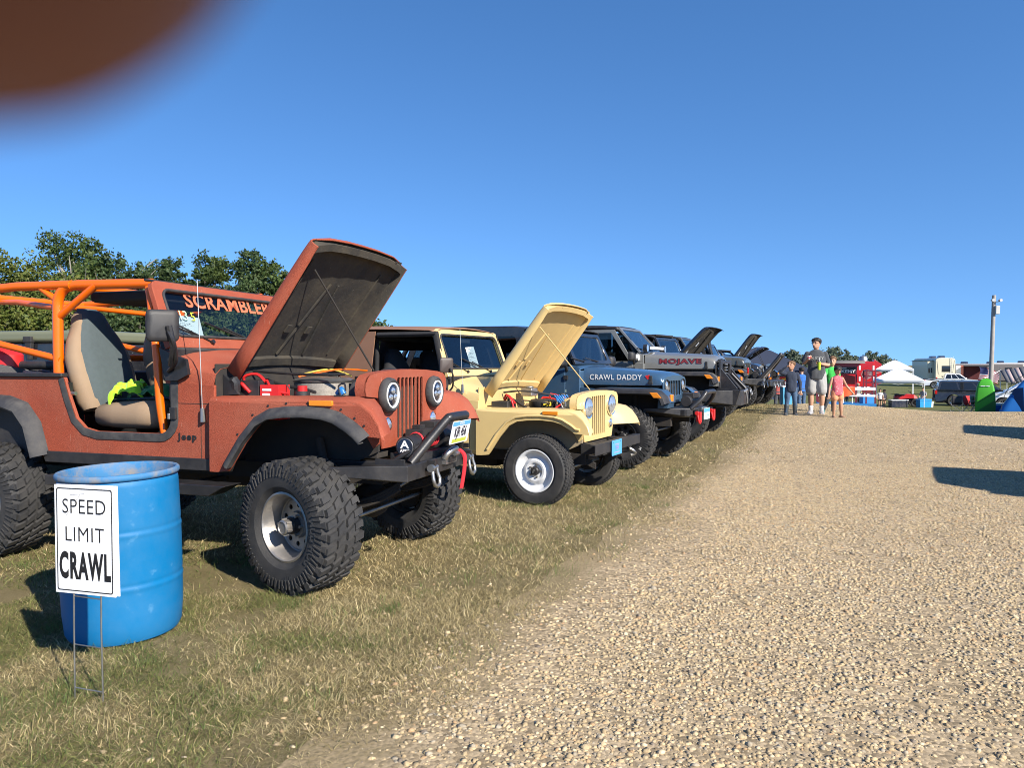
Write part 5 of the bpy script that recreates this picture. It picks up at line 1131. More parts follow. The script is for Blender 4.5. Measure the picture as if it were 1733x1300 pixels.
    for s in (-1, 1):
        ch.bb((xr+.1, s*.40, rk-.12), (xg+.1, s*.48, rk)); 
        for xa in (0, -wb): ch.tube([(xa+.05, s*.5, R+.05), (xa+.02, s*.47, fz-.1)], .04, 8); ch.tube([(xa, s*.45, R), (xa-.7*(1 if xa == 0 else -1), s*.42, rk-.08)], .03, 8)
    ch.bb((-1.6, -.25, rk-.2), (-.7, .25, rk)); ch.build('chassis', root)
    for xa in (0, -wb):
        a = MB(); a.mat(m_grime); a.tube([(xa, -P['tr']+.1, R), (xa, P['tr']-.1, R)], .045, 10); a.lathe([(0, -.15), (.08, -.13), (.13, -.04), (.13, .03), (.09, .10), (0, .13)], 14, 'x', (xa, .1, R))
        if xa == 0: a.mat(m_steel); a.tube([(.16, -P['tr']+.15, R+.02), (.16, P['tr']-.15, R+.02)], .018, 8)
        a.build('axle', root, smooth=50)
        for s in (-1, 1): make_wheel(root, P['key'], (xa, s*P['tr'], R), R, P['rim'], P['ww'], P['tread'], P['wstyle'], flip=(1 if s < 0 else -1), steer=R_(P.get('steer', 0)) if xa == 0 else 0, spin=.7*s+xa+.3, letters=P.get('letters'))
    # bumper
    bx = P['bx']; bz0, bz1 = P['bz']; bwid = P['bw']
    b = MB(); b.mat(m_blackm)
    def ring(y, x0, x1, z0, z1): return [(x0, y, z0), (x1, y, z0), (x1+.0, y, z1), (x0, y, z1)]
    k = P['bumper']
    if k == 'plain': b.loft([ring(-bwid, bx-.12, bx-.02, bz0+.02, bz1), ring(-bwid+.1, bx-.12, bx, bz0, bz1), ring(bwid-.1, bx-.12, bx, bz0, bz1), ring(bwid, bx-.12, bx-.02, bz0+.02, bz1)])
    else: b.loft([ring(-bwid, xg-.25, xg-.1, bz0+.08, bz1), ring(-bwid*.8, xg-.1, bx-.22, bz0+.04, bz1), ring(-bwid*.5, xg, bx, bz0, bz1), ring(bwid*.5, xg, bx, bz0, bz1), ring(bwid*.8, xg-.1, bx-.22, bz0+.04, bz1), ring(bwid, xg-.25, xg-.1, bz0+.08, bz1)])
    for s in (-1, 1): b.bb((xg-.4, s*.38, bz0+.02), (bx-.1, s*.48, bz1-.02))
    bo = b.build('bumper', root, bevel=.012)
    if P.get('shackle'):
        for s in (-1, 1):
            t = MB(); shackle(t, (bx+.005, s*.36, (bz0+bz1)/2), 1.15)
            if P['shackle'] == 'red': t.mats = [m_red if q == m_steel else q for q in t.mats]; t.mat(m_red); t.box((bx+.05, s*.36, (bz0+bz1)/2-.05), (.06, .07, .13))
            t.build('shackle', bo, smooth=50, bevel=.01)
    if P.get('hoop'):
        (hx, hz, ha, hb_) = P['hoop']; t = MB(); t.mat(m_blackm)
        t.tube(bez([(bx-.06, -hb_, bz1-.01), (bx+hx*.5, -(ha+hb_)/2, (bz1+hz)/2), (bx+hx, -ha*1.05, hz-.02), (bx+hx, -ha*.8, hz), (bx+hx, ha*.8, hz), (bx+hx, ha*1.05, hz-.02), (bx+hx*.5, (ha+hb_)/2, (bz1+hz)/2), (bx-.06, hb_, bz1-.01)], 5), P.get('hoop_r', .032), 10)
        if P.get('hoop_silver'): t.mat(m_alu); t.tube([(bx+.02, hb_*.8+.03, bz1+.02), (bx+hx*.95, ha*1.0, hz-.03)], .022, 8); t.tube([(bx+.04, -hb_*.9, bz1+.02), (bx+hx*.97+.02, -ha*1.1, hz-.06)], .024, 8)
        t.build('bumper_hoop', bo, smooth=50)
    if P.get('plate'):
        sb = mat('plate_sky', (.10, .36, .62)); pw = mat('plate_white', (.72, .74, .76)); plate_part(bo, 'licence_plate', (bx+P['plate'][0], P['plate'][1], P['plate'][2]), (0, 1, 0), (0, 0, 1), .305, .155, pw, [(sb, (-.148, .02, .148, .073)), (sb, (-.10, -.03, .10, -.02)), (sb, (-.10, -.05, .10, -.045))])
    if P.get('winch'):
        t = MB(); t.mat(m_black); t.cyl((bx-.16, -.25, bz1+.08), (bx-.16, .25, bz1+.08), .075, 16); t.bb((bx-.24, -.15, bz1+.12), (bx-.08, .15, bz1+.19)); t.mat(m_steel); t.bb((bx, -.12, bz1-.08), (bx+.03, .12, bz1)); t.build('winch', bo, bevel=.008)
    if P.get('fn'): P['fn'](root, P, WP, L, ho, go, bo)
    return root

m_blueP = mat('steel_blue_metallic', (0.048, 0.11, 0.19), rough=.28, metal=.35, var=.06, coat=.7, dust=.18, dust_col=(.2, .19, .17), dscale=3)
m_greyP = mat('sting_grey_paint', (0.155, 0.155, 0.145), rough=.27, var=.05, coat=.7, dust=.2, dust_col=(.22, .2, .17), dscale=3)
m_blackP = mat('black_car_paint', (0.012, 0.013, 0.016), rough=.2, coat=.8, dust=.25, dust_col=(.12, .11, .10), dscale=3)
m_greenP = mat('dark_olive_paint', (0.045, 0.047, 0.038), rough=.3, coat=.6, dust=.25, dscale=3)
m_navyP = mat('navy_car_paint', (0.012, 0.02, 0.045), rough=.22, coat=.8, dust=.2, dscale=3)
tw = mat('white_tyre_letter', (.62, .62, .6), rough=.6)
ROW = 'jeeps parked along the gravel'
def side_letters(mb, txt, P, x, z, size, m, y, **k):
    mb.mat(m); put_text(mb, txt, (x, -y, z), (1, -(P['hf']-P['hr'])/(P['xg']-P['xc'])*-1*0+0.0, 0), (0, -.06, 1), size, **k)
def tj_extra(root, P, WP, L, ho, go, bo):
    t = MB(); yy = lambda x: -(P['hr']+(P['hf']-P['hr'])*(x-P['xc'])/(P['xg']-P['xc']))-.0085
    def sl(txt, x, z, size, m, **k):
        t.mat(m); vs, fs = text_mesh(txt, size, **k); t.add([(x+a, yy(x+a), z+b) for a, b, c in vs], fs)
    sl('CRAWL DADDY', -.235, 1.195, .105, tw, bold=.0015, sx=.92, spacing=1.08)
    t.mat(m_red)
    for dx_, dz in ((.205, .02), (.235, .025), (.22, .0), (.25, .005)): t.add([(x, yy(x), z) for x, z in circ(dx_, 1.19+dz, .018, 8)], [tuple(range(8))])
    t.build('hood_lettering', ho, smooth=20)
    # dirty stick-on label under the hood seam
    l = MB(); l.mat(mat('sage_label', (.25, .33, .30))); l.bb((-.98, -.745, .98), (-.90, -.741, 1.02)); l.build('emblem', root)
common = dict(group=ROW, cat='jeep', name='open_jeep')
wrangler(dict(common, name='soft_top_jeep', loc=(1.91, 10.652, .029), yaw=29.3, label='blue jeep with black soft top and white lettering along its closed hood', paint=m_blueP, hw=.735, rock=.66, belt=1.30, wb=2.37, xr=-3.0, R=.414, rim=.195, ww=.30, tr=.785, xc=-.70, xg=.42, fz=1.055, fo=.90,
    wbase=(-.80, 1.375), wtop=(-1.02, 1.83), roof='soft', roofz=1.90, roofx=-2.85, hr=.60, hf=.52, hz0=1.09, hz1=1.345, hz2=1.255, gz=(.84, 1.215), gw=.53, slotw=.078, tread='mud', wstyle='holes', key='mud_holes', letters=(tw, [('THORN', .65, .055, .001), ('M', -.9, .05, .001), ('BIRD', 2.6, .055, .001)]),
    grille_paint=m_blueP, ws_paint=m_blackP, bx=.82, bz=(.66, .79), bw=.66, bumper='stub', shackle='red', hoop=(.10, 1.0, .22, .36), plate=(.06, .0, .70), winch=True, fn=tj_extra))
def jt_extra(root, P, WP, L, ho, go, bo):
    t = MB(); yy = lambda x: -(P['hr']+(P['hf']-P['hr'])*(x-P['xc'])/(P['xg']-P['xc']))-.0085
    rd = mat('dark_red_vinyl', (.20, .018, .025), rough=.5); blk = m_blackm
    for m, d, bold in ((blk, .0, .010), (rd, -.002, .003)):
        t.mat(m); vs, fs = text_mesh('MOJAVE', .115, bold=bold*.8, sx=1.7, spacing=1.12); t.add([(-.13+a, yy(-.13+a)+d, 1.445+b) for a, b, c in vs], fs)
    t.build('hood_lettering', ho, smooth=20)
    b = MB(); b.mat(m_blackm); b.box((wxx(P)+.10, 0, P['wbase'][1]+.09), (.05, 1.1, .07)); b.mat(m_white)
    for k in range(10): b.bb((wxx(P)+.125, -.50+.10*k, P['wbase'][1]+.065), (wxx(P)+.13, -.42+.10*k, P['wbase'][1]+.115))
    b.mat(m_blackm)
    for s in (-1, 1): b.cyl((wxx(P)+.05, s*.65, P['wbase'][1]+.08), (wxx(P)+.12, s*.65, P['wbase'][1]+.08), .075, 16)
    b.mat(m_lens)
    for s in (-1, 1): b.cyl((wxx(P)+.12, s*.65, P['wbase'][1]+.08), (wxx(P)+.124, s*.65, P['wbase'][1]+.08), .066, 16)
    b.build('light_bar', root)
    # angular skid plates and guard in front of the grille
    g = MB(); g.mat(m_blackm); gx = P['xg']
    g.plate([[(-.60, .96), (.60, .96), (.55, 1.46), (-.55, 1.46)], rrect(-.38, 1.04, .38, 1.40, .04)], 'x', gx+.05, gx+.09)
    g.mat(m_greyP)
    for k in range(7): g.box((gx+.085, .0, 1.06+.055*k), (.03, .20, .022))
    g.mat(m_blackm)
    for s in (-1, 1):
        g.prism([(gx-.10, .98), (gx+.04, 1.30), (gx+.09, 1.32), (gx+.38, .96), (gx+.34, .90), (gx+.1, .9)], 'y', s*.50, s*.545)
        g.prism([(gx+.02, .60), (gx+.36, .66), (gx+.44, .93), (gx+.02, .95)], 'y', s*.545, s*.60)
        g.tube([(gx+.40, s*.30, .93), (gx+.14, s*.22, 1.22)], .03, 8)
    g.mat(m_steel); g.tube([(gx+.42, -.12, .88), (gx+.46, 0, .92), (gx+.42, .12, .88)], .03, 8); g.tube([(gx+.45, .0, .88), (gx+.47, .02, .74), (gx+.46, .03, .66)], .018, 6)
    g.build('grille_guard', bo, bevel=.006)
    sp = MB(); sp.mat(m_white); sp.cyl((wxx(P)-.05, -(P['hw']+.02), P['belt']+.10), (wxx(P)+.0, -(P['hw']+.02), P['belt']+.10), .06, 14); sp.build('spot_lamp', root)
    fl = MB(); fl.mat(m_blackm); fl.tube([(-2.6, .3, 2.1), (-2.6, .3, 2.30)], .006, 5); fl.mat(m_black); fl.add([(-2.6, .3, 2.30), (-2.6, .3, 2.2), (-2.5, .28, 2.2)], [(0, 1, 2)]); fl.build('whip_flag', root)
def wxx(P): return P['wbase'][0]
wrangler(dict(common, name='pickup_jeep', loc=(3.493, 14.234, .01), yaw=25.9, label='grey jeep with hard roof, red lettering on its hood and angular black bumper', paint=m_greyP, hw=.80, rock=.72, belt=1.42, wb=3.3, xr=-4.4, four=True, R=.432, rim=.215, ww=.30, tr=.84, xc=-.78, xg=.50, fz=1.255, fo=.95, flare=m_black, body_fender=True,
    wbase=(-.86, 1.615), wtop=(-1.30, 2.09), roof='hard', roof_paint=m_black, roofz=2.12, roofx=-3.1, hr=.70, hf=.60, hz0=1.31, hz1=1.60, hz2=1.535, bulge=.02, gz=(1.0, 1.47), gw=.62, slotw=.085, tread='mud', wstyle='spoke_black', key='mud_spoke', grille_paint=m_black, bx=.93, bz=(.64, .92), bw=.90, bumper='stub', shackle=None, fn=jt_extra, mirror_mat=m_black, led=True))
wrangler(dict(common, loc=(4.50, 17.0, terr1(0, 17.0)), yaw=33, label='dark open-cab jeep with raised hood behind the grey one', paint=m_blackP, hw=.735, rock=.62, belt=1.26, wb=2.37, xr=-3.0, R=.41, rim=.195, ww=.29, tr=.78, xc=-.70, xg=.42, fz=1.04, fo=.88, doors=False, det=0,
    wbase=(-.80, 1.36), wtop=(-1.05, 1.86), roof='cage', roofz=1.92, roofx=-2.8, hr=.60, hf=.52, hz0=1.07, hz1=1.33, hz2=1.24, hood=51, gz=(.82, 1.2), gw=.50, slotw=.058, tread='mud', wstyle='holes', key='mud_holes', letters=None, bx=.80, bz=(.62, .76), bw=.8, bumper='stub', shackle=True))
def olive_extra(root, P, WP, L, ho, go, bo):
    t = MB(); t.mat(m_redlens); t.bb((.56, -.70, 1.0), (.60, -.64, 1.14)); t.build('tow_strap', root, bevel=.01)
    t = MB(); t.mat(m_blackm); t.tube([(-.55, .72, 1.35), (-.65, .74, 1.75), (-.66, .74, 1.98)], .045, 8); t.tube([(-.66, .74, 1.98), (-.60, .74, 2.02)], .06, 8); t.build('snorkel', root)
wrangler(dict(common, loc=(5.62, 19.3, terr1(0, 19.3)), yaw=26, label='dark olive jeep with closed hood and tall bright-tubed bumper hoop', paint=m_greenP, hw=.78, rock=.66, belt=1.34, wb=2.42, xr=-3.0, R=.43, rim=.2, ww=.31, tr=.80, xc=-.75, xg=.46, fz=1.13, fo=.92, wbase=(-.84, 1.49), wtop=(-1.12, 1.90), roof='soft', roofz=1.93, roofx=-2.85, hr=.66, hf=.58, hz0=1.18, hz1=1.45, hz2=1.39, gz=(.9, 1.33), gw=.58, slotw=.075,
    tread='mud', wstyle='spoke_black', key='mud_spoke', led=True, bx=.86, bz=(.68, .86), bw=.85, bumper='stub', shackle=True, winch=True, hoop=(.42, 1.46, .22, .34), hoop_silver=True, hoop_r=.045, fn=olive_extra))
wrangler(dict(common, loc=(6.85, 21.8, terr1(0, 21.8)), yaw=26, label='black jeep with closed hood between the olive one and two raised hoods', paint=m_blackP, hw=.735, rock=.60, belt=1.24, wb=2.37, xr=-3.0, R=.40, rim=.2, ww=.28, tr=.78, xc=-.70, xg=.42, fz=1.02, fo=.88, wbase=(-.80, 1.34), wtop=(-1.05, 1.80), roof='soft', roofz=1.84, roofx=-2.8, hr=.60, hf=.52, hz0=1.05, hz1=1.31, hz2=1.22, gz=(.82, 1.18), gw=.50, slotw=.058, tread='mud', wstyle='holes', key='mud_holes', bx=.80, bz=(.60, .76), bw=.8, bumper='plain', shackle=True))
wrangler(dict(common, loc=(7.93, 24.2, terr1(0, 24.2)), yaw=33, label='black jeep with steeply raised dull hood near the navy canopy', paint=m_blackP, hw=.735, rock=.70, belt=1.34, wb=2.37, xr=-3.0, R=.43, rim=.2, ww=.30, tr=.78, xc=-.70, xg=.42, fz=1.12, fo=.88, wbase=(-.80, 1.42), wtop=(-.95, 1.62), roof='cage', doors=False, roofz=1.75, roofx=-2.8, hr=.60, hf=.52, hz0=1.15, hz1=1.43, hz2=1.34, hood=58, gz=(.9, 1.3), gw=.50, slotw=.058, tread='mud', wstyle='holes', key='mud_holes', bx=.80, bz=(.62, .80), bw=.8, bumper='stub', shackle=True))
def last_extra(root, P, WP, L, ho, go, bo):
    for s in (-1, 1):
        t = MB(); t.mat(m_amber); t.box((.56, s*.76, 1.06), (.10, .10, .26)); t.build('corner_lamp', root, bevel=.02)
wrangler(dict(common, loc=(8.75, 26.6, terr1(0, 26.6)), yaw=28, label='farthest dark jeep of the row with low raised hood and orange corner lamp', paint=m_navyP, hw=.80, rock=.78, belt=1.40, wb=2.58, xr=-3.2, R=.44, rim=.2, ww=.30, tr=.80, xc=-.75, xg=.46, fz=1.22, fo=.90, wbase=(-.85, 1.5), wtop=(-1.35, 1.92), roof='hard', roofz=1.95, roofx=-3.0, hr=.66, hf=.62, hz0=1.22, hz1=1.48, hz2=1.42, hood=36, gz=(1.0, 1.4), gw=.60, slotw=.075, tread='mud', wstyle='spoke_black', key='mud_spoke', bx=.80, bz=(.72, .90), bw=.85, bumper='stub', winch=True, shackle=True, fn=last_extra))
# ------------------------------------------------------------------ blue drum and yard sign in the foreground
m_drum = mat('blue_drum_plastic', (0.001, 0.138, 0.33), rough=.5, spec=.3, var=.12, vscale=3, bump=.06, bscale=14, dust=.16, dust_col=(.16, .27, .36), dscale=4, col2=(.05, .21, .40), c2scale=16, c2lo=.66, c2hi=.86)
m_drumtop = mat('dusty_drum_rim', (0.03, 0.16, 0.34), rough=.7, dust=.95, dust_col=(.30, .23, .14), dscale=9)
drum = empty('drum', (-2.045, 3.90, 0), 0, 'open blue plastic drum standing on the grass behind the speed sign', 'drum')
drum.rotation_euler = (R_(.6), R_(-1.2), 0)
d = MB(); d.mat(m_drum); H_ = .858
prof = [(.0, .006), (.235, .006), (.262, .012), (.276, .04), (.281, .10)]
for z in np.linspace(.14, .80, 90):
    r = .284+.006*sin(pi*(z-.1)/.72)
    for zc in (.285, .555): r += .0028*math.exp(-((z-zc)/.011)**2)-.0022*math.exp(-((z-zc-.02)/.009)**2)
    prof.append((r, float(z)))
prof += [(.282, .815), (.272, .832)]
d.lathe(prof, 64); d.build('drum_body', drum, smooth=50)
t = MB(); t.mat(m_drumtop); t.lathe([(.272, .826), (.288, .830), (.293, .840), (.292, .854), (.286, .861), (.276, .861), (.270, .852), (.268, .80), (.266, .60)], 64); t.build('drum_rim', drum, smooth=60)
t = MB(); t.mat(m_drumtop); t.lathe([(.268, .62), (.264, .30), (.25, .05), (0, .05)], 48); t.build('drum_lining', drum, smooth=60)

m_board = mat('sign_board', (.80, .81, .82), rough=.42, var=.03, vscale=4, dust=.12, dust_col=(.55, .53, .5), dscale=6)
m_ink = mat('sign_ink', (.012, .012, .014), rough=.45)
sgn = empty('yard_sign', (-1.775, 3.085, 0), math.atan2(-.085, .31), 'white speed limit sign on a thin wire stake in front of the drum', 'sign')
def Sg(mb, name, par=sgn, **k): return mb.build(name, par, **k)
b = MB(); b.mat(m_board); b.bb((-.157, -.005, .446), (.150, .0, .903)); b.mat(m_board)
lean = Matrix.Rotation(R_(-1.0), 4, 'Y')
bo = Sg(b, 'sign_board', bevel=.0012)
b2 = MB(); b2.mat(m_board); b2.X = Matrix.Rotation(R_(-.8), 4, 'Y'); b2.bb((-.142, .0025, .447), (.169, .0075, .905)); Sg(b2, 'back_board', bevel=.0012)
x = MB(); x.mat(m_ink); o = rrect(-.1455, .458, .1385, .891, .010, 3); i_ = rrect(-.1415, .462, .1345, .887, .008, 3)
x.plate([o, i_], 'y', -.0066, -.0056)
def sign_text(txt, z, size, bold, sx, sp):
    vs, fs = text_mesh(txt, size, bold=bold, sx=sx, spacing=sp); x.add([(-.0035+a, -.0066, z+q) for a, q, c in vs], fs)
sign_text('SPEED', .812, .088, -.0006, .92, 1.05)
sign_text('LIMIT', .695, .088, -.0006, .92, 1.08)
sign_text('CRAWL', .560, .150, .0062, .455, 1.16)
x.build('sign_lettering', bo, smooth=20)
sc = MB(); sc.mat(mat('scuff', (.35, .35, .36))); sc.tube([(-.095, -.0062, .775), (-.02, -.0062, .868)], .0009, 4); sc.tube([(-.075, -.0062, .862), (.0, -.0062, .870)], .0006, 4); Sg(sc, 'scratch', bo)
st = MB(); st.mat(m_steel)
for s in (-.068, .072): st.tube([(s, .001, .50), (s, -.002, .30), (s+.003*(1 if s > 0 else -1), .0, -.06)], .0035, 8)
for z in (.435, .23, .045): st.tube([(-.068, .0, z), (.072, .0, z-.004)], .0028, 6)
Sg(st, 'wire_stake', smooth=60)

# ------------------------------------------------------------------ things lying in / on the red jeep
def cloth_lump(name, m, loc, size, seed, parent=None, rz=0, amp=.35):
    rows = []; n = 26
    for i in range(n+1):
        r = []
        for j in range(n+1):
            u, v = i/n*2-1, j/n*2-1; e = max(0, 1-(abs(u)**2.5+abs(v)**2.5)*.5); q = Vector((u*2.2+seed, v*2.2, seed*1.7))
            h = (mnoise.noise(q)*.5+mnoise.noise(q*2.3)*.35+mnoise.noise(q*5)*.12)
            ed = .12*mnoise.noise(Vector((atan2(v, u)*1.5, seed, 0)))
            r.append((u*size[0]*(1+ed), v*size[1]*(1+ed), max(.0, size[2]*(.55*e**.5+amp*h)*min(1, e*3)+.004)))
        rows.append(r)
    mb = MB(); mb.mat(m); mb.grid(rows); o = mb.build(name, parent, smooth=75); sm = o.modifiers.new('thick', 'SOLIDIFY'); sm.thickness = .004
    sb = o.modifiers.new('sub', 'SUBSURF'); sb.levels = sb.render_levels = 1
    if parent is None: o.location = loc; o.rotation_euler = (0, 0, rz)
    return o
Mj = Matrix.Translation(Vector((-1.067, 5.326, 0))) @ Matrix.Rotation(R_(-19.1), 4, 'Z')
def J(p): return Mj @ Vector(p)
seat_z = .74+.215+.17
sh = empty('shirt', J((-1.63, -.35, seat_z)), R_(-19.1), 'crumpled lime and green shirt lying on the tan jeep seat', 'shirt')
a = cloth_lump('lime_half', mat('lime_cloth', (.36, .72, .015), rough=.85, sheen=.3, var=.05), (0, 0, 0), (.125, .13, .25), 3.1, sh); a.location = (-.09, -.04, .0); a.rotation_euler = (R_(10), R_(-22), .5)
a = cloth_lump('green_half', mat('green_cloth', (.012, .16, .035), rough=.85, sheen=.3, var=.1), (0, 0, 0), (.19, .14, .22), 8.4, sh); a.location = (.10, .03, .0); a.rotation_euler = (R_(4), R_(-4), .2)
# show sheets behind the windshields
m_paper = mat('paper', (.78, .78, .77), rough=.6, var=.02)
def show_sheet(label, M, w_, h_, seed):
    mb = MB(); mb.mat(m_paper); mb.box((0, 0, 0), (w_, h_, .0015)); mb.mat(m_ink); rr = random.Random(seed); z = h_/2-.025
    while z > -h_/2+.02:
        l = rr.uniform(.35, .95)*(w_-.03); x0 = -w_/2+.012
        while l > .0:
            q = min(l, rr.uniform(.008, .03)); mb.bb((x0, z, .0008), (x0+q*.8, z+rr.choice([.0022, .003, .005]), .0013)); x0 += q+.004; l -= q+.004
        z -= rr.choice([.009, .012, .02])
    o = mb.build('paper_sheet', smooth=20); o.matrix_world = M; tag(o, label, 'paper sheet'); return o
def ws_frame(Mroot, c, up):
    up = Vector(up).normalized(); r = Vector((0, 1, 0)); n = r.cross(up); M = Matrix((r, up, n)).transposed().to_4x4(); M.translation = Vector(c); return Mroot @ M
show_sheet('printed white sheet propped inside the red jeep windshield', ws_frame(Mj, (-1.135, -.46, .74+.905), (-.30, 0.12, .95)), .28, .22, 4)
My = Matrix.Translation(Vector((.586, 8.077, -.02))) @ Matrix.Rotation(R_(-27.4), 4, 'Z')
show_sheet('printed white sheet propped inside the yellow jeep windshield', ws_frame(My, (-1.16, -.02, .515+.975), (-.30, -.18, .95)), .22, .28, 9)
# ------------------------------------------------------------------ trees: tapered trunk with limbs, crown of many small leaves in clumps
m_leaf = attrmat('leaf', rough=.6, bscale=3, trans=.3, spec=.35)
m_bark = mat('bark', (.13, .105, .08), rough=.9, var=.3, vscale=8, bump=.6, bscale=20)
m_deadbark = mat('grey_bark', (.34, .31, .26), rough=.9, var=.2, vscale=8)
def crown_data(seed, blobs, n, leaf, cols):
    """leaf quads spread through the blobs (x, y, z, rx, rz)"""
    g = np.random.default_rng(seed); B = np.array(blobs); wgt = B[:, 3]**2*B[:, 4]; wgt = wgt/wgt.sum()
    # each blob is broken up into twig clumps, so that the outline is uneven and gaps stay open
    nc = max(40, n//26); bi = g.choice(len(B), nc, p=wgt); d = g.normal(size=(nc, 3)); d /= np.linalg.norm(d, axis=1, keepdims=True); rad = g.uniform(.45, 1.08, nc)**.6
    cc = B[bi, :3]+d*rad[:, None]*B[bi][:, [3, 3, 4]]; cr = B[bi, 3]*g.uniform(.16, .34, nc); tone = g.uniform(.72, 1.25, nc)
    ci = g.integers(0, nc, n); P = cc[ci]+g.normal(size=(n, 3))*cr[ci][:, None]*np.array([.62, .62, .5])
    a = g.normal(size=(n, 3)); a /= np.linalg.norm(a, axis=1, keepdims=True); b = np.cross(a, g.normal(size=(n, 3))); b /= np.linalg.norm(b, axis=1, keepdims=True)
    s = leaf*g.uniform(.6, 1.3, n)[:, None]; V = np.stack([P-a*s, P+b*s*.55, P+a*s, P-b*s*.55], 1).reshape(-1, 3)
    F = np.arange(4*n).reshape(n, 4); base = np.array(cols)[g.integers(0, len(cols), n)]
    C = base*(tone[ci]*g.uniform(.8, 1.2, n))[:, None]; return V, F, np.repeat(C, 4, 0)
GREEN = [(.055, .085, .018), (.075, .11, .025), (.045, .075, .02), (.10, .135, .035)]
YELLOWG = [(.105, .135, .024), (.135, .16, .03), (.085, .115, .022), (.165, .17, .04)]
DARKG = [(.05, .085, .026), (.068, .105, .034), (.04, .07, .024), (.085, .115, .04)]
HAZYG = [(.135, .165, .11), (.155, .185, .12), (.115, .145, .10)]  # distance haze painted into the leaf colour: paler and greyer for far trees
def make_tree(name, label, loc, H, W_, seed, cols, n, leaf, group, low=.28, bark=None, bare=0, squat=1.0):
    g = random.Random(seed); root = empty(name, loc, g.uniform(0, 6), label, 'tree' if name != 'bush' else 'bush', group)
    tops = []; blobs = []
    nb = 9+int(W_/H*5)
    for k in range(nb):
        a = 2*pi*k/nb*2.4+g.uniform(-.4, .4); t = (k+.5)/nb; zc = H*(low+(.90-low)*t); rr = W_/2*sqrt(max(.08, 1-(abs(t-.42)/.62)**2))
        rad = W_*g.uniform(.16, .25)*(1-.25*t); blobs.append((rr*.68*cos(a), rr*.68*sin(a), zc, rad, rad*g.uniform(.7, .95)*squat))
    blobs.append((g.uniform(-.08, .08)*W_, g.uniform(-.08, .08)*W_, H*.86, W_*.17, H*.12)); blobs.append((0, 0, H*.6, W_*.26, H*.17))
    t = MB(); t.mat(bark or m_bark); r0 = H*.022+.04
    t.tube([(0, 0, -.3), (.02*H*g.uniform(-1, 1), 0, H*.25), (.03*H*g.uniform(-1, 1), .02*H, H*.55), (.03*H*g.uniform(-1, 1), 0, H*.82)], [r0*1.4, r0, r0*.6, r0*.15], 8)
    for (x, y, z, r, rz) in blobs[:nb]:
        z0 = max(H*.12, z-.28*H*g.uniform(.7, 1.2)); t.tube(bez([(0, 0, z0), (x*.45, y*.45, z0+(z-z0)*.45), (x, y, z)], 3), [r0*.5]*3+[r0*.3]*3+[r0*.08], 5)
    for k in range(bare):
        a = g.uniform(0, 2*pi); z0 = H*g.uniform(.35, .6); l = W_*g.uniform(.25, .5); t.tube(bez([(0, 0, z0), (cos(a)*l*.5, sin(a)*l*.5-l*.4, z0+H*.12), (cos(a)*l*.8, sin(a)*l*.8-l*.6, z0+H*g.uniform(.18, .28))], 3), [r0*.26]*3+[r0*.14]*3+[r0*.03], 5)
    t.build('trunk', root, smooth=60)
    V, F, C = crown_data(seed, blobs, n, leaf, cols); o = npmesh('crown', V, F, C, (m_leaf,)); o.parent = root
    return root
def at_px(px, Z): return ((px-866.5)/1260*Z, Z)
def top_h(py, Z, x): return 1.41+(616-py)*Z/1260-terr1(x, Z)
LT = 'trees behind the red jeep'
spec = [  # px x, top y, Z, width px, colours, name, label, bare twigs
    (30, 428, 46, 190, YELLOWG, 'yellowish broad tree, leftmost behind the orange roll cage', 0),
    (128, 398, 52, 150, GREEN, 'tallest green tree above the roll cage, pale bare branches inside', 16),
    (205, 430, 51, 105, DARKG, 'small dark tree left of the sky gap above the windshield', 3),
    (288, 438, 55, 90, DARKG, 'narrow dark tree just right of the sky gap over the windshield', 0),
    (350, 427, 55, 100, GREEN, 'round green tree over the middle of the windshield', 0),
    (412, 428, 56, 100, DARKG, 'dark tree with a pointed top left of the raised red hood', 0),
    (468, 446, 57, 95, GREEN, 'green tree touching the edge of the raised red hood', 0),
    (560, 478, 58, 110, DARKG, 'low dark tree hidden mostly behind the raised red hood', 0),
    (-70, 410, 50, 170, DARKG, 'dark tree at the left picture edge behind the yellowish one', 0)]
for k, (px, py, Z, wpx, cols, lab, bare) in enumerate(spec):
    x, y = at_px(px, Z); H = top_h(py, Z, x)*1.03; make_tree('broadleaf_tree', lab, (x, y, terr1(x, y)), H, wpx*Z/1260*1.38, 50+k, cols, int(26000 if wpx > 120 else 19000), .13, LT, low=.14, bark=m_deadbark if bare > 10 else None, bare=bare)
bush_lab = ['yellow-green bush under the leftmost tree', 'dense bush seen between the orange roll hoops', 'green bush seen behind the tan seat', 'dark bush beside the side mirror', 'dark bush seen through the red windshield', 'bush seen at the windshield bottom, right part', 'dark bush behind the raised red hood, left', 'dark bush behind the raised red hood, right']
for k in range(8):
    px = -30+k*88; Z = 42+2*(k % 3); x, y = at_px(px, Z); make_tree('bush', bush_lab[k], (x, y, terr1(x, y)), top_h(488+14*(k % 2)+k*3, Z, x), 175*Z/1260, 90+k, YELLOWG if k < 2 else (DARKG if k % 2 else GREEN), 13000, .13, 'bushes behind the red jeep', low=.10, squat=1.2)
RT = 'far trees beyond the camp'
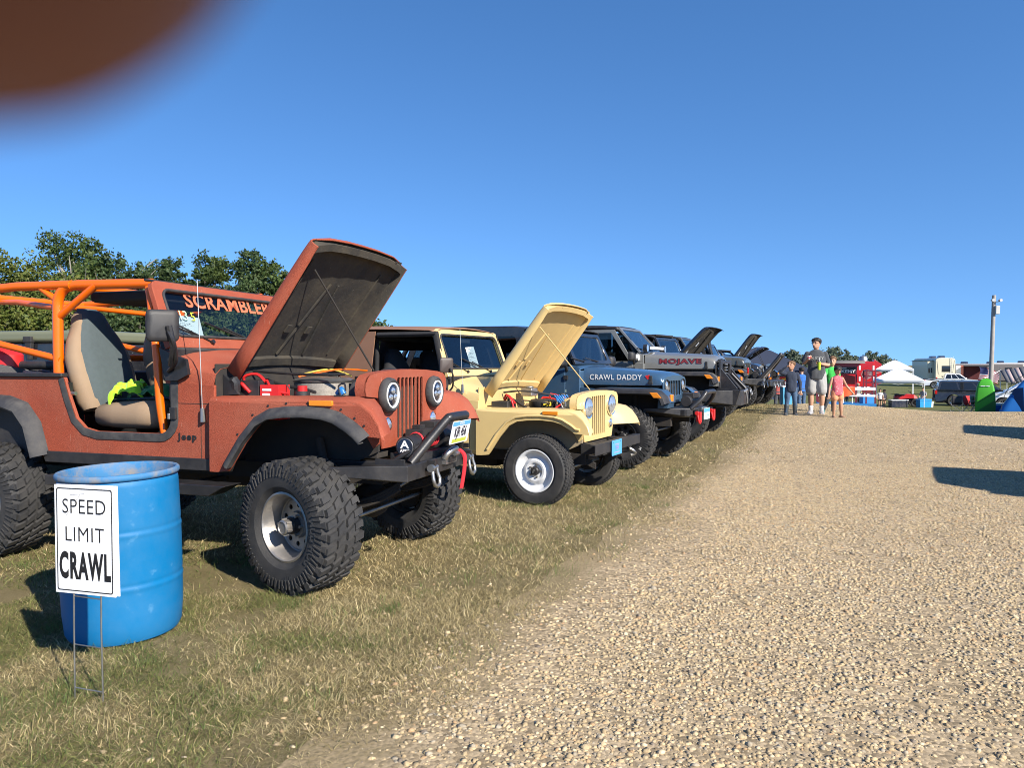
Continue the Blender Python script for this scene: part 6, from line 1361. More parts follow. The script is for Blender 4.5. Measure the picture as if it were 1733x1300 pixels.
for k, (px, py, Z, wpx, lab) in enumerate([(1342, 593, 150, 48, 'hazy far tree left of the man'), (1410, 588, 160, 62, 'hazy far tree behind the man and the green shirted boy'), (1440, 604, 165, 46, 'hazy far tree above the food trailer'), (1478, 598, 170, 44, 'hazy far tree above the white canopy, left one'), (1500, 610, 172, 40, 'low far tree right above the white canopy peak'), (1385, 604, 170, 40, 'low far tree showing past the man'), (1530, 622, 190, 26, 'tiny far tree left of the camper')]):
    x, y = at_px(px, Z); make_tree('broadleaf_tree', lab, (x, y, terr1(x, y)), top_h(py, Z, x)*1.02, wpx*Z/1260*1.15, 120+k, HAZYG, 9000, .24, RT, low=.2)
# ------------------------------------------------------------------ people
def remeshed(mb, vox, smooth_it=3):
    me = bpy.data.meshes.new('tmp'); me.from_pydata(mb.v, [], mb.f); o = bpy.data.objects.new('tmp', me); COL.objects.link(o)
    r = o.modifiers.new('r', 'REMESH'); r.mode = 'VOXEL'; r.voxel_size = vox
    s = o.modifiers.new('s', 'SMOOTH'); s.iterations = smooth_it; s.factor = .5
    bpy.context.view_layer.update(); e = bpy.data.meshes.new_from_object(o.evaluated_get(bpy.context.evaluated_depsgraph_get()))
    v = [tuple(q.co) for q in e.vertices]; f = [tuple(p.vertices) for p in e.polygons]
    bpy.data.objects.remove(o); bpy.data.meshes.remove(me); bpy.data.meshes.remove(e); return v, f
def capsule(mb, pts, rad, n=10, sub=4):
    """tapered limb with round ends"""
    P = [Vector(p) for p in pts]; path = []; rs = []
    d0 = (P[0]-P[1]).normalized(); d1 = (P[-1]-P[-2]).normalized()
    for t in (1.0, .8, .45): path.append(P[0]+d0*rad[0]*t*.9); rs.append(rad[0]*sqrt(max(.02, 1-t*t)))
    for i in range(len(P)-1):
        for k in range(sub):
            t = k/sub; path.append(P[i].lerp(P[i+1], t)); q = t*t*(3-2*t); rs.append(rad[i]*(1-q)+rad[i+1]*q)
    path.append(P[-1]); rs.append(rad[-1])
    for t in (.45, .8, 1.0): path.append(P[-1]+d1*rad[-1]*t*.9); rs.append(rad[-1]*sqrt(max(.02, 1-t*t)))
    mb.tube(path, rs, n)
def ell_loft(mb, secs, n=18, e=2.3):
    rings = []
    for (x, y, z, a, b) in secs:
        r = []
        for i in range(n):
            t = 2*pi*i/n; c, s = cos(t), sin(t); r.append((x+a*abs(c)**(2/e)*(1 if c > 0 else -1), y+b*abs(s)**(2/e)*(1 if s > 0 else -1), z))
        rings.append(r)
    mb.loft(rings)
SKIN = mat('skin', (.52, .29, .19), rough=.5, var=.08, vscale=20)
SKIN2 = mat('tanned_skin', (.44, .24, .15), rough=.5, var=.08, vscale=20)
HAIRB = mat('dark_hair', (.018, .013, .010), rough=.55, var=.4, vscale=60)
HAIRR = mat('light_brown_hair', (.16, .085, .04), rough=.55, var=.4, vscale=60)
EYE = mat('eye_dark', (.02, .015, .012), rough=.2)
def person(label, loc, face, H, arms, legs, shirt, shorts, shoe, skin=SKIN, hair=HAIRB, head_turn=0.0, head_tilt=0.0, sleeve='short', leg_wear='shorts', girth=1.0, group=None, long_hair=False, child=False, fn=None, sit=None, glasses=False, sock=None, boots=False):
    """stands at loc, front towards local -y; face = rotation about z; joints in units of height"""
    root = empty('person', loc, face, label, 'person', group); S = H; g_ = girth
    hr = .070 if not child else .082                      # half head height
    hz = 1-hr*1.02; shz = .81 if not child else .775; hipz = .515 if not child else .49; pz = hipz
    dz = 0 if sit is None else sit-hipz; oz = dz
    V = lambda x, y, z: Vector((x*S, y*S, (z+oz)*S))
    sw = .110*(.94 if child else 1); hw_ = .052
    head_c = V(0, -.012, hz)
    # --- body skin
    b = MB()
    ell_loft(b, [(0, 0, (pz-.05+oz)*S, .07*S*g_, .055*S*g_), (0, 0, (pz+oz)*S, .088*S*g_, .064*S*g_), (0, 0, (pz+.10+oz)*S, .080*S*g_, .058*S*g_), (0, 0, (pz+.2+oz)*S, .092*S*g_, .060*S*g_), (0, 0, (shz-.01+oz)*S, .100*S, .052*S), (0, 0, (shz+.02+oz)*S, .06*S, .04*S)])
    capsule(b, [V(0, .004, shz-.01), V(0, -.004, hz-hr*.55)], [.036*S, .032*S])
    Mt = Matrix.Rotation(head_turn, 3, 'Z') @ Matrix.Rotation(head_tilt, 3, 'X')
    def Hd(x, y, z): return head_c+Mt @ Vector((x*S*hr, y*S*hr, z*S*hr))
    rings = []
    for (z, a, bk, fr) in ((-1.0, .25, -.1, .55), (-.85, .45, .1, .78), (-.55, .58, .45, .86), (-.2, .66, .72, .88), (.15, .70, .84, .90), (.5, .69, .86, .88), (.8, .52, .66, .66), (1.0, .18, .25, .25)):
        r = []
        for i in range(16):
            t = 2*pi*i/16; yy = -cos(t); r.append(tuple(Hd(a*sin(t), (fr if yy < 0 else bk)*yy, z)))
        rings.append(r)
    b.loft(rings)
    capsule(b, [Hd(0, -.88, .12), Hd(0, -1.06, -.22)], [.09*S*hr, .16*S*hr], 8, 2)                 # nose
    for s in (-1, 1): capsule(b, [Hd(.70*s, .08, .16), Hd(.70*s, .04, -.16)], [.10*S*hr, .08*S*hr], 6, 2)   # ears
    capsule(b, [Hd(-.2, -.84, -.55), Hd(.2, -.84, -.55)], [.07*S*hr, .07*S*hr], 6, 2)              # lips
    A = {}
    for s, (el, wr) in zip((-1, 1), arms):
        sh = V(s*sw, 0, shz-.012); e_ = V(*el); w_ = V(*wr); A[s] = (sh, e_, w_)
        capsule(b, [sh, sh.lerp(e_, .5), e_, e_.lerp(w_, .35), w_], [.027*S, .026*S, .022*S, .024*S, .016*S])
    Lg = {}
    for s, (kn, an, toe) in zip((-1, 1), legs):
        hp = V(s*hw_, 0, pz); k_ = V(*kn); a_ = V(*an); Lg[s] = (hp, k_, a_, toe)
        capsule(b, [hp, hp.lerp(k_, .5), k_, k_.lerp(a_, .35), a_], [.062*S*g_, .052*S*g_, .035*S, .037*S*(1 if not child else .95), .022*S])
        d = Vector((sin(toe)*s*0+sin(toe), -cos(toe), 0)); capsule(b, [a_+Vector((0, 0, -.018*S)), a_+d*.075*S+Vector((0, 0, -.026*S))], [.024*S, .018*S], 8, 2)
    v, f = remeshed(b, max(.007, .0068*S)); m = MB(); m.mat(skin); m.add(v, f)
    # hands: palm, four bent fingers of different length, a thumb from the side of the palm
    hs = .105*S
    for s in (-1, 1):
        sh, e_, w_ = A[s]; d = (w_-e_).normalized(); side = d.cross(Vector((0, 0, 1))); side = side.normalized() if side.length > .15 else Vector((0, 1, 0)); pal = d.cross(side).normalized()
        if s > 0: side = -side
        capsule(m, [w_, w_+d*hs*.42], [.15*hs, .20*hs], 8, 2); capsule(m, [w_+side*.12*hs+d*.12*hs, w_+side*.1*hs+d*hs*.42], [.10*hs, .10*hs], 8, 2); capsule(m, [w_-side*.12*hs+d*.12*hs, w_-side*.1*hs+d*hs*.42], [.10*hs, .10*hs], 8, 2)
        for k, ln in enumerate((.40, .46, .43, .34)):
            o = w_+d*hs*.46+side*hs*(-.21+.14*k); p1 = o+d*hs*ln*.45-pal*hs*.05; p2 = p1+d*hs*ln*.3-pal*hs*ln*.25; p3 = p2+d*hs*ln*.08-pal*hs*ln*.28; capsule(m, [o, p1, p2, p3], [.075*hs, .07*hs, .062*hs, .05*hs], 6, 2)
        o = w_+d*hs*.14-side*hs*.20; capsule(m, [o, o+d*hs*.18-side*hs*.16, o+d*hs*.38-side*hs*.20-pal*hs*.05], [.085*hs, .08*hs, .06*hs], 6, 2)
    bo = m.build('body', root, smooth=80, recalc=False)
    fm = MB(); fm.mat(EYE)
    for s in (-1, 1): capsule(fm, [Hd(.27*s-.06, -.84, .10), Hd(.27*s+.06, -.84, .10)], [.055*S*hr]*2, 6, 1); capsule(fm, [Hd(.13*s, -.90, .30), Hd(.40*s, -.80, .31)], [.03*S*hr]*2, 5, 1)
    fm.build('face_detail', root, smooth=60)
    if glasses:
        gm = MB(); gm.mat(m_blackm)
        for s in (-1, 1): gm.tube([Hd(.28*s+.20*cos(t), -.93, .10+.16*sin(t)) for t in [2*pi*k/12 for k in range(12)]], .02*S*hr, 5, closed=True); gm.tube([Hd(.48*s, -.88, .12), Hd(.72*s, .05, .12)], .02*S*hr, 5)
        gm.build('glasses', root, smooth=60)
    # --- hair
    h = MB(); rings = []
    for (z, k) in ((-.55 if long_hair else -.35, .62 if not long_hair else .72), (.0, 1.02), (.35, 1.1), (.62, 1.13), (.85, .95), (1.04, .6), (1.12, .15)):
        r = []
        for i in range(18):
            t = 2*pi*i/18; yy = -cos(t); fr = .92*k if z > .40 else (.30 if z < .2 else .55); rr_ = (fr if yy < 0 else .92*k)
            r.append(tuple(Hd(.76*k*sin(t)*(1 if yy > -.5 or z > .4 else .96), rr_*yy, z+.05*mnoise.noise(Vector((i*.9, z*5, H*7))))))
        rings.append(r)
    h.loft(rings)
    if long_hair: capsule(h, [Hd(0, .75, .3), Hd(0, .9, -.3), Hd(.1, .72, -1.1)], [.5*S*hr, .42*S*hr, .15*S*hr], 8, 3)
    v, f = remeshed(h, .006*S+.002, 1); hm = MB(); hm.mat(hair); hm.add([tuple(Vector(p)+Vector((mnoise.noise(Vector(p)*70/S*1.8), mnoise.noise(Vector(p)*60/S*1.8+Vector((9, 0, 0))), mnoise.noise(Vector(p)*66/S*1.8+Vector((0, 7, 0)))))*.008*S) for p in v], f); hm.build('hair', root, smooth=70, recalc=False)
    # --- shirt
    t = MB(); bot = pz-.055 if leg_wear != 'none' else pz
    hem = .100*S*g_; rings = [(0, -.006*S, (bot+oz)*S, hem, .080*S*g_), (0, -.008*S, (pz+.03+oz)*S, .098*S*g_, .080*S*g_), (0, -.006*S, (pz+.12+oz)*S, .092*S*g_, .072*S*g_), (0, 0, (pz+.2+oz)*S, .102*S*g_, .070*S*g_), (0, 0, (shz-.01+oz)*S, .108*S, .060*S), (0, 0, (shz+.022+oz)*S, .070*S, .048*S), (0, 0, (shz+.04+oz)*S, .042*S, .040*S)]
    ell_loft(t, rings)
    if sleeve != 'none':
        for s in (-1, 1):
            sh, e_, w_ = A[s]
            if sleeve == 'short': en = sh.lerp(e_, .72); gg = 1+(g_-1)*.35; capsule(t, [sh, sh.lerp(en, .5), en], [.033*S*gg, .034*S*gg, .035*S*gg], 12, 3)
            else: capsule(t, [sh, e_, e_.lerp(w_, .93)], [.041*S, .033*S, .024*S], 12, 4)
    v, f = remeshed(t, max(.008, .0078*S), 2)
    def wr(p):
        q = Vector(p); k = mnoise.noise(Vector((q.x*14/S, q.y*14/S, q.z*7/S)))*.010+mnoise.noise(Vector((q.x*30/S, q.y*30/S, q.z*22/S+3)))*.004; n = Vector((q.x, q.y, 0)); n = n.normalized() if n.length > 1e-4 else Vector((0, 0, 0)); return tuple(q+n*k*S)
    tm = MB(); tm.mat(shirt); tm.add([wr(p) for p in v], f); so = tm.build('shirt', root, smooth=80, recalc=False)
    # --- trousers
    q = MB(); ell_loft(q, [(0, 0, (pz-.05+oz)*S, .082*S*g_, .068*S*g_), (0, 0, (pz+.0+oz)*S, .096*S*g_, .074*S*g_), (0, 0, (pz+.04+oz)*S, .093*S*g_, .070*S*g_)])
    for s in (-1, 1):
        hp, k_, a_, toe = Lg[s]
        if leg_wear == 'shorts': en = hp.lerp(k_, .92); capsule(q, [hp, hp.lerp(en, .5), en], [.068*S*g_, .066*S*g_, .060*S*g_], 14, 3)
        elif leg_wear == 'brief_shorts': en = hp.lerp(k_, .50); capsule(q, [hp, en], [.068*S*g_, .066*S*g_], 14, 3)
        else: capsule(q, [hp, hp.lerp(k_, .5), k_, k_.lerp(a_, .4), a_.lerp(k_, .06)], [.066*S*g_, .056*S*g_, .044*S, .042*S, .034*S], 14, 3)
    v, f = remeshed(q, max(.008, .0078*S), 2); qm = MB(); qm.mat(shorts); qm.add([wr(p) for p in v], f); qm.build('shorts' if 'shorts' in leg_wear else 'trousers', root, smooth=80, recalc=False)
    # --- shoes
    for s in (-1, 1):
        hp, k_, a_, toe = Lg[s]; d = Vector((sin(toe), -cos(toe), 0)); sd_ = Vector((cos(toe), sin(toe), 0)); z0 = a_.z-.045*S
        z = MB(); z.mat(shoe); rings = []
        for u, w_, hh in ((-.045, .020, .035), (-.03, .028, .052), (.0, .030, .060), (.045, .034, .042), (.085, .033, .030), (.108, .018, .018)):
            c = Vector((a_.x, a_.y, z0))+d*u*S; rings.append([tuple(c+sd_*w_*S*x+Vector((0, 0, hh*S*y))) for x, y in ((-1, 0), (-.95, .55), (-.5, 1), (.5, 1), (.95, .55), (1, 0))])
        z.loft(rings)
        if boots: capsule(z, [a_+Vector((0, 0, -.01*S)), a_.lerp(k_, .62)], [.033*S, .046*S], 12, 3)
        if sock: z.mat(sock); capsule(z, [a_, a_.lerp(k_, .22)], [.027*S, .031*S], 10, 2)
        z.build('shoe', root, smooth=50)
    if fn: fn(root, S, V, Hd, A, so)
    return root
c_char = mat('charcoal_tee', (.050, .054, .060), rough=.9, sheen=.3, var=.12)
c_short = mat('light_grey_cloth', (.33, .325, .315), rough=.9, sheen=.2, var=.06)
c_navy = mat('navy_cloth', (.016, .024, .045), rough=.9, sheen=.2)
c_jean = mat('blue_denim', (.050, .095, .17), rough=.9, sheen=.2, var=.2, vscale=12)
c_pink = mat('pink_dotted_cloth', (.52, .10, .13), rough=.85, sheen=.3, col2=(.8, .62, .6), c2scale=26, c2lo=.64, c2hi=.67)
c_peach = mat('peach_cloth', (.66, .28, .14), rough=.9, sheen=.2)
c_green = mat('bright_green_cloth', (.03, .42, .06), rough=.85, sheen=.3)
c_dgrey = mat('dark_grey_cloth', (.06, .065, .075), rough=.9)
s_grey = mat('grey_shoe', (.30, .30, .31), rough=.7); s_dark = mat('dark_shoe', (.03, .032, .04), rough=.6); s_boot = mat('dark_rubber_boot', (.06, .075, .085), rough=.45); s_teal = mat('teal_shoe', (.05, .16, .15), rough=.6)
m_sock = mat('white_sock', (.7, .7, .68), rough=.9)
def man_fn(root, S, V, Hd, A, so):
    t = MB(); t.mat(mat('faded_shirt_print', (.30, .31, .29), rough=.9)); vs, fs = text_mesh('LUCKY', .105, bold=.001, sx=.9)
    t.add([(x, -.088*S*sqrt(max(.2, 1-(x/(.14*S))**2))-.022, .735*S+z+.10*(-x*x)*4) for x, z, _ in vs], fs); t.build('shirt_lettering', so, smooth=30)
    w_ = A[1][2]; d = (A[1][2]-A[1][1]).normalized()
    c = w_+d*.055*S+Vector((-.01, -.03*S, -.02)); b = MB(); b.mat(mat('lime_tumbler', (.42, .55, .03), rough=.35)); b.X = Matrix.Rotation(R_(-8), 4, 'Y') if False else None
    b.lathe([(0, -.13), (.034, -.13), (.042, .06), (.0, .06)], 18, 'z', tuple(c)); b.mat(m_steel); b.lathe([(.043, .06), (.044, .085), (0, .088)], 18, 'z', tuple(c)); b.mat(m_white); b.cyl(c+Vector((0, 0, .08)), c+Vector((.01, 0, .17)), .005, 6)
    o = b.build('tumbler', smooth=45); o.matrix_world = root.matrix_basis.copy(); tag(o, 'lime tumbler with a lid held by the man in the charcoal shirt', 'tumbler')
    w_ = A[-1][2]; c = w_+(A[-1][2]-A[-1][1]).normalized()*.05*S; b = MB(); b.mat(m_white); b.lathe([(0, -.03), (.030, -.03), (.038, .05), (0, .05)], 16, 'z', tuple(c+Vector((0, -.03, .02)))); b.mat(m_red); b.lathe([(.0385, -.01), (.0395, .02)], 16, 'z', tuple(c+Vector((0, -.03, .02))))
    o = b.build('paper_cup', smooth=45); o.matrix_world = root.matrix_basis.copy(); tag(o, 'small white and red cup in the other hand of the man', 'cup')
def P3(px, Z, dz=0.0):
    x, y = at_px(px, Z); return (x, y, terr1(x, y)+dz)
man = person('man in charcoal lettered shirt and pale shorts carrying drinks', P3(1381, 18.3), R_(-14), 1.86, [((-.155, .02, .665), (-.125, -.125, .715)), ((.160, .03, .645), (.045, -.13, .66))],
    [((-.062, -.02, .285), (-.060, .0, .045), -.35), ((.070, -.035, .285), (.078, .02, .047), -.1)], c_char, c_short, s_grey, head_turn=R_(-38), girth=1.14, glasses=True, sock=m_sock, fn=man_fn)
person('boy in navy long sleeves, jeans and rubber boots shading his face', P3(1339, 17.9), R_(-6), 1.30, [((-.215, -.03, .80), (-.10, -.085, .90)), ((.165, .02, .60), (.165, -.03, .45))],
    [((-.070, -.015, .27), (-.085, .0, .045), -.3), ((.065, -.03, .27), (.082, .03, .045), .0)], c_navy, c_jean, s_boot, skin=SKIN2, hair=HAIRR, child=True, sleeve='long', leg_wear='long', head_turn=R_(-40), boots=True)
person('boy in bright green shirt walking behind the pink girl', P3(1408, 18.9), R_(4), 1.42, [((-.17, -.06, .64), (-.215, -.14, .52)), ((.16, .05, .62), (.15, .02, .47))],
    [((-.09, -.06, .28), (-.15, .0, .045), -.6), ((.06, .03, .28), (.08, .10, .06), -.2)], c_green, c_dgrey, s_teal, hair=HAIRR, child=True, sleeve='short', leg_wear='long', head_turn=R_(-30))
person('girl in pink dotted top and peach shorts looking down', P3(1417, 17.3), R_(5), 1.20, [((-.15, .0, .60), (-.19, -.04, .44)), ((.20, .03, .62), (.29, -.02, .49))],
    [((-.062, -.02, .27), (-.060, .01, .042), -.2), ((.066, -.02, .27), (.090, .0, .042), .25)], c_pink, c_peach, mat('tan_sandal', (.35, .22, .14)), skin=SKIN2, child=True, sleeve='none', leg_wear='brief_shorts', head_tilt=R_(28), girth=1.06, long_hair=True)
# ------------------------------------------------------------------ camp, vehicles and people beyond the lane
def spot(px, Z): x, y = at_px(px, Z); return (x, y, terr1(x, y))
c_tarp = mat('white_canopy_cloth', (.70, .72, .76), rough=.8, var=.04, vscale=1.5)
c_navyt = mat('navy_canopy_cloth', (.022, .030, .055), rough=.8, var=.15, vscale=2)
def canopy(label, loc, rz, w_, d_, eave, peak, m_top, m_leg, name='canopy', group=None, val=.22):
    root = empty(name, loc, rz, label, 'canopy', group); a, b = w_/2, d_/2
    for sx, sy in ((-1, -1), (1, -1), (1, 1), (-1, 1)):
        l = MB(); l.mat(m_leg); l.bb((sx*a-.022, sy*b-.022, -.1), (sx*a+.022, sy*b+.022, eave)); l.bb((sx*a-.05, sy*b-.05, -.02), (sx*a+.05, sy*b+.05, .02)); l.build('leg', root, bevel=.004)
    t = MB(); t.mat(m_top); rows = []
    for k, h in ((1.02, eave-val), (1.015, eave), (.78, eave+(peak-eave)*.27), (.52, eave+(peak-eave)*.55), (.26, eave+(peak-eave)*.83), (.03, peak)):
        r = []
        for i in range(4):
            c0 = [(-1, -1), (1, -1), (1, 1), (-1, 1)][i]; c1 = [(1, -1), (1, 1), (-1, 1), (-1, -1)][i]
            for q in range(6): u = q/6; sag = -.05*4*u*(1-u)*(1 if .1 < k < 1.0 else (.4 if k > 1.016 else 0)); r.append(((c0[0]*(1-u)+c1[0]*u)*a*k, (c0[1]*(1-u)+c1[1]*u)*b*k, h+sag))
        rows.append(r)
    t.grid(rows, closed=True); o = t.build('canopy_top', root, smooth=25); sm = o.modifiers.new('thick', 'SOLIDIFY'); sm.thickness = .008
    f = MB(); f.mat(m_leg)
    for k in range(4):
        c0 = [(-1, -1), (1, -1), (1, 1), (-1, 1)][k]; c1 = [(1, -1), (1, 1), (-1, 1), (-1, -1)][k]
        p = [Vector((c0[0]*a, c0[1]*b, eave-.03)), Vector((c1[0]*a, c1[1]*b, eave-.03))]; m_ = (p[0]+p[1])/2
        f.tube([p[0], m_+Vector((0, 0, -.3)), p[1]], .014, 5); f.tube([p[0]+Vector((0, 0, -.35)), m_+Vector((0, 0, .0)), p[1]+Vector((0, 0, -.35))], .014, 5); f.tube([p[0], (0, 0, peak-.05)], .014, 5)
    f.build('truss', root); return root
_cw = {}
def car_wheel(parent, pos, R, w_, key, rim_m, flip):
    if key not in _cw:
        t = MB(); t.mat(m_rubber); h = w_/2; t.lathe([(R*.62, -h*.8), (R*.72, -h), (R*.9, -h), (R, -h*.7), (R, h*.7), (R*.9, h), (R*.62, h*.8)], 28, 'y'); to = t.build('tyre', smooth=40)
        r = MB(); r.mat(m_rubber_dk); r.lathe([(R*.62, -h*.4), (0, -h*.3)], 20, 'y'); r.mat(rim_m); r.lathe([(R*.66, -h*.8), (R*.66, -h*.95), (R*.58, -h*.9), (R*.58, -h*.5)], 28, 'y')
        for i in range(7):
            a = 2*pi*i/7; ww = .17; vs = [(R*.10*cos(a-ww*2), -h*.75, R*.10*sin(a-ww*2)), (R*.10*cos(a+ww*2), -h*.75, R*.10*sin(a+ww*2)), (R*.60*cos(a+ww), -h*.85, R*.60*sin(a+ww)), (R*.60*cos(a-ww), -h*.85, R*.60*sin(a-ww))]; vs += [(p[0], p[1]+.03, p[2]) for p in vs]
            r.add(vs, [(0, 1, 2, 3), (0, 4, 5, 1), (1, 5, 6, 2), (2, 6, 7, 3), (3, 7, 4, 0)])
        r.cyl((0, -h*.85, 0), (0, -h*.4, 0), R*.14, 12); ro = r.build('wheel', smooth=35); _cw[key] = (ro.data, to.data); bpy.data.objects.remove(ro); bpy.data.objects.remove(to)
    o = bpy.data.objects.new('wheel', _cw[key][0]); COL.objects.link(o); o.parent = parent; o.location = pos; o.rotation_euler = (0, 0, 0 if flip > 0 else pi)
    t = bpy.data.objects.new('tyre', _cw[key][1]); COL.objects.link(t); t.parent = o
def vehicle(name, label, cat, loc, rz, paint, L, W_, belt, roofz, gh, R=.38, axles=(.0, 0), hoodz=1.05, nose=.9, tail=None, bed=None, key='suv', rim_m=None, group=None, tailgate_up=False, clad=None, pillar=None):
    """closed road vehicle: x forward, centre at 0; gh = (rear base x, rear top x, front top x, front base x); axles = x of front, rear"""
    root = empty(name, loc, rz, label, cat, group); a = L/2; hw = W_/2; rk = .34; fa, ra = axles
    def arch(x): return [(x+(R+.07)*cos(t), R+.02+(R+.07)*sin(t)) for t in np.linspace(0, pi, 11)]
    top = [(a-.06, nose), (gh[3]+.05, hoodz+.03), (gh[3]-.02, belt)] 
    top += [(gh[0], belt), (-a+.05, belt-.04)] if not bed else [(gh[0], belt), (-a+.02, belt-.02)]
    low = [(a-.10, rk-.02)]; side = [(a, .52), (a-.01, nose-.15)]+top+[(-a, belt-.25), (-a+.0, .55), (-a+.08, rk)]+[(x, max(z, rk)) for x, z in arch(ra)[::-1]]+[(x, max(z, rk)) for x, z in arch(fa)[::-1]]+low
    b = MB(); b.mat(paint); vs, fs = fill2d((tuple(map(tuple, side)),))
    ys = [(-1, .06), (-.93, .0)]
    n = len(vs)
    def inset(p, k): z = p[1]; f = 1-.05*max(0, (z-.75))/.5*k; return f
    V = []
    for s in (-1, 1): V += [(x*(1 if abs(x) < a-.3 else .995), s*hw*inset((x, z), 1)*(1 if abs(x) < a-.5 else 1-.10*((abs(x)-(a-.5))/.5)**2), z) for x, z in vs]
    F = [tuple(f) for f in fs]+[tuple(i+n for i in f[::-1]) for f in fs]; E = {}
    for f in fs:
        for k in range(len(f)): E[(f[k], f[(k+1) % len(f)])] = 1
    for (i, j) in E:
        if (j, i) not in E: F.append((j, i, i+n, j+n))
    b.add(V, F); body = b.build('body', root, smooth=30, bevel=.035, seg=3)
    u = MB(); u.mat(m_grime); u.bb((-a+.15, -hw+.12, .24), (a-.2, hw-.12, .5)); u.build('underbody', root)
    # greenhouse
    g = MB(); g.mat(paint); rows = []; bw, tw_ = hw*.955, hw*.80
    ring = lambda z, xr_, xf, w_: [(xr_, -w_, z), (xr_+.10, -w_*1.0, z), ((xr_+xf)/2, -w_*1.015, z), (xf-.10, -w_, z), (xf, -w_*.9, z), (xf+.02, 0, z), (xf, w_*.9, z), (xf-.10, w_, z), ((xr_+xf)/2, w_*1.015, z), (xr_+.10, w_, z), (xr_, w_, z), (xr_-.02, 0, z)]
    g.loft([ring(belt-.02, gh[0], gh[3], bw), ring(roofz-.09, gh[1]-.02, gh[2]+.04, tw_*1.03), ring(roofz-.02, gh[1]+.05, gh[2]-.08, tw_*.95), ring(roofz, gh[1]+.25, gh[2]-.3, tw_*.75)]); gho = g.build('cab_roof', root, smooth=38)
    if bed: 
        q = MB(); q.mat(m_grime); q.bb((-a+.08, -hw+.14, belt-.06), (gh[0]-.06, hw-.14, belt+.004)); q.build('bed_liner', root)
    # windows (dark glass panes seated 6 mm proud of the pillars)
    def yat(z): t = (z-belt)/(roofz-.09-belt); return bw+(tw_*1.03-bw)*t
    z0, z1 = belt+.04, roofz-.13
    def xr_at(z): t = (z-belt)/(roofz-.09-belt); return gh[0]+(gh[1]-gh[0])*t
    def xf_at(z): t = (z-belt)/(roofz-.09-belt); return gh[3]+(gh[2]-gh[3])*t
    cuts = [0, .5, 1] if (gh[3]-gh[0]) < 2.6 else [0, .34, .67, 1]
    dg = mat('car_glass', (.012, .014, .017), rough=.04, coat=.5, var=.02)
    for s in (-1, 1):
        for k in range(len(cuts)-1):
            def X(z, t): return (xr_at(z)+.10)*(1-t)+(xf_at(z)-.12)*t
            t0, t1 = cuts[k]+.02, cuts[k+1]-.02
            w_ = MB(); w_.mat(dg); q = [(X(z0, t0), s*(yat(z0)*1.012+.004), z0), (X(z0, t1), s*(yat(z0)*1.012+.004), z0), (X(z1, t1), s*(yat(z1)*1.012+.004), z1), (X(z1, t0), s*(yat(z1)*1.012+.004), z1)]
            w_.add(q+[(x, y-s*.03, z) for x, y, z in q], [(0, 1, 2, 3), (4, 7, 6, 5), (0, 4, 5, 1), (1, 5, 6, 2), (2, 6, 7, 3), (3, 7, 4, 0)]); w_.build('window', root, smooth=20)
            if k > 0 or bed:
                h = MB(); h.mat(m_chrome if paint in (m_suv, m_whitecar) else m_black); xh = X(z0, t0)+.12; h.bb((xh, s*(hw*.975), belt-.16), (xh+.20, s*(hw*.975+.02), belt-.12)); h.build('door_handle', root)
                d = MB(); d.mat(m_grime); d.bb((X(z0, t0)-.03, s*hw*.985, rk+.1), (X(z0, t0)-.022, s*(hw*.985+.004), belt-.02)); d.build('door_seam', root)
    for front in (True, False):
        f_ = xf_at if front else xr_at; sg = 1 if front else -1
        if not front and tailgate_up: continue
        w_ = MB(); w_.mat(dg); q = []
        for z, k in ((z0, .9), (z1, .88)):
            q += [(f_(z)+sg*.026, -yat(z)*k, z), (f_(z)+sg*.026, yat(z)*k, z)]
        q = [q[0], q[1], q[3], q[2]]; w_.add(q+[(x-sg*.03, y, z) for x, y, z in q], [(0, 1, 2, 3), (4, 7, 6, 5), (0, 4, 5, 1), (1, 5, 6, 2), (2, 6, 7, 3), (3, 7, 4, 0)]); w_.build('windshield' if front else 'rear_window', root, smooth=20)
    for s in (-1, 1):
        t = MB(); t.mat(m_redlens); t.bb((-a-.012, s*(hw*.72), belt-.36), (-a+.16, s*(hw*.995), belt-.06)); t.build('taillight', root, bevel=.03)
        t = MB(); t.mat(m_lens); t.bb((a-.16, s*hw*.58, nose-.20), (a+.012, s*hw*.95, nose-.05)); t.build('headlight', root, bevel=.02)
        m_ = MB(); m_.mat(paint); m_.loft([[(gh[3]-.15+dx_, s*(hw+.10)+y*k, belt+.10+z*k) for y, z in rrect(-.10, -.07, .10, .07, .03, 3)] for dx_, k in ((-.04, 1), (.03, .9), (.08, .5))]); m_.build('side_mirror', root, smooth=40)
        for x in (fa, ra): car_wheel(root, (x, s*(hw-.13), R), R, .24, key, rim_m or m_alu, -s)
    bm_ = MB(); bm_.mat(clad or m_black); bm_.bb((a-.10, -hw*.88, .36), (a+.03, hw*.88, .58)); bm_.build('bumper', root, bevel=.03); bm_ = MB(); bm_.mat(clad or m_black); bm_.bb((-a-.04, -hw*.9, .38), (-a+.1, hw*.9, .60)); bm_.build('bumper', root, bevel=.03)
    gr = MB(); gr.mat(m_black); gr.bb((a-.05, -hw*.55, nose-.30), (a+.006, hw*.55, nose-.06)); gr.build('grille', root, bevel=.01)
    if tailgate_up:
        t = MB(); t.mat(paint); t.box((-a-.28, 0, roofz+.05), (1.15, hw*1.7, .07), (0, R_(8), 0)); t.mat(dg); t.box((-a-.10, 0, roofz+.10), (.5, hw*1.3, .02), (0, R_(8), 0)); t.build('tailgate', root, bevel=.02)
        t = MB(); t.mat(m_rubber_dk); t.bb((-a-.005, -hw*.8, .62), (-a+.02, hw*.8, belt-.06)); t.build('cargo_opening', root)
    return root
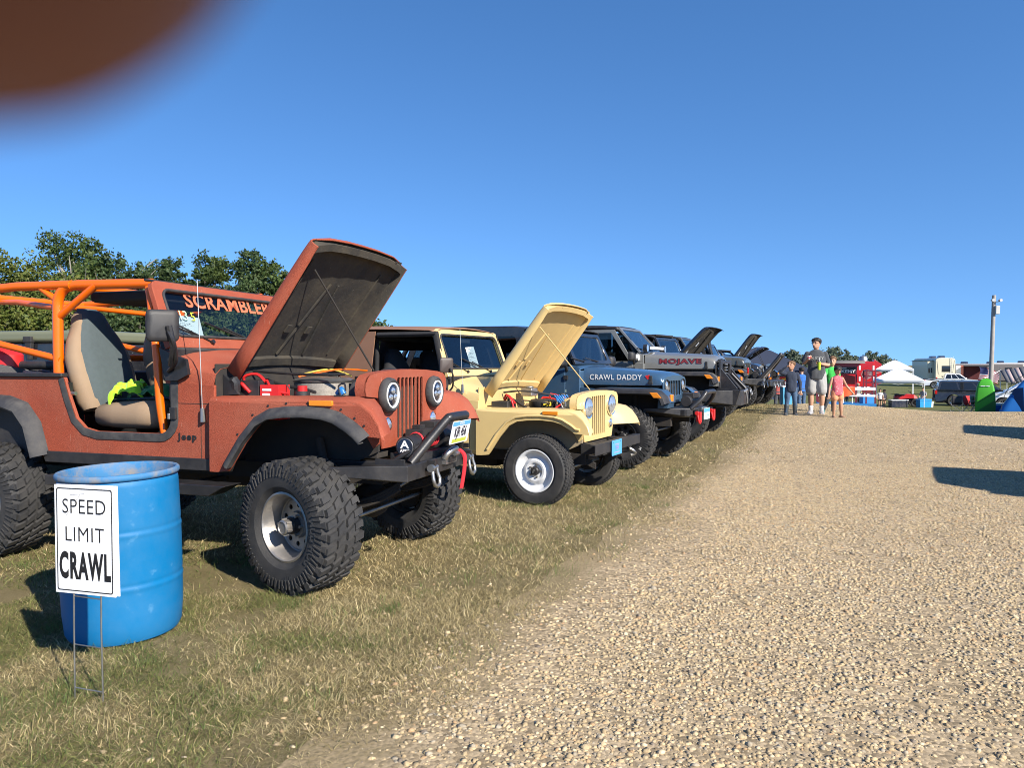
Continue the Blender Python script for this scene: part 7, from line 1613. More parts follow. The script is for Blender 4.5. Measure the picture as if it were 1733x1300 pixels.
m_suv = mat('dark_slate_car_paint', (.018, .021, .028), rough=.22, coat=.8, var=.04, dust=.15, dust_col=(.15, .14, .12), dscale=2)
m_whitecar = mat('white_car_paint', (.74, .75, .76), rough=.25, coat=.7, var=.02)
# facing: +x is the front. dark SUV parked with its rear towards the canopy
sx, sy, sz = spot(1652, 56.5)
vehicle('suv', 'dark slate SUV with its tailgate open beside the white canopy', 'car', (sx, sy, sz), R_(-25), m_suv, 5.6, 2.05, 1.26, 1.93, (-2.62, -2.45, .75, 1.55), R=.41, axles=(1.75, -1.55), hoodz=1.22, nose=1.12, key='suv', rim_m=m_chrome, tailgate_up=True)
sx, sy, sz = spot(1608, 97)
vehicle('pickup_truck', 'white crew cab pickup in front of the cream camper', 'truck', (sx, sy, sz), R_(-26), m_whitecar, 6.1, 2.05, 1.28, 1.97, (-.75, -.55, 1.05, 1.85), R=.43, axles=(2.05, -1.85), hoodz=1.25, nose=1.15, bed=True, key='pickup', rim_m=m_steel)
sx, sy, sz = spot(1742, 50)
vehicle('suv', 'white SUV behind the green and blue tents', 'car', (sx, sy, sz), R_(150), m_whitecar, 4.9, 1.95, 1.12, 1.80, (-2.2, -1.9, .55, 1.45), R=.37, axles=(1.5, -1.4), hoodz=1.08, nose=.98, key='suv2', rim_m=m_alu)
# two vehicles beyond the right edge of the picture: only their shadows reach into it
vehicle('suv', 'dark SUV just past the right picture edge, only its shadow on the gravel shows', 'car', (8.95, 6.35, 0.0), R_(-28), m_suv, 5.0, 1.95, 1.2, 1.80, (-2.3, -2.1, .6, 1.4), R=.40, axles=(1.55, -1.45), hoodz=1.15, nose=1.05, key='suv')
vehicle('suv', 'second dark SUV past the right picture edge, farther up the lane', 'car', (12.85, 12.1, terr1(12.85, 12.1)), R_(-28), m_suv, 4.7, 1.9, 1.12, 1.9, (-2.25, -2.1, .5, 1.35), R=.36, axles=(1.5, -1.4), hoodz=1.02, nose=.92, key='suv2')
WC = 'white pop-up canopies'
canopy('white pop-up canopy with people in its shade, the nearer one', spot(1520, 55.5), R_(-27), 3.35, 3.0, 2.02, 2.85, c_tarp, m_white, group=WC)
canopy('second white pop-up canopy rising behind the nearer one', spot(1514, 68), R_(-27), 3.0, 3.0, 2.75, 3.55, c_tarp, m_white, group=WC)
canopy('navy pop-up canopy behind the raised hoods at the end of the row', spot(1282, 33), R_(-12), 4.1, 3.0, 1.95, 3.0, c_navyt, m_blackm)
# campers
def camper(label, loc, rz, L, W_, H0, H1, m_wall, rear_window=True, slide=True, group=None, trims=(.04, .035, .035), ladder=True):
    root = empty('camper', loc, rz, label, 'camper', group); a, b = L/2, W_/2; m_w = m_wall; dgl = mat('car_glass', (.012, .014, .017))
    w_ = MB(); w_.mat(m_w); pr = [(-b, H0), (b, H0), (b, H1-.25), (b-.12, H1-.05), (b-.4, H1), (-b+.4, H1), (-b+.12, H1-.05), (-b, H1-.25)]; w_.prism(pr, 'x', -a, a); w_.build('wall', root, bevel=.04)
    r = MB(); r.mat(m_white); r.bb((-a+.1, -b+.4, H1), (a-.1, b-.4, H1+.03)); ro = r.build('roof', root)
    for x in (-a*.62, a*.12):
        t = MB(); t.mat(m_navyP); t.loft([[(x+u*k, v*k, z) for u, v in rrect(-.5, -.38, .5, .38, .1)] for z, k in ((H1+.03, 1), (H1+.28, .95), (H1+.34, .8))]); t.build('air_conditioner', ro, smooth=40)
    x = -a-.012
    if rear_window:
        t = MB(); t.mat(m_black); t.bb((x-.01, -.62, H0+1.35), (-a+.02, .48, H0+2.2)); t.mat(dgl); t.bb((x-.016, -.57, H0+1.40), (x, .43, H0+2.15)); t.build('window', root, bevel=.02)
    for k in range(2):
        t = MB(); t.mat(dgl); t.bb((-a*.4+k*a*.9, -b-.012, H0+1.3), (-a*.4+k*a*.9+.9, -b+.02, H0+1.95)); t.build('window', root, bevel=.02)
    if ladder:
        l = MB(); l.mat(m_white)
        for y in (-.92, -.62): l.tube([(x-.10, y, H0+.5), (x-.10, y, H1+.25), (x+.15, y, H1+.25)], .018, 6)
        for z in np.arange(H0+.6, H1+.1, .3): l.tube([(x-.10, -.92, z), (x-.10, -.62, z)], .014, 5)
        l.build('ladder', root)
    if slide:
        s_ = MB(); s_.mat(m_w); s_.bb((-a+.9, b, H0+.35), (a-1.6, b+.75, H1-.35)); so = s_.build('slide_out', root, bevel=.03); s_ = MB(); s_.mat(m_black); s_.bb((-a+.8, b-.02, H1-.35), (a-1.5, b+.95, H1-.29)); s_.build('slide_awning', so); 
        for k in range(2): s_ = MB(); s_.mat(dgl); s_.bb((-a+.885, b+.12+.3*k, H0+1.2), (-a+.91, b+.32+.3*k, H0+1.9)); s_.build('window', so)
    tr = MB(); tr.mat(mat('camper_stripe', trims, rough=.4))
    for s in (-1, 1):   # swooping decals on the rear wall
        tr.add([(x-.004, s*1.12, H1-.35), (x-.004, s*1.08, H1-.35), (x-.004, s*.88, H0+1.05), (x-.004, s*.62, H0+.75), (x-.004, s*.95, H0+1.15)], [(0, 1, 2, 3, 4)])
    tr.bb((x-.003, -.35, H0+.62), (x+.001, .45, H0+.70)); tr.bb((x-.003, .10, H0+.72), (x+.001, .5, H0+.78)); tr.build('decal', root)
    for s in (-1, 1):
        t = MB(); t.mat(m_redlens); t.bb((x-.02, s*(b-.22), H0+.25), (x+.01, s*(b-.06), H0+.6)); t.build('taillight', root)
        for xx in (-.5, .45): car_wheel(root, (xx, s*(b-.16), .38), .38, .22, 'trailer', m_steel, -s)
    u = MB(); u.mat(m_blackm); u.bb((-a, -b+.1, H0-.16), (a, b-.1, H0)); u.bb((-a-.10, -b+.05, H0-.1), (-a, b-.05, H0+.12)); u.build('chassis', root)
    return root
m_cream = mat('cream_camper_wall', (.60, .55, .40), rough=.4, var=.04, coat=.3)
m_ltcamp = mat('pale_camper_wall', (.55, .50, .42), rough=.4, var=.04, coat=.3)
m_brcamp = mat('brown_grey_camper_wall', (.16, .14, .125), rough=.4, var=.08)
sx, sy, sz = spot(1580, 107); camper('cream camper trailer with rear ladder above the white pickup', (sx, sy, sz), R_(80), 8.5, 2.5, .75, 4.0, m_cream)
sx, sy, sz = spot(1668, 112); camper('dark brown camper with a red awning opening and hanging flag', (sx, sy, sz), R_(-26), 9.0, 2.5, .7, 3.2, m_brcamp, slide=False, ladder=False, trims=(.3, .06, .05))
sx, sy, sz = spot(1722, 118); camper('pale camper far right, roof box on top, behind the pole', (sx, sy, sz), R_(-28), 7.5, 2.5, .7, 3.35, m_ltcamp, slide=False, ladder=False)
# panel with emblems and the draped flag, red booth opening
fx, fy, fz = spot(1640, 104)
bth = empty('booth', (fx, fy, fz), R_(-27), 'open booth with red white side panel left of the hanging flag', 'booth')
t = MB(); t.mat(m_white); t.bb((-1.6, -.05, .1), (-.7, .05, 3.0)); t.mat(mat('salmon_panel', (.6, .2, .13))); t.bb((-1.0, -.065, .1), (-.68, -.052, 3.0)); t.mat(m_ink)
for z in (1.3, 1.9, 2.5): t.lathe([(.16, 0), (.16, .012), (0, .012)], 14, 'y', (-1.32, -.06, z))
t.build('side_panel', bth); t = MB(); t.mat(mat('dark_red_cloth', (.10, .022, .025), rough=.9)); t.bb((-.7, .3, 0), (2.2, .4, 2.9)); t.mat(m_black); t.bb((-.7, -.9, 2.85), (2.3, .5, 2.95)); t.build('awning_back', bth)
flg = empty('flag', (fx+1.5, fy-2.0, fz+1.0), R_(-27), 'striped red and white flag draped in front of the open booth', 'flag')
t = MB(); rows = []
stripes = [mat('flag_red', (.38, .03, .04), rough=.9), mat('flag_white', (.72, .70, .68), rough=.9), mat('flag_blue', (.03, .04, .13), rough=.9)]
G = [[(u*2.2-1.1+.10*sin(v*5), .12*sin(u*9+v*3), 1.75*(1-v)-.75*u*u*(1-v*.3)) for u in np.linspace(0, 1, 16)] for v in np.linspace(0, 1, 14)]
for i in range(13):
    for j in range(15):
        t.mat(stripes[2] if (i < 7 and j < 6) else stripes[i % 2]); t.quad(G[i][j], G[i][j+1], G[i+1][j+1], G[i+1][j])
t.build('flag_cloth', flg, smooth=60, recalc=False); t = MB(); t.mat(m_steel); t.tube([(-1.15, 0, 1.8), (1.2, 0, 1.85)], .02, 6); t.tube([(1.2, 0, 1.85), (1.25, .3, -1.0)], .02, 6); t.build('flag_pole', flg)
# striped awning near the right edge
ax, ay, az = spot(1712, 62); aw = empty('striped_awning', (ax+.7, ay, az-.35), R_(-30), 'grey and pink striped awning on poles at the right edge', 'awning')
t = MB(); sg_, sp_ = mat('awning_grey', (.10, .10, .11), rough=.85), mat('awning_pink', (.38, .30, .29), rough=.85)
for k in range(9): t.mat(sg_ if k % 2 == 0 else sp_); t.add([(-1.4+k*.32, 0, 3.0+.06*k), (-1.4+(k+1)*.32, 0, 3.0+.06*(k+1)), (-1.0+(k+1)*.32, -1.6, 2.0+.04*k), (-1.0+k*.32, -1.6, 2.0+.04*k)], [(0, 1, 2, 3)])
o = t.build('awning_cloth', aw, smooth=20, recalc=False); sm = o.modifiers.new('thick', 'SOLIDIFY'); sm.thickness = .02
t = MB(); t.mat(m_white)
for x in (-1.35, 1.4): t.tube([(x, 0, 0), (x, 0, 3.1)], .025, 6)
t.tube([(-1.4, 0, 3.0), (-2.8, -1.6, 2.2)], .02, 6); t.tube([(-1.0, -1.6, 0), (-1.0, -1.6, 2.0)], .02, 6); t.tube([(1.8, -1.6, 0), (1.8, -1.6, 2.35)], .02, 6); t.build('awning_frame', aw)
# red food trailer with a dark awning and a white lettered sign board
m_fred = mat('food_trailer_red', (.50, .012, .015), rough=.35, coat=.4, var=.05)
sx, sy, sz = spot(1440, 74); ft_ = empty('food_trailer', (sx, sy, sz), R_(-20), 'red food trailer with dark awning and lettered sign behind the railed trailer', 'trailer')
t = MB(); t.mat(m_fred); t.bb((-3.6, 0, .5), (2.1, 2.4, 3.45)); t.build('wall', ft_, bevel=.06); t = MB(); t.mat(m_fred); t.prism([(2.1, 1.0), (2.75, 1.3), (2.75, 3.2), (2.1, 3.65)], 'y', .1, 2.3); t.mat(m_white); t.lathe([(.48, 0), (.48, .02), (0, .02)], 20, 'y', (1.45, -.02, 2.2)); t.mat(m_ink); t.lathe([(.40, 0), (.40, .03), (0, .03)], 20, 'y', (1.45, -.02, 2.2)); t.mat(m_steel); t.lathe([(.30, 0), (.30, .05), (0, .05)], 20, 'y', (1.45, -.02, 2.2))
t.mat(m_white)
for (x0, z0) in ((.72, 1.5), (.72, 2.6), (1.95, 1.5), (1.95, 2.6)): t.bb((x0, -.02, z0), (x0+.16, .0, z0+.45))
t.build('nose', ft_, bevel=.02)
t = MB(); t.mat(mat('weathered_awning', (.14, .13, .12), rough=.8)); t.add([(-3.7, -1.0, 3.32), (1.2, -1.0, 3.28), (1.2, .05, 3.56), (-3.7, .05, 3.56)], [(0, 1, 2, 3)]); o = t.build('awning', ft_, recalc=False); sm = o.modifiers.new('thick', 'SOLIDIFY'); sm.thickness = .04
t = MB(); t.mat(m_ink); t.bb((-2.0, -.07, 2.25), (.55, -.02, 2.9)); t.mat(m_white); put_text(t, 'NCKEMY', (-.62, -.075, 2.46), (1, 0, 0), (0, 0, 1), .42, bold=.012, sx=1.2); t.bb((-1.8, -.076, 2.74), (-.4, -.072, 2.81)); t.build('sign_board', ft_)
t = MB(); t.mat(m_rubber_dk); t.bb((-3.0, -.02, 1.35), (-1.0, .02, 2.2)); t.mat(m_fred); t.add([(-.6, -.02, 1.2), (.3, -.9, 1.2), (.3, -.9, 2.0), (-.6, -.02, 2.2)], [(0, 1, 2, 3)]); t.build('serving_hatch', ft_, recalc=False)
t = MB(); t.mat(m_steel); t.lathe([(.42, 0), (.42, .35), (.30, .52), (0, .58)], 16, 'z', (1.2, 1.0, 3.45)); t.build('roof_vent', ft_, smooth=40)
for s in (.2, 2.2):
    for x in (-1.3, -.5): car_wheel(ft_, (x, s, .36), .36, .22, 'trailer', m_steel, -1)
# railed parade trailer: red posts, white rails, blue base
sx, sy, sz = spot(1431, 51.5); pt = empty('railed_trailer', (sx, sy, sz), R_(-20), 'people-hauling trailer with red posts, white bench rails and blue base', 'trailer')
m_fblue = mat('trailer_blue', (.03, .20, .48), rough=.4); m_post = mat('dull_red_post', (.17, .02, .035), rough=.5)
t = MB(); t.mat(m_fblue); t.bb((-1.85, -1.0, .32), (-.25, -.9, .52)); t.bb((-.12, -1.0, .32), (1.85, -.9, .52)); t.bb((-1.85, .9, .32), (1.85, 1.0, .52)); t.bb((-1.85, -.9, .40), (1.85, .9, .50)); t.build('deck', pt, bevel=.01)
for x, y in ((-1.78, -.92), (1.22, -.92), (1.78, -.92), (-1.78, .92), (1.22, .92), (1.78, .92), (.75, .92)):
    t = MB(); t.mat(m_post); t.bb((x-.045, y-.045, .5), (x+.045, y+.045, 2.75)); t.build('post', pt)
for z, h, y in ((1.42, .20, -.97), (.98, .14, -.97), (1.42, .20, .97), (.98, .14, .97)):
    t = MB(); t.mat(m_white); t.bb((-1.78, y-.02, z), (1.78, y+.02, z+h)); t.build('rail', pt, bevel=.008)
t = MB(); t.mat(m_post)
for z in (1.2, 1.9, 2.35): t.bb((1.22, -.94, z), (1.78, -.90, z+.06)); t.bb((1.22, .90, z), (1.78, .94, z+.06))
t.bb((1.2, -.95, 2.70), (1.82, .95, 2.78)); t.build('end_gate', pt)
for x in (-1.2, .45, 1.25):
    for s in (-1, 1): car_wheel(pt, (x, s*.72, .24), .24, .18, 'small', m_blackm, -s)
t = MB(); t.mat(m_white)
for x in (-.2, .35): t.bb((x, -.93, .52), (x+.06, -.90, 1.45))
t.build('brace', pt)
# orange cone, crate, cooler riding on / beside it
def simple_cooler(label, loc, rz, w_, d_, h_, m_b, m_l, group=None):
    r = empty('cooler', loc, rz, label, 'cooler', group); t = MB(); t.mat(m_b); t.box((0, 0, h_*.38), (w_, d_, h_*.76), taper=1.05); t.build('cooler_box', r, bevel=.02); t = MB(); t.mat(m_l); t.bb((-w_/2*1.06, -d_/2*1.06, h_*.77), (w_/2*1.06, d_/2*1.06, h_)); t.build('lid', r, bevel=.02); t = MB(); t.mat(m_l); t.tube([(-w_*.53, -.06, h_*.6), (-w_*.6, -.06, h_*.6), (-w_*.6, .06, h_*.6), (-w_*.53, .06, h_*.6)], .015, 6); t.tube([(w_*.53, -.06, h_*.6), (w_*.6, -.06, h_*.6), (w_*.6, .06, h_*.6), (w_*.53, .06, h_*.6)], .015, 6); t.build('handle', r); return r
m_ltblue = mat('light_blue_plastic', (.02, .26, .56), rough=.4)
simple_cooler('bright blue cooler box at the foot of the white canopy leg', spot(1564, 54.2), R_(3), .85, .5, .62, m_ltblue, m_ltblue)
x_, y_, z_ = spot(1576, 54.2); bk = empty('bucket', (x_, y_, z_), 0, 'white bucket beside the bright blue cooler', 'bucket'); t = MB(); t.mat(m_white); t.lathe([(0, 0), (.15, 0), (.18, .42), (.19, .43), (.17, .43), (.15, .03), (0, .03)], 18); t.build('bucket_body', bk, smooth=40); t = MB(); t.mat(m_steel); t.tube([(-.18, 0, .40), (-.15, -.12, .30), (0, -.19, .26), (.15, -.12, .30), (.18, 0, .40)], .006, 5); t.build('handle', bk)
simple_cooler('blue cooler with white lid left of the blue tent', spot(1692, 43.2), R_(-4), .62, .42, .52, m_blue, m_white)
px_, py_, pz_ = spot(1434, 50.2)
cn = empty('hanging_cloth', (px_+.15, py_+.15, pz_+.9), 0, 'orange cloth hanging on the white rail of the railed trailer', 'cloth'); t = MB(); t.mat(mat('orange_cloth', (.72, .10, .03), rough=.9)); rows = [[(-.45+.9*u, .04*sin(u*9+v), .75-.75*v*(1-.35*u)) for u in np.linspace(0, 1, 10)] for v in np.linspace(0, 1, 8)]; t.grid(rows); t.build('cloth', cn, smooth=60)
for k, (dx, lab, m_) in enumerate(((1.35, 'blue crate on the deck end of the railed trailer', m_fblue),)):
    cr = empty('crate', (sx+dx, sy-.3, sz+.505), 0, lab, 'crate'); t = MB(); t.mat(m_)
    for s in (-1, 1): t.bb((-.38, s*.25-.012, 0), (.38, s*.25+.012, .5)); t.bb((s*.38-.012, -.25, 0), (s*.38+.012, .25, .5))
    t.bb((-.38, -.25, 0), (.38, .25, .02)); t.build('crate_box', cr, bevel=.008); t = MB(); t.mat(m_black); t.box((0, 0, .3), (.6, .4, .3), (0, .1, .2)); t.build('content', cr)
# quad bike under the canopy
qx, qy, qz = spot(1532, 56); qb = empty('quad_bike', (qx, qy, qz), R_(-18), 'red and black quad bike parked under the white canopy', 'quad bike')
t = MB(); t.mat(m_red); t.loft([[(x, y*w_, z) for y, z in ((-1, z0), (1, z0), (.8, z1), (-.8, z1))] for x, w_, z0, z1 in ((-.75, .3, .6, .78), (-.3, .22, .55, .85), (.1, .25, .6, .95), (.55, .36, .62, .92), (.8, .25, .6, .75))]); t.build('bodywork', qb, bevel=.03)
t = MB(); t.mat(m_black); t.bb((-.7, -.2, .78), (.1, .2, .92)); t.build('seat', qb, bevel=.05); t = MB(); t.mat(m_blackm); t.tube([(.30, -.4, 1.15), (.38, 0, 1.05), (.30, .4, 1.15)], .02, 6); t.tube([(.38, 0, 1.05), (.5, 0, .8)], .03, 6); t.build('handlebar', qb); t = MB(); t.mat(m_blackm)
for x0, x1 in ((-.95, -.45), (.55, 1.0)):
    for y in (-.3, 0, .3): t.tube([(x0, y, .95), (x1, y, .95)], .012, 5)
    t.tube([(x0, -.35, .95), (x0, .35, .95)], .012, 5); t.tube([(x1, -.35, .95), (x1, .35, .95)], .012, 5)
t.bb((-.6, -.18, .35), (.6, .18, .62)); t.build('rack', qb)
for x in (-.55, .6):
    for s in (-1, 1): car_wheel(qb, (x, s*.46, .30), .30, .26, 'quad', m_blackm, -s)
bx_, by_, bz_ = spot(1500, 54.6)
bn = empty('storage_box', (bx_+.9, by_, bz_), 0, 'navy storage box with white edge beneath the white canopy', 'box'); t = MB(); t.mat(m_navyP); t.box((0, 0, .26), (1.2, .5, .5), taper=1.03); t.build('box_body', bn, bevel=.02); t = MB(); t.mat(m_white); t.bb((-.63, -.27, .51), (.63, .27, .57)); t.build('lid', bn, bevel=.01)
tb = empty('folding_table', (bx_-1.1, by_+.9, bz_), 0, 'folding table in the left half of the white canopy', 'table'); t = MB(); t.mat(m_white); t.bb((-.6, -.35, .70), (.6, .35, .74)); t.build('tabletop', tb, bevel=.01)
for x in (-.5, .5):
    for y in (-.28, .28): t = MB(); t.mat(m_steel); t.tube([(x, y, 0), (x, y, .70)], .015, 6); t.build('leg', tb)
# folding chairs
def camp_chair(label, loc, rz, m_c, group):
    r = empty('camp_chair', loc, rz, label, 'chair', group); t = MB(); t.mat(m_c); t.grid([[(x, y, .42-.06*(1-(x/.28)**2)) for x in np.linspace(-.28, .28, 7)] for y in np.linspace(-.25, .22, 4)]); o = t.build('seat', r, smooth=60); sm = o.modifiers.new('t', 'SOLIDIFY'); sm.thickness = .015
    t = MB(); t.mat(m_c); t.grid([[(x, .22+.10*(z-.4)+.05*(1-(x/.28)**2), z) for x in np.linspace(-.28, .28, 7)] for z in np.linspace(.40, .92, 4)]); o = t.build('backrest', r, smooth=60); sm = o.modifiers.new('t', 'SOLIDIFY'); sm.thickness = .015
    for s in (-1, 1):
        for q in ([(s*.28, -.27, .0), (-s*.28, -.25, .42)], [(s*.28, .24, .0), (-s*.28, .22, .42)], [(s*.29, -.27, .0), (s*.28, .22, .44)], [(s*.29, .25, .0), (s*.28, -.25, .62)], [(s*.28, .22, .40), (s*.28, .29, .93)]): t = MB(); t.mat(m_alu); t.tube(q, .012, 6); t.build('leg', r)
        t = MB(); t.mat(m_c); t.bb((s*.28-.03, -.28, .62), (s*.28+.03, .25, .64)); t.build('armrest', r)
    return r
CH = 'folding camp chairs before the dark SUV'
camp_chair('black folding camp chair in front of the SUV rear wheel', spot(1620, 43.8), R_(-35), m_black, CH)
camp_chair('red folding camp chair between the black one and the green tent', spot(1643, 44.2), R_(20), mat('red_canvas', (.40, .03, .03), rough=.9), CH)
camp_chair('grey folding camp chair nearest the green tent', spot(1654, 43.4), R_(40), mat('grey_canvas', (.30, .29, .28), rough=.9), CH)
# green shelter tent, blue dome tent
m_gt = mat('green_tent_cloth', (.05, .34, .015), rough=.6, var=.1, vscale=4); m_gtd = mat('dark_green_tent_cloth', (.03, .15, .015), rough=.6)
gx_, gy_, gz_ = spot(1668, 43.3); gt = empty('shelter_tent', (gx_, gy_, gz_), R_(-30), 'tall bright green pop-up shelter tent before the dark SUV', 'tent')
t = MB(); t.mat(m_gt); rows = []
for z, k in ((0, 1.0), (.5, 1.02), (1.1, .95), (1.5, .82), (1.75, .66), (1.90, .44), (1.96, .15)):
    rows.append([(x*k*.50+.03*mnoise.noise(Vector((x*3, y*3, z*2))), y*k*.50+.03*mnoise.noise(Vector((x*3+5, y*3, z*2))), z) for x, y in rrect(-1, -1, 1, 1, .25, 4)])
t.grid(rows, closed=True); t.build('tent_skin', gt, smooth=50)
t = MB(); t.mat(m_gtd); t.prism([(-.49, .02), (.49, .02), (.48, .75)], 'y', -.545, -.538); t.tube([(-.42, -.56, .55), (.42, -.53, 1.15)], .015, 5); t.build('door_flap', gt)
t = MB(); t.mat(m_white); t.bb((-.25, -.455, 1.50), (-.02, -.445, 1.55)); t.bb((.03, -.455, 1.50), (.2, -.445, 1.55)); t.build('emblem', gt)
m_bt = mat('blue_tent_cloth', (.008, .11, .36), rough=.5, var=.12, vscale=3); m_btd = mat('navy_tent_cloth', (.008, .03, .10), rough=.6)
tx_, ty_, tz_ = spot(1760, 41); bt_ = empty('dome_tent', (tx_, ty_, tz_), R_(-34), 'blue dome tent at the right picture edge', 'tent')
t = MB(); t.mat(m_bt); rows = []
for q in np.linspace(0, 1, 10):
    k = max(.02, (1-q)**.8); z = 2.45*q**.92
    rows.append([(x*k*1.85, y*k*1.5, z+.02*mnoise.noise(Vector((x*4, y*4, z)))) for x, y in rrect(-1, -1, 1, 1, .2, 6)])
t.grid(rows, closed=True); t.build('tent_skin', bt_, smooth=60)
t = MB(); t.mat(m_btd); t.add([(-1.6, -1.1, .05), (-.7, -1.52, .05), (-.75, -1.22, 1.35), (-1.15, -.9, 1.3)], [(0, 1, 2, 3)]); t.build('door_flap', bt_, recalc=False)
t = MB(); t.mat(m_blackm)
for s in (-1, 1): t.tube([(s*cos(a)*1.75+.0, cos(a)*1.42, 2.2*sin(a)) for a in np.linspace(.05, pi-.05, 16)], .012, 5)
t.build('tent_pole', bt_)
ux_, uy_, uz_ = spot(1716, 42.6); tb = empty('small_table', (ux_, uy_, uz_), 0, 'low table with cups and a red pot left of the blue tent', 'table'); t = MB(); t.mat(mat('olive_top', (.35, .30, .12))); t.bb((-.38, -.25, .38), (.38, .25, .42)); t.build('tabletop', tb)
for x in (-.33, .33):
    for y in (-.2, .2): t = MB(); t.mat(m_steel); t.tube([(x, y, 0), (x, y, .38)], .014, 6); t.build('leg', tb)
for dx, m_, lab, h_ in ((-.2, m_white, 'white jug on the low table by the blue tent', .26), (.12, m_red, 'red pot on the low table by the blue tent', .16)):
    o = empty('jug' if h_ > .2 else 'pot', (ux_+dx, uy_, uz_+.42), 0, lab, 'jug' if h_ > .2 else 'pot'); t = MB(); t.mat(m_); t.lathe([(0, 0), (.10, 0), (.11, h_*.7), (.05, h_*.9), (.05, h_), (0, h_)], 14); t.build('vessel', o, smooth=40); t = MB(); t.mat(m_); t.tube([(.10, 0, h_*.65), (.16, 0, h_*.6), (.16, 0, h_*.25), (.10, 0, h_*.2)], .012, 6); t.build('handle', o)
# light pole with two flood lamps
lx, ly, lz = spot(1676, 49); lp = empty('light_pole', (lx, ly, lz), 0, 'weathered light pole with two flood lamps and a meter box', 'pole'); lp.rotation_euler = (0, R_(1.2), 0)
m_pole = mat('weathered_pole', (.33, .30, .27), rough=.85, var=.25, vscale=3, bump=.3, bscale=20); t = MB(); t.mat(m_pole); PH = top_h(500, 49, lx)
t.tube([(0, 0, -.3), (0, 0, PH*.5), (0, 0, PH)], [.15, .13, .115], 12); t.build('pole', lp, smooth=60); t = MB(); t.mat(mat('grey_box', (.42, .42, .40), rough=.5)); t.bb((-.02, -.30, PH-1.25), (.24, -.12, PH-.70)); t.build('meter_box', lp, bevel=.02)
for s in (-1, 1): t = MB(); t.mat(m_steel); t.tube([(0, -.1, PH-.45), (s*.24, -.2, PH-.42)], .025, 6); t.loft([[(s*.25+x*k, -.2+d, PH-.35+z*k) for x, z in circ(0, 0, .10, 12)] for d, k in ((-.16, 1), (-.05, .9), (.08, .5))]); t.build('flood_lamp', lp, smooth=50)
# second row behind the red and yellow jeeps
bx0 = Vector((-7.2, 11.0, 0)); rz_ = R_(-24)
lid = empty('cargo_trailer', (-6.1, 8.85, 0), R_(-14), 'black box trailer with olive lid and two latches behind the orange roll cage', 'trailer')
m_olive = mat('olive_lid', (.16, .165, .10), rough=.45, coat=.3, var=.06)
t = MB(); t.mat(m_blackP); t.bb((-2.2, 0, .75), (1.28, 1.7, 1.66)); t.build('trailer_box', lid, bevel=.03)
t = MB(); t.mat(m_olive); t.bb((-2.25, -.03, 1.66), (1.32, 1.75, 1.80)); t.build('lid', lid, bevel=.05, seg=3)
for x in (-.62, .42): t = MB(); t.mat(m_black); t.bb((x, -.06, 1.66), (x+.12, -.0, 1.73)); t.prism([(x+.01, 1.66), (x+.11, 1.66), (x+.09, 1.46), (x+.05, 1.46)], 'y', -.05, -.005); t.build('latch', lid, bevel=.008)
t = MB(); t.mat(m_grime); t.bb((-2.1, .1, .55), (1.2, 1.6, .75)); t.build('chassis', lid)
for x in (-.6,):
    for s in (0.12, 1.58): car_wheel(lid, (x, s, .38), .38, .24, 'trailer', m_steel, -1 if s > 1 else 1)
dark = dict(hw=.80, rock=.6, belt=1.30, wb=2.6, xr=-3.2, R=.42, rim=.21, ww=.28, tr=.80, xc=-.75, xg=.46, fz=1.12, fo=.92, wbase=(-.84, 1.46), wtop=(-1.15, 1.90), roof='hard', roofz=1.95, roofx=-3.0, hr=.66, hf=.58, hz0=1.18, hz1=1.43, hz2=1.37, gz=(.9, 1.33), gw=.58, slotw=.075, tread='mud', wstyle='spoke_black', key='mud_spoke', bx=.82, bz=(.66, .84), bw=.85, bumper='plain', cat='jeep', name='open_jeep', group='jeeps of the row behind')
wrangler(dict(dark, loc=(-2.2, 12.6, 0), yaw=206, label='black hard-top jeep seen through the open side of the yellow jeep', paint=m_blackP, roof_paint=m_blackP))
wrangler(dict(dark, loc=(-5.3, 11.2, 0), yaw=206, label='navy jeep behind the tan seat of the red jeep', paint=m_navyP, roof='cage', roofz=1.62, wtop=(-.95, 1.50), wbase=(-.84, 1.34), hz1=1.30, hz2=1.24, hz0=1.08, doors=False, det=0))
# ------------------------------------------------------------------ small figures around the camp
BG = 'people around the camp'
kid = dict(child=True, group=BG)
st_arms = [((-.15, .0, .62), (-.13, -.06, .48)), ((.15, .0, .62), (.13, -.06, .48))]; st_legs = [((-.055, -.01, .28), (-.055, .01, .045), -.1), ((.055, -.01, .28), (.055, .01, .045), .1)]
c_white = mat('white_tee', (.62, .60, .60), rough=.9); c_black = mat('black_cloth', (.02, .02, .022), rough=.9); c_blue = mat('royal_blue_tee', (.03, .13, .42), rough=.9)
def at3(px, Z, dy=0): return spot(px, Z)
person('child in white top and dark shorts under the canopy, left of two', spot(1490, 55), R_(-20), 1.34, st_arms, st_legs, c_white, c_black, s_grey, leg_wear='brief_shorts', long_hair=True, **kid)
person('child in pale top and dark shorts under the canopy, right of two', spot(1497, 55.3), R_(15), 1.30, st_arms, st_legs, mat('pale_peach_tee', (.6, .45, .38), rough=.9), c_black, s_grey, leg_wear='brief_shorts', hair=HAIRR, long_hair=True, **kid)
sit_arms = [((-.16, -.02, .64), (-.10, -.16, .56)), ((.16, -.02, .64), (.10, -.16, .56))]; sit_legs = [((-.06, -.22, .50), (-.06, -.22, .27), 0), ((.06, -.22, .50), (.06, -.22, .27), 0)]
x_, y_, z_ = spot(1563, 54.4)
person('person in grey and white shirt sitting on the bright blue cooler', (x_, y_, z_), R_(-60), 1.55, sit_arms, sit_legs, mat('grey_white_tee', (.30, .29, .31), rough=.9), c_jean, s_grey, leg_wear='long', sit=.44, group=BG)
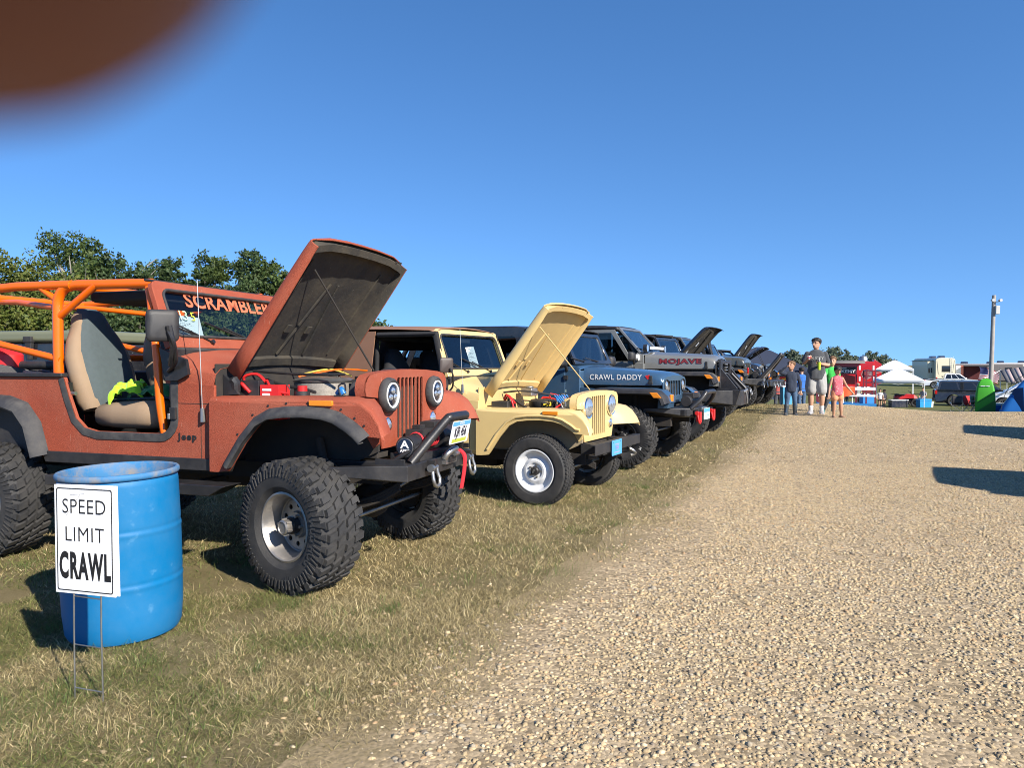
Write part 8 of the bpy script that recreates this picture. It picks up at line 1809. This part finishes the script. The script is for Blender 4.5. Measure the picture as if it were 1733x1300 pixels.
person('person in straw hat and grey shirt behind the railed trailer', spot(1452, 54.5), R_(10), 1.78, st_arms, st_legs, mat('sage_grey_tee', (.22, .24, .22), rough=.9), c_black, s_dark, group=BG, hair=mat('straw_hat', (.55, .42, .30), rough=.9), leg_wear='long')
person('person in dark shirt behind the middle of the railed trailer', spot(1432, 55), R_(-30), 1.80, st_arms, st_legs, c_black, c_dgrey, s_dark, group=BG, leg_wear='long')
person('person in royal blue shirt seen between the boy and the man', spot(1357, 31), R_(190), 1.84, st_arms, st_legs, c_blue, c_jean, s_dark, group=BG, leg_wear='long')
person('person in grey cap at the stall under the navy canopy', spot(1317, 31.5), R_(170), 1.66, st_arms, st_legs, mat('dusty_red_tee', (.34, .08, .07), rough=.9), c_dgrey, s_dark, group=BG, leg_wear='long', hair=mat('grey_cap', (.20, .21, .24), rough=.9))
# stall with bright banners under the navy canopy
sx, sy, sz = spot(1312, 33.2); sl = empty('stall_table', (sx, sy, sz), R_(8), 'stall table with red and yellow banners under the navy canopy', 'table')
t = MB(); t.mat(m_white); t.bb((-1.1, -.35, .72), (1.2, .35, .76)); t.build('tabletop', sl)
for x in (-1, 1.1):
    for y in (-.3, .3): t = MB(); t.mat(m_steel); t.tube([(x, y, 0), (x, y, .72)], .015, 6); t.build('leg', sl)
t = MB(); t.mat(m_red); t.bb((-1.2, .36, 1.15), (1.2, .38, 1.75)); t.mat(mat('banner_yellow', (.72, .45, .03), rough=.7)); t.add([(-.5, .355, 1.2), (.5, .355, 1.6), (.9, .355, 1.7), (.2, .355, 1.25)], [(0, 1, 2, 3)]); t.build('banner', sl)
x_, y_, z_ = spot(1331, 22.6); cb = empty('bin', (x_, y_, z_), 0, 'light blue bin standing behind the legs of the boy in boots', 'bin'); t = MB(); t.mat(mat('sky_blue_plastic', (.08, .33, .52), rough=.5)); t.box((0, 0, .27), (.28, .24, .54), taper=1.12); t.build('bin_body', cb, bevel=.02); t = MB(); t.mat(m_white); t.bb((-.17, -.15, .54), (.17, .15, .58)); t.build('lid', cb, bevel=.01)
# ------------------------------------------------------------------ the photographer's hand, and an added phone that shades it: a fingertip strays over the lens corner
cz = 1.41
def Cam(x, y, d): return Vector((x, d, cz+y))      # x right, y up, d metres ahead of the lens (pitch is small)
fh = MB(); tip = Cam(-.01365, .01425, .0165); dr = Vector((-.50, -.30, .62)).normalized()
p1 = tip+dr*.022; p2 = p1+Vector((-.62, -.62, .30)).normalized()*.026; p3 = p2+Vector((-.55, -.80, -.15)).normalized()*.042
capsule(fh, [tip, p1, p2, p3], [.0099, .0100, .0100, .0112], 18, 5)
pc = p3+Vector((-.012, -.03, -.035))
for k in range(3):
    o = p3+Vector((-.006, -.004, -.022*(k+1))); q1 = o+Vector((-.004, .034, .004)); q2 = q1+Vector((.022, .016, 0)); q3 = q2+Vector((.018, -.004, -.002)); capsule(fh, [o, q1, q2, q3], [.0098, .0092, .0086, .0074], 12, 4)
capsule(fh, [pc+Vector((0, .02, .03)), pc+Vector((-.004, -.02, .0)), pc+Vector((-.006, -.045, -.03))], [.026, .03, .026], 14, 4)
capsule(fh, [pc+Vector((0, .015, -.02)), pc+Vector((0, -.03, -.03))], [.028, .026], 14, 3)
th_ = pc+Vector((.012, -.01, .02)); capsule(fh, [th_, th_+Vector((.03, .004, .028)), th_+Vector((.055, .012, .034))], [.013, .0105, .0085], 12, 4)
capsule(fh, [pc+Vector((-.006, -.05, -.035)), pc+Vector((-.06, -.20, -.16)), pc+Vector((-.10, -.34, -.26))], [.026, .034, .042], 16, 4)
v, f = remeshed(fh, .0022, 3); hm = MB(); hm.mat(mat('hand_skin', (.19, .060, .040), rough=.5, var=.08, vscale=60, bump=.1, bscale=900)); hm.add(v, f)
hroot = empty('person', tuple(pc+Vector((-.1, -.34, -.27))), 0, 'blurred brown fingertip covering the top left corner of the picture', 'person')
ho_ = hm.build('hand', smooth=80, recalc=False); ho_.parent = hroot; ho_.location = tuple(-hroot.location)
sl_ = MB(); sl_.mat(c_dgrey); capsule(sl_, [pc+Vector((-.055, -.19, -.15)), pc+Vector((-.11, -.37, -.28))], [.046, .056], 16, 4); so_ = sl_.build('sleeve', smooth=60); so_.parent = hroot; so_.location = tuple(-hroot.location)
ph = empty('phone', (.05, -.012, cz), 0, 'dark phone held behind the lens, out of the picture', 'phone')  # unseen slab, added and sized to keep the fingertip in shade
t = MB(); t.mat(m_blackm); t.loft([[(x*k, d, z*k) for x, z in rrect(-.078, -.040, .078, .044, .012, 4)] for d, k in ((-.004, .98), (-.003, 1), (.003, 1), (.0045, .98))]); t.build('phone_body', ph, smooth=40)
t = MB(); t.mat(m_leddark); t.bb((-.076, -.0048, -.038), (.076, -.0043, .042)); t.build('screen', ph)
